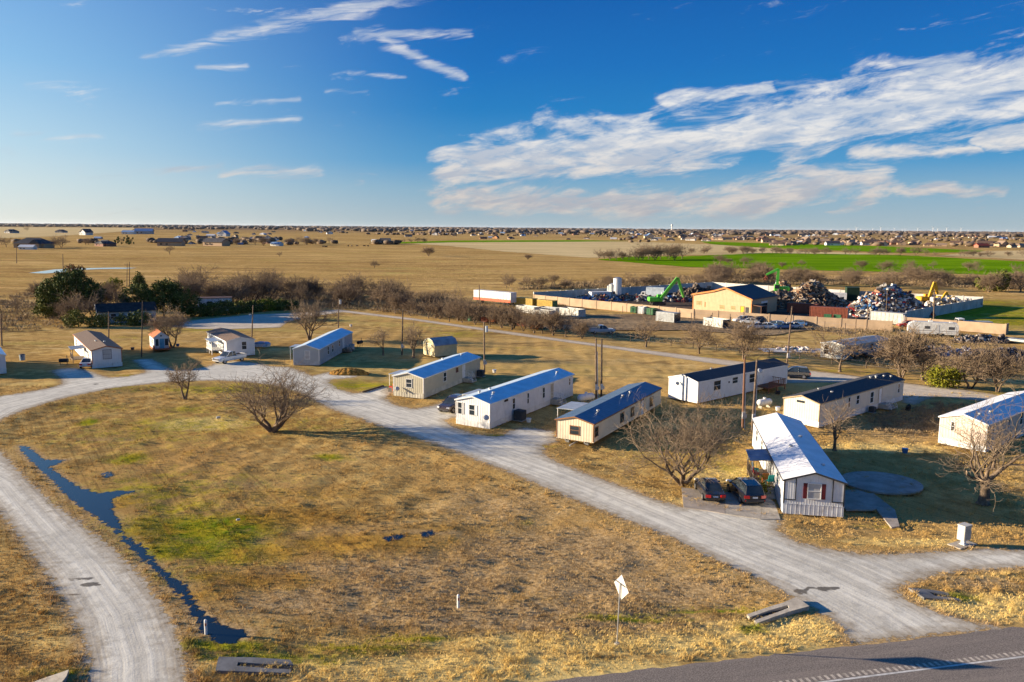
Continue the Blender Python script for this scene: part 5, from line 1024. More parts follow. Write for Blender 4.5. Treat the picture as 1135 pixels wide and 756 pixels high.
# ---- containers, dumpsters, trailers
def container(label, cat, px0, px1, name='container', L=None, Wd=2.44, H=2.6, m=None, m2=None, base=.15, ribs=.35, open_top=False, group=None, stripe=None, wheels=False, doorm=None):
    A = np.array(at(*px0)); B = np.array(at(*px1)); d = B-A; L = L or float(np.linalg.norm(d)); an = math.atan2(d[1], d[0])
    t = thing(name, label, cat, (float(A[0]), float(A[1]), 0), an, group)   # local x runs along the near bottom edge, body lies to +y
    b = MB()
    if open_top:
        b.bb(0, L, 0, .1, base, H); b.bb(0, L, Wd-.1, Wd, base, H); b.bb(0, .1, .1, Wd-.1, base, H); b.bb(L-.1, L, .1, Wd-.1, base, H); b.bb(.1, L-.1, .1, Wd-.1, base, base+.12)
    else: b.bb(0, L, 0, Wd, base, H)
    b.build('body', m, t); r = MB(); k = int(L/ribs)
    for i in range(k): x = (i+.5)*L/k; r.bb(x-ribs*.22, x+ribs*.22, -.05, -.002, base+.15, H-.15)
    for j in range(int(Wd/ribs)): y = (j+.5)*ribs; r.bb(L+.002, L+.05, y-.08, y+.08, base+.15, H-.15)
    r.build('rib', m2 or m, t)
    f = MB()
    for z in (base, H-.12): f.bb(-.02, L+.02, -.07, -.052, z, z+.12); f.bb(L+.052, L+.07, 0, Wd, z, z+.12)
    for x in (0.0, L-.1): f.bb(x, x+.1, -.09, -.072, base, H)
    f.build('frame', m2 or m, t)
    if stripe: s = MB(); s.bb(-.01, L+.01, -.12, -.092, base, base+(H-base)*.28); s.build('stripe', stripe, t)
    if doorm: s = MB(); s.bb(L+.072, L+.1, .1, Wd/2-.03, base+.12, H-.12); s.bb(L+.072, L+.1, Wd/2+.03, Wd-.1, base+.12, H-.12); s.build('door', doorm, t)
    if wheels:
        for x in (L*.1, L*.82, L*.92):
            for ya_, yb_ in ((-.02, .35), (Wd-.35, Wd+.02)): w = MB(); w.tube([(x, ya_, .5), (x, yb_, .5)], .5, 12); w.build('wheel', TYRE, t)
    return t
GRY = mat('grey_container_paint', (.36, .38, .39), .6, dirt=(.2, .17, .13)); RUSTY = mat('rust_red_paint', (.24, .07, .04), .7, dirt=(.16, .06, .035)); YEL = mat('yellow_container_paint', (.50, .34, .06), .6, dirt=(.28, .18, .06)); GRN = mat('green_dumpster_paint', (.04, .15, .065), .6, dirt=(.08, .1, .05)); PALEG = mat('pale_ribbed_paint', (.46, .46, .43), .6, dirt=(.28, .25, .2)); WBOX = mat('white_box_paint', (.62, .62, .62), .5, var=.05, dirt=(.3, .3, .3)); BLKD = mat('black_dumpster_paint', (.025, .025, .025), .7); ORG = mat('orange_rusty_paint', (.45, .13, .03), .7, dirt=(.2, .08, .04)); REDS = mat('red_stripe_paint', (.50, .09, .03), .6); DGRN = mat('dark_green_net', (.015, .04, .02), .8)
container('long white box trailer with a red lower stripe behind the lane trees', 'trailer', (525, 336), (566, 340), 'box_trailer', H=4.0, base=1.1, m=WBOX, ribs=1.2, stripe=REDS, wheels=True, doorm=WBOX)
container('left yellow roll-off container beside the white box trailer', 'container', (571, 339.3), (590, 341), m=YEL, H=2.5)
container('right yellow roll-off container with a green end', 'container', (594, 341), (612, 342.6), m=YEL, H=2.3, doorm=GRN)
container('pale ribbed trough container farthest left of the three behind the lane trees', 'container', (572, 346), (592, 348.5), m=PALEG, H=1.9, open_top=True, ribs=.8)
container('pale ribbed trough container in the middle of the three behind the lane trees', 'container', (590, 351), (608, 353), m=PALEG, H=1.9, open_top=True, ribs=.8)
container('grey ribbed open trough container right of the three, with a blue-shaded end', 'container', (620, 349.5), (641, 352.5), m=PALEG, H=2.1, open_top=True, ribs=.8)
container('low ribbed trough container behind the grey one', 'container', (596, 346.5), (616, 348.5), m=GRY, H=1.6, open_top=True, ribs=.8)
container('leftmost green dumpster outside the tan wall', 'dumpster', (698.5, 347), (704.5, 347.4), 'dumpster', Wd=2, H=1.8, m=GRN, open_top=True, ribs=.6)
container('white dumpster between the two green ones', 'dumpster', (707, 348), (713.5, 348.5), 'dumpster', Wd=2, H=2, m=WBOX, open_top=True, ribs=.6)
container('green dumpster right of the white one', 'dumpster', (716.5, 349), (723.5, 349.6), 'dumpster', Wd=2, H=1.8, m=GRN, open_top=True, ribs=.6)
container('black roll-off dumpster behind the grey one', 'dumpster', (741, 349.5), (759, 351), 'dumpster', Wd=2.2, H=1.9, m=BLKD, open_top=True, ribs=.7)
container('rusty low dumpster behind the grey one', 'dumpster', (727, 348), (739, 349), 'dumpster', Wd=2.2, H=1.3, m=RUSTY, open_top=True, ribs=.7)
container('plain grey roll-off container with a dark end in front of the black dumpster', 'container', (727, 356), (747, 358.2), m=GRY, H=2.4, Wd=2.6, doorm=NAVY)
container('white ribbed roll-off container before the junk cars', 'container', (779.5, 361), (801, 364.2), m=PALEG, H=2.0, open_top=True, ribs=.9, doorm=BLKD)
container('rust-red shipping container with pale doors inside the tan wall', 'container', (897, 352), (939, 354.5), m=RUSTY, H=2.9, doorm=GRY)
container('second rust-red container, left of and behind the one with pale doors', 'container', (872, 346.5), (905, 348.5), m=RUSTY, H=2.7)
container('green bin against the rust-red container', 'dumpster', (913, 354.8), (921, 355.3), 'dumpster', Wd=.9, H=1.5, m=GRN)
container('second green bin against the rust-red container, nearer its doors', 'dumpster', (923.5, 355.2), (931.5, 355.8), 'dumpster', Wd=.9, H=1.5, m=GRN)
container('light grey ribbed container inside the tan wall at the foot of the car heap', 'container', (964, 357.5), (1000, 360.8), m=PALEG, H=2.8, ribs=.9)
container('dark green covered bin between the two scrap heaps', 'container', (938, 333), (952, 333.4), m=DGRN, H=4.2, Wd=4)
container('pale container between the two scrap heaps', 'container', (920, 333.5), (938, 334.2), m=WBOX, H=2.6)
container('left orange bin glowing among the lane trees', 'dumpster', (541, 357.5), (549, 358.2), 'dumpster', Wd=1.6, H=1.3, m=ORG, open_top=True, ribs=.6)
container('right orange bin among the lane trees', 'dumpster', (588, 364.2), (596, 365.3), 'dumpster', Wd=1.6, H=1.4, m=ORG, open_top=True, ribs=.6)
container('dark red bin half hidden behind the lane trees', 'dumpster', (573, 361.5), (584, 362.6), 'dumpster', Wd=1.6, H=1.4, m=RUSTY, open_top=True, ribs=.6)
container('small green box at the left end of the lane trees', 'box', (519, 356.5), (521.5, 356.8), 'utility_box', Wd=.8, H=1.5, m=GRN)
container('rusty bin left of the left orange bin', 'dumpster', (533, 357), (540, 357.6), 'dumpster', Wd=1.6, H=1.2, m=RUSTY, open_top=True, ribs=.6)
container('low pale flatbed trailer at the right edge by the travel trailer', 'trailer', (1103, 378), (1140, 382.5), 'flatbed_trailer', H=.85, base=.45, m=PALEG, ribs=1.5, wheels=False)
# travel trailer
A = np.array(at(1006, 371.5)); B = np.array(at(1062, 374.3)); d = B-A; L = float(np.linalg.norm(d))
tt = thing('travel_trailer', 'weathered white travel trailer standing just outside the end of the tan wall', 'travel trailer', (float(A[0]), float(A[1]), 0), math.atan2(d[1], d[0]))
mb = MB(); mb.prism_y([(0, .9), (.5, .5), (L, .5), (L, 2.5), (L-.35, 3.0), (1.2, 3.05), (.3, 2.6), (0, 2.0)], 0, 2.5); mb.build('body', mat('worn_white_panel', (.55, .55, .54), .6, dirt=(.22, .21, .2)), tt)
for x, w2 in ((3.2, 1.0), (7.8, 1.1)): g = MB(); g.bb(x, x+w2, -.03, -.002, 1.6, 2.2); f_ = g.build('window', DARKP, tt)
g = MB(); g.bb(5.3, 6.0, -.03, -.002, .7, 2.5); g.build('door', mat('trailer_door', (.42, .42, .42), .6), tt); g = MB(); g.bb(.6, L-.1, -.02, -.003, 1.15, 1.28); g.bb(.6, L-.1, -.02, -.003, .75, .8); g.build('stripe', mat('grey_stripe', (.2, .2, .22), .6), tt)
for x in (L*.6, L*.7): w = MB(); w.tube([(x, -.02, .36), (x, .22, .36)], .36, 10); w.build('wheel', TYRE, tt)
g = MB(); g.bb(-1.2, .5, 1.2, 1.3, .45, .55); g.build('tow_bar', STEEL, tt); g = MB(); g.bb(4, 4.8, .9, 1.6, 3.05, 3.3); g.bb(8, 8.6, .9, 1.4, 3.04, 3.2); g.build('roof_unit', WHITE, tt)
# semi truck in the yard and smaller trucks
def truck(label, loc, rz, cabm, boxm, L=6.5, H=3.4, group=None):
    t = thing('truck', label, 'truck', loc, rz, group); b = MB(); b.prism_x([(0, .7), (2.1, .7), (2.1, 1.7), (1.5, 1.8), (1.2, 2.7), (0, 2.8)], -1.15, 1.15); b.build('cab', cabm, t)
    g = MB(); g.prism_x([(1.53, 1.85), (1.25, 2.6), (1.27, 2.6), (1.56, 1.85)], -.95, .95); g.bb(1.152, 1.17, .3, 1.1, 1.9, 2.5); g.bb(-1.17, -1.152, .3, 1.1, 1.9, 2.5); g.build('window', GLASS, t)
    b = MB(); b.bb(-1.2, 1.2, -L, -.25, 1.0, H); b.build('cargo_box', boxm, t)
    for y in (1.3, -L+.8, -L+2):
        for xa_, xb_ in ((-1.15, -.85), (.85, 1.15)): w = MB(); w.tube([(xa_, y, .5), (xb_, y, .5)], .5, 10); w.build('wheel', TYRE, t)
    return t
truck('white semi truck parked in the scrapyard left of the first green handler', (*at(716, 332.5), 0), R_(65), WHT, mat('blue_white_box', (.40, .46, .52), .5), 6, 4.2)
truck('small white truck with a red box at the left end of the scrapyard', (*at(628, 331.5), 0), R_(-75), WHT, RUSTY, 4, 2.4)
truck('white truck standing behind the tan wall segment next to the travel trailer', (*at(1066, 366), 0), R_(80), WHT, GRY, 6, 2.2)
truck('pale tanker-like truck in front of the white silo', (*at(676, 332), 0), R_(-70), GRY, WBOX, 7, 2.6)
# silos
for i, (x, y, r_, h_, m_, lb) in enumerate([(684, 331, 1.35, 6.6, WBOX, 'tall white silo standing in the scrapyard'), (678.5, 330.8, 1.05, 4.6, PALEG, 'shorter pale silo left of the tall white one'), (675.5, 330.6, .85, 4.0, GRY, 'shortest grey silo at the left of the three')]):
    t = thing('silo', lb, 'silo', (*at(x, y), 0)); m = MB(); m.tube([(0, 0, .8), (0, 0, h_)], r_, 16); m.build('tank', m_, t, False); m = MB(); m.tube([(0, 0, h_), (0, 0, h_+.35)], [r_, .3], 16)
    for a_ in range(4): m.tube([(math.cos(a_*1.57)*r_*.9, math.sin(a_*1.57)*r_*.9, 0), (math.cos(a_*1.57)*r_*.9, math.sin(a_*1.57)*r_*.9, 1.)], .1, 5)
    m.build('roof', STEEL, t)
# ---- material handlers
GRNX = mat('bright_green_machine', (.11, .52, .05), .5, var=.08, scale=1, dirt=(.10, .14, .05)); YELX = mat('yellow_machine', (.58, .33, .02), .5, dirt=(.25, .16, .03)); DST = mat('dark_steel', (.06, .055, .05), .6, metal=.3, var=.2)
def handler(label, loc, rz, pm, b1, b2, th=.45, grab=True, scale=1., tracks=True):
    """boom joints b1 (elbow) and b2 (tip) as (forward, up)"""
    t = thing('excavator', label, 'excavator', loc, rz); u = MB()
    for s_ in (-1, 1): u.box(s_*1.3, 0, .45, .55, 4.2, .9, bev=.15)
    u.box(0, 0, .8, 2.2, 2.6, .5); u.build('undercarriage', DST, t)
    b = MB(); b.box(.2, -1.5, 1.75, 2.9, 2.9, 1.3, bev=.2); b.box(.7, .3, 1.45, 1.6, 1.6, .7, bev=.1); b.build('engine_housing', pm, t)
    c = MB(); c.box(-.95, .75, 2.1, 1.1, 1.7, 2.0, bev=.12); cb_ = c.build('cab', pm, t); g = MB(); g.box(-.95, 1.615, 2.3, .9, .03, 1.3); g.box(-1.515, .75, 2.4, .03, 1.3, 1.1); g.build('window', GLASS, cb_)
    def beam(mb, p, q, w0, w1, x=.45):
        p = Vector((x, p[0], p[1])); q = Vector((x, q[0], q[1])); d_ = (q-p).normalized(); nn = Vector((0, -d_.z, d_.y)); sx_ = Vector((th*.45, 0, 0)); vs = []
        for o, w_ in ((p, w0), ((p*.5+q*.5), max(w0, w1)*1.08), (q, w1)): vs += [o-sx_-nn*w_/2, o+sx_-nn*w_/2, o+sx_+nn*w_/2, o-sx_+nn*w_/2]
        mb.add(vs, [[0, 1, 2, 3], [11, 10, 9, 8]]+[[i*4+j, i*4+4+j, i*4+4+(j+1) % 4, i*4+(j+1) % 4] for i in range(2) for j in range(4)])
    m = MB(); beam(m, (.6, 1.7), b1, th*1.5, th*1.5); m.build('boom', pm, t); m = MB(); beam(m, b1, b2, th*1.35, th*.9); m.build('stick', pm, t)
    m = MB(); m.tube([(.45, 1.3, 1.3), (.45, b1[0]*.5+.6, b1[1]*.5+.6)], .12, 6); m.tube([(.45, b1[0]*.75, b1[1]*.8), (.45, (b1[0]+b2[0])/2+.1, (b1[1]+b2[1])/2+.3)], .1, 6); m.build('hydraulic_cylinder', STEEL, t)
    if grab:
        m = MB(); x, y, z = .45, b2[0], b2[1]; m.tube([(x, y, z), (x, y, z-.5)], .14, 6)
        for k in range(5): a_ = k*1.257; m.tube([(x, y, z-.5), (x+math.cos(a_)*.6, y+math.sin(a_)*.6, z-.9), (x+math.cos(a_)*.55, y+math.sin(a_)*.55, z-1.3), (x+math.cos(a_)*.15, y+math.sin(a_)*.15, z-1.7)], [.12, .12, .1, .04], 5)
        m.build('grapple', RUSTY if pm is GRNX else DST, t)
    t.scale = (scale,)*3; return t
handler('bright green material handler with raised boom left of the workshop', (*at(729, 338), 0), R_(-88), GRNX, (5.6, 8.2), (7.6, 2.4), .55)
hx_, hy_ = at(862.5, 338); handler('second bright green material handler perched on the scrap heap behind the workshop', (hx_, hy_, 3.2), R_(78), GRNX, (.4, 7.6), (3.9, 5.8), .5)
handler('yellow excavator with raised arm at the right side of the car heap', (*at(1026, 337), 0), R_(-80), YELX, (2.2, 6.8), (3.4, 3.2), .6)
handler('second, lower yellow excavator close behind the grey wall', (*at(1040, 338), 0), R_(-75), YELX, (2.6, 4.6), (4.2, 2.2), .5, scale=.85)
# ---- scrap heaps (nobody could count the pieces)
def heapmat(name, cols):
    m, t, b = new_mat(name); g = t.new('ShaderNodeNewGeometry'); r = t.new('ShaderNodeValToRGB'); t.put(r.inputs[0], g.outputs['Random Per Island']); r.color_ramp.interpolation = 'CONSTANT'
    while len(r.color_ramp.elements) < len(cols): r.color_ramp.elements.new(.5)
    for i, c_ in enumerate(cols): r.color_ramp.elements[i].position = i/len(cols); r.color_ramp.elements[i].color = (*c_, 1)
    t.put(b.inputs['Base Color'], r.outputs[0]); b.inputs['Roughness'].default_value = .6; return m
def heap(name, px, py, rx, ry, h, n, s, m, seed, peaks):
    r = random.Random(seed); cx, cy = at(px, py); mb = MB()
    def H(u, v): return max([0]+[ph*max(0, 1-math.hypot((u-pu)/pr, (v-pv)/pr)) for pu, pv, pr, ph in peaks])*h
    for _ in range(n):
        while True:
            u, v = r.uniform(-1.05, 1.05), r.uniform(-1, 1); z = H(u, v)
            if z > .15: break
        a_, b_, c_ = s*r.uniform(.4, 1.6), s*r.uniform(.3, 1.), s*r.uniform(.12, .55); dz = r.uniform(-.5, .25)
        mb.box(cx+u*rx, cy+v*ry, max(.1, z+dz), a_, b_, c_, rz=r.uniform(0, 6.3), ry=r.gauss(0, .6), rx=r.gauss(0, .6))
    nn = 16; vs = []; 
    for i in range(nn+1):
        for j in range(nn+1): u, v = -1.05+2.1*i/nn, -1+2*j/nn; vs.append((cx+u*rx, cy+v*ry, H(u, v)*.93-.05))
    mb.add(vs, [[i*(nn+1)+j, (i+1)*(nn+1)+j, (i+1)*(nn+1)+j+1, i*(nn+1)+j+1] for i in range(nn) for j in range(nn)])
    return tag(mb.build(name, m), kind='stuff')
BRS = heapmat('brown_scrap', [(.07, .05, .04), (.22, .14, .085), (.30, .20, .12), (.11, .07, .045), (.35, .25, .16), (.05, .045, .045), (.24, .11, .05), (.16, .13, .11), (.42, .36, .29)])
CRS = heapmat('crushed_car_scrap', [(.50, .50, .50), (.10, .09, .09), (.27, .24, .21), (.04, .04, .045), (.38, .04, .03), (.20, .14, .10), (.60, .58, .55), (.05, .04, .04), (.24, .19, .14), (.13, .10, .09), (.38, .36, .33), (.05, .16, .36), (.08, .09, .11), (.26, .12, .06), (.07, .06, .06), (.42, .38, .32)])
heap('scrap_heap', 890, 341, 14.5, 7, 8.0, 1500, 1.25, BRS, 1, [(.15, 0, .75, 1.02), (-.45, 0, .6, .62), (-.85, 0, .5, .5), (.5, 0, .55, .55)])
heap('crushed_car_heap', 983, 350, 11.6, 7, 8.6, 1500, 1.35, CRS, 2, [(-.08, 0, .8, .98), (.12, .1, .7, .96), (.42, 0, .55, .72), (-.5, 0, .55, .62), (-.25, -.2, .5, .8), (.75, 0, .35, .3)])
heap('scrap_heap', 771, 330, 7, 4, 4.2, 420, 1.2, heapmat('dark_scrap', [(.03, .028, .028), (.06, .05, .045), (.10, .07, .05), (.16, .12, .09)]), 3, [(0, 0, .9, 1.), (-.5, .2, .6, .8), (.6, 0, .5, .9)])
heap('rubble_heap', 868, 332, 5, 4, 6.5, 260, 1.3, BRS, 4, [(0, 0, 1, 1.)])
heap('loose_scrap', 735, 334, 9, 3, 2.0, 220, 1.1, CRS, 5, [(0, 0, .9, 1), (-.6, 0, .5, .9), (.6, 0, .5, .9)])
heap('loose_scrap', 665, 333, 8, 3, 1.8, 200, 1.1, CRS, 6, [(0, 0, .9, 1), (-.6, 0, .5, .9), (.6, 0, .5, .9)])
heap('loose_scrap', 695, 332, 5, 3, 1.6, 140, 1.0, BRS, 7, [(0, 0, .9, 1), (-.6, 0, .5, .9), (.6, 0, .5, .9)])
heap('wall_rubble', 1055, 340, 8, 2.5, 3.0, 160, 1.3, heapmat('pale_rubble', [(.5, .49, .46), (.35, .3, .25), (.58, .57, .54), (.2, .17, .14), (.4, .3, .15)]), 8, [(0, 0, .9, 1), (-.6, 0, .5, .9), (.6, 0, .5, .9)])
heap('brush_pile', 1090, 379, 6, 1.6, 1.5, 200, .7, heapmat('grey_branches', [(.14, .11, .09), (.25, .2, .16), (.09, .07, .06), (.3, .27, .24)]), 9, [(0, 0, .9, 1), (-.6, 0, .5, .9), (.6, 0, .5, .9)])
heap('roadside_rubbish', 880, 388, 6, 2.5, .35, 120, .5, heapmat('pale_rubbish', [(.5, .48, .46), (.4, .3, .28), (.6, .58, .55), (.3, .28, .26)]), 10, [(0, 0, 1, 1)])
heap('junk_pile', 1040, 392, 9, 3, 1.3, 170, .8, heapmat('mixed_junk', [(.2, .2, .24), (.1, .08, .07), (.35, .34, .38), (.12, .1, .1), (.06, .12, .3)]), 11, [(0, 0, .9, 1), (-.6, 0, .5, .9), (.6, 0, .5, .9)])
heap('junk_pile', 1118, 398, 8, 3, 1.8, 170, 1.0, heapmat('dark_junk', [(.03, .03, .035), (.06, .06, .08), (.1, .1, .12), (.04, .03, .03)]), 12, [(0, 0, .9, 1), (-.6, 0, .5, .9), (.6, 0, .5, .9)])
# orange dirt mound
r = random.Random(5); mb = MB(); n_ = 34; m_ = 20; vs = []
for i in range(n_):
    for j in range(m_): u, v = -1+2*i/(n_-1), -1+2*j/(m_-1); q_ = max(0, 1-u*u-v*v); vs.append((u*3.1, v*1.5, .85*q_**.7+(.14*r.random() if q_ > .02 else 0)-.03))
mb.add(vs, [[i*m_+j, (i+1)*m_+j, (i+1)*m_+j+1, i*m_+j+1] for i in range(n_-1) for j in range(m_-1)]); o = mb.build('dirt_mound', mat('orange_clay', (.40, .20, .035), .95, var=.35, scale=2.5, bump=.05, bscale=6), None); o.location = (*at(387, 414.5), 0); tag(o, 'low mound of orange earth between the grey and the khaki mobile homes', 'dirt mound')

# ================================================================== POLES, SIGNS, YARD THINGS
PW_ = mat('pole_wood', (.17, .12, .085), .9, var=.25, scale=3); PWD = mat('dark_pole_wood', (.08, .058, .045), .9, var=.25, scale=3); PWR = mat('reddish_pole', (.20, .10, .06), .8)
def pole(label, base, top, m=PW_, r=.14, arm=False, xf=False, meter=False, conduit=False, lamp=False, group=None):
    A = np.array(at(*base)); d = ray(*top); tt_ = A[1]/d[1]; zt = CAM_H+d[2]*tt_; xt = d[0]*tt_-A[0]
    t = thing('utility_pole', label, 'utility pole', (float(A[0]), float(A[1]), 0), 0, group); p = MB(); p.tube([(0, 0, -.1), (xt*.5, 0, zt*.5), (xt, 0, zt)], [r, r*.88, r*.72], 8); p.build('post', m, t)
    if arm: a_ = MB(); a_.box(xt*.94, 0, zt-.5, 1.9, .1, .12, rz=.4); [a_.tube([(xt*.94+s_*.8*math.cos(.4), s_*.8*math.sin(.4), zt-.44), (xt*.94+s_*.8*math.cos(.4), s_*.8*math.sin(.4), zt-.25)], .05, 5) for s_ in (-1, 1)]; a_.build('crossarm', m, t)
    if xf: a_ = MB(); a_.tube([(xt*.85+.38, 0, zt*.80), (xt*.85+.38, 0, zt*.80+.95)], .24, 10); a_.tube([(xt*.85, 0, zt*.85), (xt*.85+.38, 0, zt*.85)], .04, 5); a_.build('transformer', mat('transformer_grey', (.42, .46, .5), .4), t)
    if meter: a_ = MB(); a_.box(xt*.2+.02, -r-.1, 1.55, .34, .2, .75); a_.box(xt*.2+.3, -r*.5, 1.4, .22, .16, .4); a_.build('meter_box', mat('meter_grey', (.5, .51, .52), .5), t)
    if conduit: a_ = MB(); a_.tube([(r+.06, -.05, 0), (xt*.8+r*.8+.06, -.05, zt*.78)], .05, 6); a_.build('conduit', mat('pale_conduit', (.55, .56, .58), .5), t)
    if lamp: a_ = MB(); a_.tube([(xt*.7, 0, zt*.72), (xt*.7-.5, 0, zt*.74)], .03, 5); a_.box(xt*.7-.55, 0, zt*.72, .35, .25, .2); a_.build('yard_light', mat('lamp_grey', (.5, .5, .5), .5), t)
    return (float(A[0]+xt), float(A[1]), float(zt))
POLES = {}
for k_, lb, b_, t_, kw in (
 ('a', 'left pole of the close pair behind the cream home, with a grey meter box', (661, 441.5), (660.5, 375), dict(meter=True, conduit=True)), ('b', 'darker right pole of the close pair behind the cream home', (666.5, 441), (667, 375.5), dict(m=PWD, meter=True)),
 ('c', 'reddish-brown pole with a white conduit between the forked tree and the nearest home', (823, 474.5), (825.5, 397), dict(m=PWR, conduit=True, meter=True)), ('d', 'pale pole just right of the reddish-brown one, with a small bracket on top', (833.5, 477), (839, 398.5), dict(conduit=True, meter=True, lamp=False, arm=False)),
 ('e', 'pole with a pale transformer beside the far end of the khaki home', (537, 412), (536.5, 357), dict(xf=True, meter=True)), ('f', 'pole among the lane trees in front of the white box trailer', (532.5, 356), (531, 315.5), dict(arm=False)),
 ('g', 'pole with a meter box next to the low leafless tree behind the khaki home', (445.5, 393), (446.5, 343), dict(m=PWD, meter=True)), ('h', 'pole behind the grey home with a pale transformer', (375, 363), (375.5, 330.5), dict(xf=True)),
 ('i', 'pole with a yard light behind the home with the white porch', (279, 376), (280.5, 338), dict(lamp=True)), ('j', 'tall dark slender pole beside the blue-shaded gravel drive', (156.8, 395.5), (158, 333.5), dict(m=PWD, r=.11)),
 ('k', 'short pole right behind the home with the brown roof and orange eaves', (120.5, 375), (120.5, 345.5), dict()), ('l', 'pole at the left edge behind the home cut by the frame', (2, 383), (1, 348), dict()),
 ('m', 'leaning pole with a pale box behind the white home with the black roof', (872, 404), (878, 339.5), dict(meter=True, xf=False, lamp=True)), ('n', 'pole in front of the rust-red container doors', (948, 373.5), (949.5, 340.5), dict(r=.11)),
 ('o', 'pole inside the yard in front of the crushed car heap', (981.5, 357), (983.5, 322), dict(r=.11)), ('p', 'thin pole left of the crushed car heap', (961.5, 356), (962.5, 327), dict(r=.1)),
 ('q', 'pole behind the travel trailer against the grey wall', (1034.5, 361), (1036, 321), dict(arm=True)), ('r', 'lone pole rising behind the left thicket', (222.5, 312), (222.5, 295), dict()),
 ('s', 'left pole of the pair behind the grove', (140.5, 318), (141, 292), dict(arm=True)), ('t', 'right pole of the pair behind the grove', (143.5, 318), (143.5, 290), dict()), ('u', 'far pole in the prairie near the left edge', (18.5, 292), (18.3, 273), dict(r=.2)), ('v', 'far pole in the prairie beside the pond', (70, 299.5), (69.6, 281.5), dict(r=.2)),
 ('w', 'small post in the prairie above the lane belt', (337, 312), (337, 308), dict(r=.2))):
    POLES[k_] = pole(lb, b_, t_, **kw)
def cable(label, p, q, sag, r=.022):
    pts = []; 
    for i in range(17): f = i/16; pts.append((p[0]+(q[0]-p[0])*f, p[1]+(q[1]-p[1])*f, p[2]+(q[2]-p[2])*f-sag*4*f*(1-f)))
    m = MB(); m.tube(pts, r, 4); tag(m.build('power_cable', mat('black_cable', (.05, .05, .05), .7)), label, 'cable')
cable('overhead cable from the pale pole past the ivory home to the right edge', POLES['d'], (74, 74, 7.6), .9); cable('lower overhead cable running from the reddish pole to the right edge', POLES['c'], (74, 70, 6.4), 1.1)
cable('overhead cable from the pole pair to the reddish-brown pole', POLES['b'], POLES['c'], .5, .010); cable('overhead cable between the pale pole and the leaning pole', POLES['d'], POLES['m'], 1.0); cable('overhead cable between the transformer pole and the pole pair', POLES['e'], POLES['a'], .6, .01)
cable('overhead cable between the light pole and the transformer pole behind the grey home', POLES['i'], POLES['h'], .8, .018); cable('overhead cable between the slender dark pole and the yard light pole', POLES['j'], POLES['i'], .9, .018); cable('overhead cable between the meter pole and the transformer pole beside the khaki home', POLES['g'], POLES['e'], .6, .018); cable('overhead cable between the two meter poles behind the grey home', POLES['h'], POLES['g'], .7, .012)
# diamond road sign
sx0, sy0 = at(683.8, 714); t = thing('road_sign', 'diamond road sign seen edge-on from behind on a thin metal post beside the highway', 'road sign', (sx0, sy0, 0)); m = MB(); m.tube([(0, 0, 0), (.08, -.02, 3.55)], .036, 8); m.build('post', STEEL, t)
u_ = Vector((.42, -.907, 0)).normalized(); n_v = Vector((-.907, -.42, 0)).normalized(); c0 = Vector((.10, -.03, 3.30)); hd2 = .72
m = MB(); vs = []
for o in (-.006, .006): vs += [c0+n_v*o*-1+Vector((.05, 0, 0))+u_*a_*hd2+Vector((0, 0, b_*hd2)) for a_, b_ in ((1, 0), (0, 1), (-1, 0), (0, -1))]
m.add(vs, [[0, 1, 2, 3], [7, 6, 5, 4]]+[[i, 4+i, 4+(i+1) % 4, (i+1) % 4] for i in range(4)]); m.build('sign_plate', mat('bare_sign_back', (.62, .60, .56), .4, metal=.2, var=.03), t)
m = MB(); p_ = c0+n_v*.03; m.tube([p_+u_*-.5+Vector((0, 0, .22)), p_+u_*.5+Vector((0, 0, .22))], .02, 5); m.build('bracket', DARKP, t)
m = MB(); m.tube([(0, 0, 0), (0, 0, .08)], .14, 8); m.build('footing', CONC, t)
# cluster mailbox
x_, y_ = at(1067.5, 604); t = thing('cluster_mailbox', 'pale grey cluster mailbox on a pedestal at the gravel entrance', 'mailbox', (x_, y_, 0), R_(28)); m = MB(); m.bb(-1.0, .95, -.45, .55, .0, .06); m.build('pad', CONC, t); m = MB(); m.bb(-.12, .12, -.12, .12, .06, .42); m.bb(-.2, .2, -.2, .2, .06, .10); m.build('pedestal', WHITE, t)
CBM = mat('mailbox_paint', (.50, .48, .43), .5, var=.04); m = MB(); m.box(0, 0, .97, .80, .56, 1.1, bev=.02); m.box(0, 0, 1.535, .86, .62, .04); bo = m.build('cabinet', CBM, t)
for i in range(3):
    for j in range(5):
        if i == 2 and j < 2: continue
        m = MB(); m.bb(-.37+i*.25, -.14+i*.25, -.295, -.281, .50+j*.2, .67+j*.2); m.build('box_door', mat('mailbox_door', (.42, .40, .36), .5), bo)
m = MB(); m.bb(.13, .36, -.295, -.281, .46, .86); m.build('parcel_door', mat('mailbox_door', (1, 1, 1)), bo)
for lb, p, h_ in (('white cable marker post standing in the end of the ditch water', (228.5, 703), .88), ('white cable marker post in the mown field near the highway', (508, 673.8), .86)):
    t = thing('marker_post', lb, 'marker post', (*at(*p), 0)); m = MB(); m.tube([(0, 0, 0), (0, 0, h_-.08), (0, 0, h_-.02), (0, 0, h_)], [.085, .085, .06, .02], 12); m.build('post', mat('white_plastic', (.66, .66, .64), .5, var=.02), t); m = MB(); m.box(.02, -.088, h_-.28, .09, .012, .16); m.build('decal', mat('orange_decal', (.55, .12, .04), .6), t)
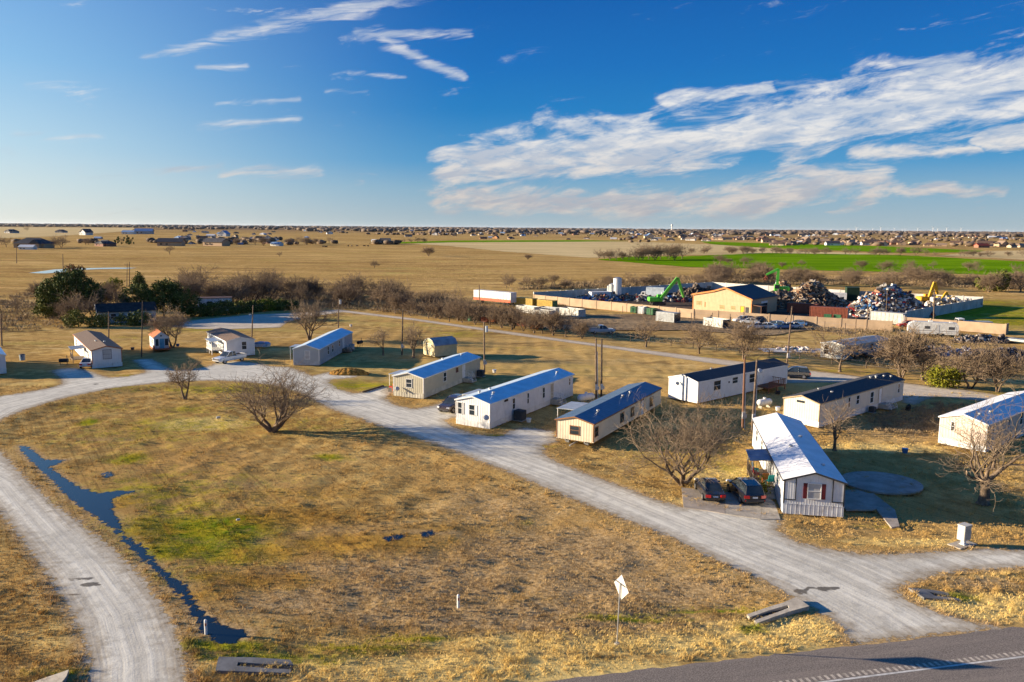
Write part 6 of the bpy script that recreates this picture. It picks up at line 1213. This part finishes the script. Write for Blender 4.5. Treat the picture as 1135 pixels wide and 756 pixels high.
# sloped concrete culvert ends
def culvert(label, pts, zl, zr, slot):
    P_ = [at(*p) for p in pts]; x0 = min(p[0] for p in P_); x1 = max(p[0] for p in P_); cx = sum(p[0] for p in P_)/len(P_); cy = sum(p[1] for p in P_)/len(P_)
    t = thing('culvert_end', label, 'culvert', (cx, cy, 0)); f = lambda x, y: zl+(zr-zl)*((x+cx-x0)/(x1-x0)); q_ = [(a_-cx, b_-cy) for a_, b_ in P_]
    ar = sum(q_[i][0]*q_[(i+1) % len(q_)][1]-q_[(i+1) % len(q_)][0]*q_[i][1] for i in range(len(q_)))
    if ar < 0: q_ = q_[::-1]
    m = MB(); m.prism(q_, -.1, f); m.build('apron', CONC if zl < zr else mat('painted_shade_concrete', (.17, .17, .17), .7, var=.15, dirt=(.10, .10, .09)), t); s_ = [(at(*p)[0]-cx, at(*p)[1]-cy) for p in slot]  # ends falling to the right: shade painted in as a darker concrete
    ar = sum(s_[i][0]*s_[(i+1) % len(s_)][1]-s_[(i+1) % len(s_)][0]*s_[i][1] for i in range(len(s_))); s_ = s_ if ar > 0 else s_[::-1]
    m = MB(); m.prism(s_, -.1, .015); m.build('pipe_mouth', mat('painted_opening_shade', (.04, .035, .03), .6), t)  # dark sheet painted in for the shade inside the slot opening
culvert('sunlit forked concrete culvert end left of the gravel entrance', [(827.7, 681.9), (850, 675.5), (867, 671.5), (882.5, 666), (896.8, 676.6), (876, 681), (858, 686), (839, 691.9), (836, 688.7), (858, 682.4), (874.6, 677), (872.8, 674.2), (852, 679), (830.7, 685.2)], .05, .28, [(832, 685.6), (852, 679.4), (872.4, 674.6), (874, 676.8), (858, 682), (836.4, 688.2)])
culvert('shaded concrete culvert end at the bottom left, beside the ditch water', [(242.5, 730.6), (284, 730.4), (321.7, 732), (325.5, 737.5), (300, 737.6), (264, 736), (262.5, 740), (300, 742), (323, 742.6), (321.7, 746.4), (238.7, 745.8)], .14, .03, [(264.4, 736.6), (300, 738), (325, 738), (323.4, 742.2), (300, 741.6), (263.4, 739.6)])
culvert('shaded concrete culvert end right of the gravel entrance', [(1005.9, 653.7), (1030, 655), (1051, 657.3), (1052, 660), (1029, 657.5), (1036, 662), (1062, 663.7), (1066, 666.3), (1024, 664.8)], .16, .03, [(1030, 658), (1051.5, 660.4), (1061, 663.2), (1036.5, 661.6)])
culvert('sunlit concrete culvert end cut by the bottom edge beside the left gravel road', [(76.6, 747), (74, 755), (60, 775), (20, 772), (36, 757)], .05, .3, [(60, 768), (64, 768), (64, 770), (60, 770)])
# concrete slabs
def slab(name, pts, z0=-.05, z1=.05, m=CONC, bevel=False):
    P_ = [at(*p) for p in pts]; ar = sum(P_[i][0]*P_[(i+1) % len(P_)][1]-P_[(i+1) % len(P_)][0]*P_[i][1] for i in range(len(P_)))
    mb = MB(); mb.prism(P_ if ar > 0 else P_[::-1], z0, z1, 0); return tag(mb.build(name, m), kind='structure')
CONC2 = mat('old_parking_concrete', (.36, .31, .26), .9, var=.15, scale=.6, bump=.01, bscale=10, dirt=(.20, .17, .14))
slab('parking_pad', [(755.5, 541), (803, 546), (803.5, 570), (780, 566), (757.6, 563)], z1=.06, m=CONC2); slab('parking_pad', [(803.8, 546.2), (846, 549), (843, 576), (804, 570.2)], z1=.06, m=CONC); slab('parking_pad', [(846.3, 549), (858.5, 557.5), (865, 576.5), (843.3, 576)], z1=.06, m=CONC)
cx_, cy_ = at(977, 535.3); a1 = np.array(at(1018.5, 535.3)); rr_ = a1[0]-cx_
mb = MB(); mb.prism([(cx_+rr_*math.cos(k*.1309), cy_+rr_*.93*math.sin(k*.1309)) for k in range(48)], -.05, .10); mb.prism([(cx_+(rr_-.16)*math.cos(k*.1309), cy_+(rr_*.93-.16)*math.sin(k*.1309)) for k in range(48)], .05, .104); tag(mb.build('round_slab', CONC2), kind='structure')
slab('patio_slab', [(922, 545), (950, 543.5), (961, 547), (976, 562), (969, 566), (938, 566)], z1=.085, m=CONC2); slab('garden_path', [(960.5, 547.3), (968, 547.5), (992, 566), (997, 584), (988, 585.5), (972, 566)], z1=.07, m=CONC2)
for k, p in enumerate(((849, 552), (851.5, 555.5), (854, 559.5))):
    x_, y_ = at(*p); mb = MB(); mb.box(x_, y_, .05, .55, .35, .1, rz=.1*k); tag(mb.build('stepping_stone', CONC), kind='structure')
# propane tanks
def tank(label, p, rz, L=2.6, r=.48):
    t = thing('propane_tank', label, 'propane tank', (*at(*p), 0), rz); TM = mat('tank_white', (.60, .60, .60), .45, var=.05, dirt=(.4, .38, .35)); m = MB(); m.tube([(-L/2, 0, .75), (-L/2+.08, 0, .75), (-L/2+.28, 0, .75), (L/2-.28, 0, .75), (L/2-.08, 0, .75), (L/2, 0, .75)], [.1, r*.68, r, r, r*.68, .1], 16); m.build('tank', TM, t, True)
    m = MB(); m.tube([(0, 0, .75+r-.02), (0, 0, .75+r+.18)], .2, 10); m.build('valve_dome', TM, t); m = MB(); [m.bb(x-.06, x+.06, -.3, .3, 0, .34) for x in (-.7, .7)]; m.build('support', CONC, t)
tank('white propane tank beside the pole pair and the cream home', (649.5, 446.5), R_(35)); tank('white propane tank on the grass behind the nearest home', (847, 452), R_(28), 2.3, .42)
# air conditioners
def acunit(label, x, y, rz=0, m=None, s=.9): t = thing('air_conditioner', label, 'air conditioner', (x, y, 0), rz); q_ = MB(); q_.box(0, 0, .5*s+.05, s, s, s, bev=.05); q_.build('housing', m or mat('dark_ac_grille', (.045, .05, .055), .6, ribs=.08, ribdist=.02, ribaxis='z'), t); q_ = MB(); q_.tube([(0, 0, s+.05), (0, 0, s+.08)], s*.36, 14); q_.build('fan_guard', DARKP, t); q_ = MB(); q_.bb(-s*.6, s*.6, -s*.6, s*.6, 0, .06); q_.build('pad', CONC, t)
def hl(home, x, y): v = Matrix.Rotation(home.rotation_euler[2], 3, 'Z') @ Vector((x, y, 0)); return home.location.x+v.x, home.location.y+v.y
acunit('dark air conditioner standing by the long side of the long white home', *hl(home6, 3.15, 5.4), R_(-30), s=1.15); acunit('dark air conditioner at the far end of the khaki home', *hl(home5, 3.0, 17.4), R_(-21), s=.95); acunit('air conditioner by the deck of the grey home', *hl(home4, 3.0, 17.6), 0, mat('pale_ac', (.4, .42, .42), .6)); acunit('small dark air conditioner against the skirting of the ivory home', *hl(home9, 2.9, 12.4), R_(-48), s=.7)
def tyre_stack(label, p, n):
    t = thing('tyre_stack', label, 'tyres', (*at(*p), 0))
    for k in range(n): q_ = MB(); q_.tube([(0, 0, k*.22), (.02*k, 0, k*.22+.05), (.02*k, 0, k*.22+.16), (0, 0, k*.22+.21)], [.26, .33, .33, .26], 12); q_.build('tyre', TYRE, t)
tyre_stack('stack of old tyres in the weeds beside the long ivory home', (1006, 455), 3)
tyre_stack('two old tyres beside the black roofed home near its red-brown deck', (862, 437), 2)
# satellite dishes
def dish(label, home, x, y, z, s=.34): hx2, hy2 = hl(home, x, y); t = thing('satellite_dish', label, 'satellite dish', (hx2, hy2, z), R_(200)); q_ = MB(); q_.tube([(0, .05, .1), (0, .12, .16)], [s, s*.72], 14, caps=True); q_.build('reflector', mat('dish_grey', (.5, .5, .5), .5), t, False); q_ = MB(); q_.tube([(0, 0, -.4), (0, 0, .1)], .025, 5); q_.tube([(0, .1, -.1), (0, .55, .1)], .015, 4); q_.build('arm', STEEL, t)
dish('satellite dish on the gable wall of the khaki home', home5, -1.5, -.35, 1.0); dish('satellite dish on the gable wall of the white home with the black roof', home8, -.7, -.35, 2.15, .3); dish('satellite dish at the near corner of the long white home', home6, 2.0, -.35, 1.25, .36); dish('satellite dish above the deck of the white home with the black roof', home8, 3.2, 13.0, 2.9, .4)
# metal stoops seen as pale plates on the far sides
def carport(label, home, y0, y1, z, w_=2.4):
    x_, y_ = hl(home, -home_w(home)-w_/2, (y0+y1)/2); t = thing('side_awning', label, 'awning', (x_, y_, 0), home.rotation_euler[2]); q_ = MB(); q_.box(0, 0, z, w_, y1-y0, .06, ry=-.03); q_.build('roof', mat('awning_sheet', (.50, .54, .56), .45, metal=.5, ribs=.3, ribdist=.015, ribaxis='y'), t)
    for sx_ in (-w_/2+.1,):
        for yy in (-(y1-y0)/2+.1, (y1-y0)/2-.1): q_ = MB(); q_.tube([(sx_, yy, 0), (sx_, yy, z)], .04, 5); q_.build('post', WHITE, t)
def home_w(h): return {home7.name: 2.13, home6.name: 2.28, home5.name: 2.28, home4.name: 2.15}[h.name]
carport('pale flat awning on the hidden side of the cream home', home7, 5, 9, 2.45); carport('pale flat awning on the hidden side of the long white home', home6, 4.2, 8, 2.5, 2.0); carport('pale flat awning on the hidden side of the khaki home', home5, 2.2, 5.5, 2.45, 2.0); carport('pale flat awning on the hidden side of the grey home', home4, 3.5, 6.5, 2.4, 1.8)
# chairs, bins and clutter
def chair(label, loc, rz, m): t = thing('lawn_chair', label, 'chair', loc, rz); q_ = MB(); q_.box(0, 0, .42, .55, .5, .05); q_.build('seat', m, t); q_ = MB(); q_.box(0, .27, .72, .55, .05, .6, rx=-.2); q_.build('backrest', m, t); [MB().tube([(a_*.24, b_*.2, 0), (a_*.24, b_*.2, .4)], .025, 5).build('leg', m, t) for a_ in (-1, 1) for b_ in (-1, 1)]
TEAL = mat('teal_plastic', (.02, .30, .28), .5); ORC = mat('orange_plastic', (.60, .18, .04), .5); REDC = mat('red_plastic', (.40, .04, .03), .5)
dx, dy = hl(home10, -3.0, 5.3); chair('orange chair on the covered deck, nearest the steps', (dx, dy, .68), R_(170), ORC); dx, dy = hl(home10, -2.7, 4.85); chair('teal chair on the covered deck beside the orange one', (dx, dy, .68), R_(190), TEAL); dx, dy = hl(home10, -3.6, 7.0); chair('dark red chair under the deck awning', (dx, dy, .68), R_(90), REDC); dx, dy = hl(home10, -3.5, 8.2); chair('teal chair at the back of the deck', (dx, dy, .68), R_(60), TEAL)
dx, dy = hl(home5, -3.3, 1.5); chair('red chair outside the left wall of the khaki home', (dx, dy, 0), R_(150), REDC); dx, dy = hl(home5, -3.5, 2.8); chair('orange chair behind the red one by the khaki home', (dx, dy, 0), R_(120), ORC); dx, dy = hl(home5, -2.9, .4); chair('cream chair nearest the drive by the khaki home', (dx, dy, 0), R_(170), BEI)
def bbq(label, loc, rz=0): t = thing('barbecue_smoker', label, 'barbecue', loc, rz); q_ = MB(); q_.tube([(-.7, 0, .8), (-.65, 0, .8), (.65, 0, .8), (.7, 0, .8)], [.2, .32, .32, .2], 10); q_.tube([(.5, 0, 1.1), (.5, 0, 1.6)], .06, 6); q_.build('barrel', BLKD, t); [MB().tube([(a_*.5, b_*.25, 0), (a_*.5, b_*.1, .6)], .03, 5).build('leg', BLKD, t) for a_ in (-1, 1) for b_ in (-1, 1)]
bbq('black barrel smoker beside the silver sedan', (*at(71, 405), 0), .2); bbq('black smoker in the shade by the grey home', (*at(399, 384), 0), 1.2)
x_, y_ = at(25, 399.3); t = thing('round_bin', 'blue-grey bin alone in the shade between the two left homes', 'bin', (x_, y_, 0)); q_ = MB(); q_.tube([(0, 0, 0), (0, 0, .95)], [.38, .45], 12); q_.build('body', mat('bluegrey_plastic', (.25, .33, .4), .6), t); q_ = MB(); q_.tube([(0, 0, .95), (0, 0, 1.05)], [.47, .3], 12); q_.build('lid', DARKP, t)
x_, y_ = at(289, 385); t = thing('covered_boat', 'small pale blue covered boat on the grass right of the home with the white porch', 'boat', (x_, y_, 0), R_(80)); q_ = MB(); q_.prism_x([(-1.6, .2), (1.4, .2), (1.9, .7), (-1.7, .75)], -.7, .7); q_.build('hull', mat('pale_hull', (.4, .48, .58), .4), t); q_ = MB(); q_.prism_x([(-1.7, .76), (1.85, .72), (.4, 1.05), (-1.2, 1.0)], -.68, .68); q_.build('cover', mat('blue_cover', (.15, .3, .5), .7), t)
for i, (p, m_, lb) in enumerate((((147, 388), DARKP, 'small dark tub beside the playhouse'), ((197, 384), BLU, 'small blue tub right of the leaning pale tree'), ((730, 447), BLU, 'blue bucket at the far end of the cream home'), ((1003, 502), BLU, 'small blue tub on the grass between the round slab and the pinkish home'), ((862, 455), WHT, 'white tub right of the propane tank behind the nearest home'), ((548, 413), WHT, 'white bucket right of the transformer pole'), ((586, 468), WHT, 'white bucket in front of the long white home'), ((389, 362), WHT, 'white tub behind the grey home'))):
    t = thing('tub', lb, 'tub', (*at(*p), 0)); q_ = MB(); q_.tube([(0, 0, 0), (0, 0, .45)], [.25, .32], 10); q_.build('body', m_, t); q_ = MB(); q_.tube([(0, 0, .45), (0, 0, .48)], .33, 10); q_.build('rim', m_, t)
# kerb timber by the khaki home's drive, white rock in the field
mb = MB(); p, q = at(402, 435.3), at(425, 428.2); an = math.atan2(q[1]-p[1], q[0]-p[0]); mb.box((p[0]+q[0])/2, (p[1]+q[1])/2, .08, math.hypot(q[0]-p[0], q[1]-p[1]), .18, .22, rz=an); tag(mb.build('timber_kerb', mat('dark_timber', (.06, .045, .035), .9)), 'dark timber edging along the drive of the khaki home', 'timber')
for lb, p, s_ in (('small white rock in the middle of the near field', (242, 464), .3), ('small pale rock in the green patch of the near field', (264, 577), .18)):
    r = random.Random(int(s_*100)); mb = MB(); mb.box(*at(*p), s_*.4, s_*1.6, s_, s_*.9, bev=s_*.2, rz=.5); tag(mb.build('rock', mat('white_rock', (.5, .48, .44), .9)), lb, 'rock')

# ================================================================== FAR THINGS
hcache = {}
def far_house(px, py, wpx, wall, roof, kind=0, rz=None, label=None, group='far prairie houses', hf=1.0):
    x, y = at(px, py); w = wpx*y/FPX; r = random.Random(int(px*13+py*7)); key = (kind, wall, roof)
    if key not in hcache:
        wm_ = mat('far_wall_'+wall, WC[wall], .8, var=.05); rm_ = mat('far_roof_'+roof, RC[roof], .75, var=.08); m = MB()
        # unit house: 1 wide (x), .55 deep, wall .16 high, roof to .32
        if kind == 0:
            m.bb(-.5, .5, -.27, .27, 0, .15); m.add([(-.54, -.31, .145), (.54, -.31, .145), (.54, .31, .145), (-.54, .31, .145), (-.22, 0, .33), (.22, 0, .33)], [[0, 1, 5, 4], [1, 2, 5], [2, 3, 4, 5], [3, 0, 4], [3, 2, 1, 0]], 1)
            m.bb(.12, .4, -.42, -.27, 0, .15); m.add([(.08, -.46, .146), (.44, -.46, .146), (.44, -.1, .146), (.08, -.1, .146), (.26, -.46, .28), (.26, -.1, .28)], [[0, 1, 4], [1, 2, 5, 4], [2, 3, 5], [3, 0, 4, 5]], 1)
        elif kind == 1:
            m.prism_x([(-.25, 0), (.25, 0), (.25, .17), (0, .30), (-.25, .17)], -.5, .5); m.prism_x([(-.29, .155), (0, .305), (.29, .155), (.29, .175), (0, .33), (-.29, .175)], -.53, .53, 1)
        else:
            m.prism_y([(-.3, 0), (.3, 0), (.3, .2), (0, .42), (-.3, .2)], -.3, .3); m.bb(-.5, -.3, -.25, .25, 0, .2); m.prism_y([(-.34, .18), (0, .425), (.34, .18), (.34, .21), (0, .455), (-.34, .21)], -.33, .33, 1); m.prism_x([(-.28, .19), (0, .30), (.28, .19), (.28, .205), (0, .32), (-.28, .205)], -.55, -.05, 1)
        wn = len(m.F); 
        for xx in (-.38, -.15): m.bb(xx, xx+.09, -.275 if kind < 2 else -.31, -.268 if kind < 2 else -.301, .05, .11, 2)
        o = m.build('house', [wm_, rm_, GLASS]); hcache[key] = o.data
    else: o = bpy.data.objects.new('house', hcache[key]); COL.objects.link(o)
    o.location = (x, y, 0); o.rotation_euler = (0, 0, r.uniform(-.5, .5) if rz is None else rz); o.scale = (w, w, w*hf if w > 12 else 12*hf*(w/12)**.7)
    tag(o, label or 'small house with a pitched roof among the far prairie homes', 'house', None if label else group)
WC = dict(white=(.66, .65, .62), cream=(.55, .44, .30), tan=(.40, .28, .18), brick=(.26, .13, .09), grey=(.35, .35, .36), orange=(.52, .27, .12)); RC = dict(dark=(.05, .05, .06), brown=(.14, .085, .06), grey=(.20, .21, .23), white=(.62, .64, .66), blue=(.20, .32, .50), red=(.38, .06, .03), tan=(.28, .2, .14))
named = [(38, 274.8, 34, 'tan', 'dark', 0, 'big hip-roofed brick-brown house at the far left, with a dark roof'), (31, 276.5, 16, 'white', 'white', 1, 'white shed in front of the big hip-roofed house at the far left'), (117, 273, 21, 'brick', 'dark', 0, 'low dark-roofed brick house right of two far bare trees'),
 (240, 272.5, 26, 'tan', 'dark', 1, 'long low dark-roofed tan house in the middle of the left cluster'), (190, 272.5, 26, 'tan', 'dark', 1, 'long low tan house with a dark green-grey roof in the left cluster'), (249, 262, 14, 'white', 'blue', 2, 'white barn with a bright blue-lit roof'), (234, 262.5, 9, 'white', 'white', 1, 'small white building left of the barn with the blue-lit roof'), (297, 268, 16, 'white', 'dark', 2, 'white house with a dark pointed roof at the right of the left cluster'),
 (307, 272.5, 13, 'white', 'blue', 1, 'white shed at the right end of the left cluster'), (96, 260.5, 15, 'white', 'dark', 2, 'white house with a dark roof alone beyond the left prairie'), (13, 258.5, 14, 'grey', 'dark', 0, 'grey house alone far beyond the left edge'), (68, 258, 11, 'grey', 'dark', 0, 'grey-brown house alone right of the far left one'), (109, 265, 8, 'grey', 'blue', 1, 'low blue-roofed shed in the left prairie'), (143, 259.5, 13, 'white', 'blue', 1, 'left of two long white sheds with blue-lit roofs'), (160, 259.3, 18, 'grey', 'blue', 1, 'right of two long sheds with blue-lit roofs'),
 (366, 259.5, 8, 'white', 'dark', 2, 'white house with a dark roof beyond the cattle'), (416, 268, 8, 'white', 'white', 1, 'small white shed right of the cattle'), (427, 267.5, 11, 'white', 'dark', 1, 'white dark-roofed house right of the cattle'), (550, 264.5, 8, 'orange', 'dark', 2, 'orange-fronted house left of the stubble field'), (544, 264, 6, 'white', 'white', 1, 'small white shed beside the orange-fronted house'), (720, 264, 12, 'cream', 'blue', 2, 'cream house with a blue-lit roof in front of the water tower'), (772, 262.5, 12, 'white', 'brown', 0, 'white-walled brown-roofed house at the left of the far suburb'),
 (932, 271.5, 9, 'white', 'tan', 2, 'bright white house at the edge of the green strip'), (888, 270, 9, 'white', 'white', 1, 'bright white low shed at the edge of the green strip'), (1088, 274.5, 14, 'brick', 'red', 1, 'red-roofed barn at the right end of the far suburb')]
for x, y, w, wl, rf, kd, lb in named: far_house(x, y, w, wl, rf, kd, label=lb)
rg = random.Random(77); n_h = 0
WL = ['white', 'cream', 'tan', 'cream', 'brick', 'grey', 'tan', 'white']; RL = ['dark', 'brown', 'grey', 'brown', 'white', 'blue', 'tan', 'dark']
def sub(n, x0, x1, f, wl=WL, rl=RL, wpx=(5, 9)):
    for _ in range(n):
        x = rg.uniform(x0, x1); far_house(x, f(x), rg.uniform(*wpx), rg.choice(wl), rg.choice(rl), rg.choice((0, 0, 1, 2)))
hor = lambda x: HL+(HR-HL)*x/PW
sub(44, 850, 1135, lambda x: hor(x)+rg.uniform(14.0, 17.5), ['cream', 'tan', 'white', 'brick', 'cream', 'tan'], ['brown', 'dark', 'brown', 'tan'], (9, 15))
sub(22, 740, 850, lambda x: hor(x)+rg.uniform(9.5, 13.5), ['cream', 'tan', 'white', 'brick'], ['brown', 'dark', 'tan'], (8, 13))
sub(60, 740, 1135, lambda x: hor(x)+rg.uniform(5., 10.0), wpx=(5, 8)); sub(28, 450, 740, lambda x: hor(x)+rg.uniform(7., 13), wpx=(4.5, 8)); sub(34, 340, 740, lambda x: hor(x)+rg.uniform(4.5, 7.5), ['white', 'cream', 'orange', 'grey', 'white'], RL, (3.5, 6))
sub(16, 195, 310, lambda x: hor(x)+rg.uniform(15, 20), wpx=(6, 11)); sub(16, 200, 340, lambda x: hor(x)+rg.uniform(5, 15), wpx=(3.5, 7)); sub(10, 150, 330, lambda x: hor(x)+rg.uniform(17, 22), ['white', 'cream', 'grey'], RL, (4, 7))
# cattle
COWM = mat('dark_hide', (.03, .018, .014), .8)
def cow(px, py, rz, s=1.):
    m = MB(); prof = [(-1.1, 1.05, .20), (-.9, 1.0, .36), (-.3, .95, .42), (.4, .98, .40), (.8, 1.1, .33), (1.15, 1.3, .20), (1.45, 1.35, .17), (1.75, 1.15, .10)]
    m.tube([(x, 0, z) for x, z, r_ in prof], [r_ for _, _, r_ in prof], 8)
    for x in (-.85, .75):
        for y in (-.22, .22): m.tube([(x, y, .95), (x+(.06 if x < 0 else -.03), y, .5), (x, y, 0)], [.14, .08, .06], 5)
    m.tube([(1.4, -.25, 1.45), (1.4, .25, 1.45)], .05, 4); m.tube([(-1.1, 0, 1.15), (-1.2, 0, .5)], .03, 4); o = m.build('cow', COWM, None, True); o.location = (*at(px, py), 0); o.rotation_euler = (0, 0, rz); o.scale = (s,)*3
    tag(o, 'dark cow grazing in the prairie before the far houses', 'cow', 'dark cattle on the prairie')
for i, (x, y) in enumerate([(358.5, 274.2), (361.5, 274.4), (386, 273.4), (390, 273.4), (396, 273.2), (404, 273.4), (408, 273.5), (410, 270.6), (412.5, 270.8)]): cow(x, y, i*.7, 1.25)
# water tower / mast on the horizon
x_, y_ = at(744.5, 256.5); t = thing('water_tower', 'tiny white water tower on the horizon above the far suburb', 'water tower', (x_, y_, 0)); k_ = y_/FPX; m = MB(); m.tube([(0, 0, 0), (0, 0, 6*k_)], .5*k_, 8); m.build('column', WHITE, t); m = MB(); m.tube([(0, 0, 5.4*k_), (0, 0, 6.2*k_), (0, 0, 7.4*k_), (0, 0, 8*k_)], [.5*k_, .95*k_, .95*k_, .3*k_], 12); m.build('tank', WHITE, t)
# wind turbines standing far beyond the horizon
TW = mat('turbine_white', (.75, .75, .75), .5)
tm = None
for i, (px, hh) in enumerate([(921, 3.5), (940, 4), (949, 5.5), (954, 4), (967, 4.5), (976, 6), (991, 5), (1000, 4), (1003, 4.5), (1017, 5.5), (1034, 6.5), (1039, 5), (1049, 6), (1065, 6), (1073, 3.5), (1101, 4), (1116, 4.5)]):
    Y_ = 11500; d = ray(px, hor(px)); x_ = d[0]/d[1]*Y_; k_ = Y_/FPX
    t = thing('wind_turbine', 'tiny white wind turbine on the right horizon', 'wind turbine', (float(x_), Y_, 0), 0, 'wind turbines on the right horizon')
    z = (hh+.6)*k_
    if tm is None:
        m = MB(); m.tube([(0, 0, 0), (0, 0, 1)], [.05, .03], 6); o1 = m.build('tower', TW, t); m = MB()
        for k in range(3): a_ = k*2.094+.4; m.tube([(0, -.05, 1), (math.cos(a_)*.5, -.05, 1+math.sin(a_)*.5)], [.03, .012], 4)
        o2 = m.build('rotor', TW, t); tm = (o1.data, o2.data)
    else:
        for nm, me in (('tower', tm[0]), ('rotor', tm[1])): o = bpy.data.objects.new(nm, me); COL.objects.link(o); o.parent = t
    t.scale = (z*.75,)*3
# far-off woods: rough tree clumps in bands
def woods(name, n, f, seed, m, size=(7, 13), xr=(-60, 1200)):
    r = np.random.RandomState(seed); Vs, Fs = [], []; base = []
    ph = (1+5**.5)/2; ico = np.array([(-1, ph, 0), (1, ph, 0), (-1, -ph, 0), (1, -ph, 0), (0, -1, ph), (0, 1, ph), (0, -1, -ph), (0, 1, -ph), (ph, 0, -1), (ph, 0, 1), (-ph, 0, -1), (-ph, 0, 1)])/1.9
    fc = np.array([(0, 11, 5), (0, 5, 1), (0, 1, 7), (0, 7, 10), (0, 10, 11), (1, 5, 9), (5, 11, 4), (11, 10, 2), (10, 7, 6), (7, 1, 8), (3, 9, 4), (3, 4, 2), (3, 2, 6), (3, 6, 8), (3, 8, 9), (4, 9, 5), (2, 4, 11), (6, 2, 10), (8, 6, 7), (9, 8, 1)])
    k = 0
    for _ in range(n):
        px = r.uniform(*xr); py = f(px, r); 
        if py is None: continue
        x, y = at(px, py)
        if y < 0 or y > 60000: continue
        h = r.uniform(*size)*(1 if y < 6000 else (y/6000)**.5); w = h*r.uniform(.6, 1.6)*(1 if y < 3500 else (y/3500)**.6)
        v = ico*(1+r.uniform(-.3, .3, (12, 1)))*np.array([w, w, h*.55])+np.array([x, y, h*.48]); Vs.append(v); Fs.append(fc+k*12); k += 1
    tag(mesh_np(name, np.concatenate(Vs), np.concatenate(Fs), m), kind='stuff')
WOODM = leafmat('far_woods_brown', (.09, .065, .045), (.19, .14, .095)); WOODD = leafmat('far_woods_dark', (.08, .062, .05), (.17, .13, .10))
def bandf(lst):
    def f(px, r):
        lo, hi, a0, a1, p = lst[r.randint(len(lst))]
        if not (a0 <= px <= a1) or vn(px*.05+lo, 1.) < p: return None
        return hor(px)+r.uniform(lo, hi)
    return f
_T = np.random.RandomState(3).rand(4096)
def vn(x, s): i = int(math.floor(x/s)) % 4090; f = x/s-math.floor(x/s); return _T[i]*(1-f)+_T[i+1]*f
woods('distant_woods', 7000, bandf([(.3, 2.2, -60, 1200, 0.0), (.8, 3.6, -60, 200, .0), (1.2, 3.5, -60, 1200, .15), (2.5, 5., 180, 1200, .3), (4., 6.2, 330, 1200, .35)]), 1, WOODD, (9, 15))
woods('far_tree_belts', 3800, bandf([(6.5, 8, 350, 760, .35), (8.5, 9.5, 400, 640, .45), (7, 10, 640, 1200, .35), (10.5, 12, 740, 1200, .35), (14.5, 17, 850, 1200, .45), (16, 19, 200, 330, .35), (10, 16, 560, 760, .5), (19.2, 20.2, 340, 460, .4), (20, 21.5, 0, 330, .6)]), 2, WOODM, (3.5, 6.5))

tufts()
# ================================================================== AIR
HAZE = True
if HAZE:
    hm = bpy.data.materials.new('haze_air'); hm.use_nodes = True; nt = hm.node_tree; nt.nodes.remove(nt.nodes['Principled BSDF']); pv = nt.nodes.new('ShaderNodeVolumePrincipled')
    pv.inputs['Color'].default_value = (.78, .86, 1, 1); pv.inputs['Density'].default_value = .000006; pv.inputs['Anisotropy'].default_value = .2; nt.links.new(pv.outputs[0], nt.nodes['Material Output'].inputs['Volume'])
    m = MB(); m.bb(-70000, 70000, -70000, 70000, -2, 110); o = m.build('haze', hm); tag(o, kind='stuff')
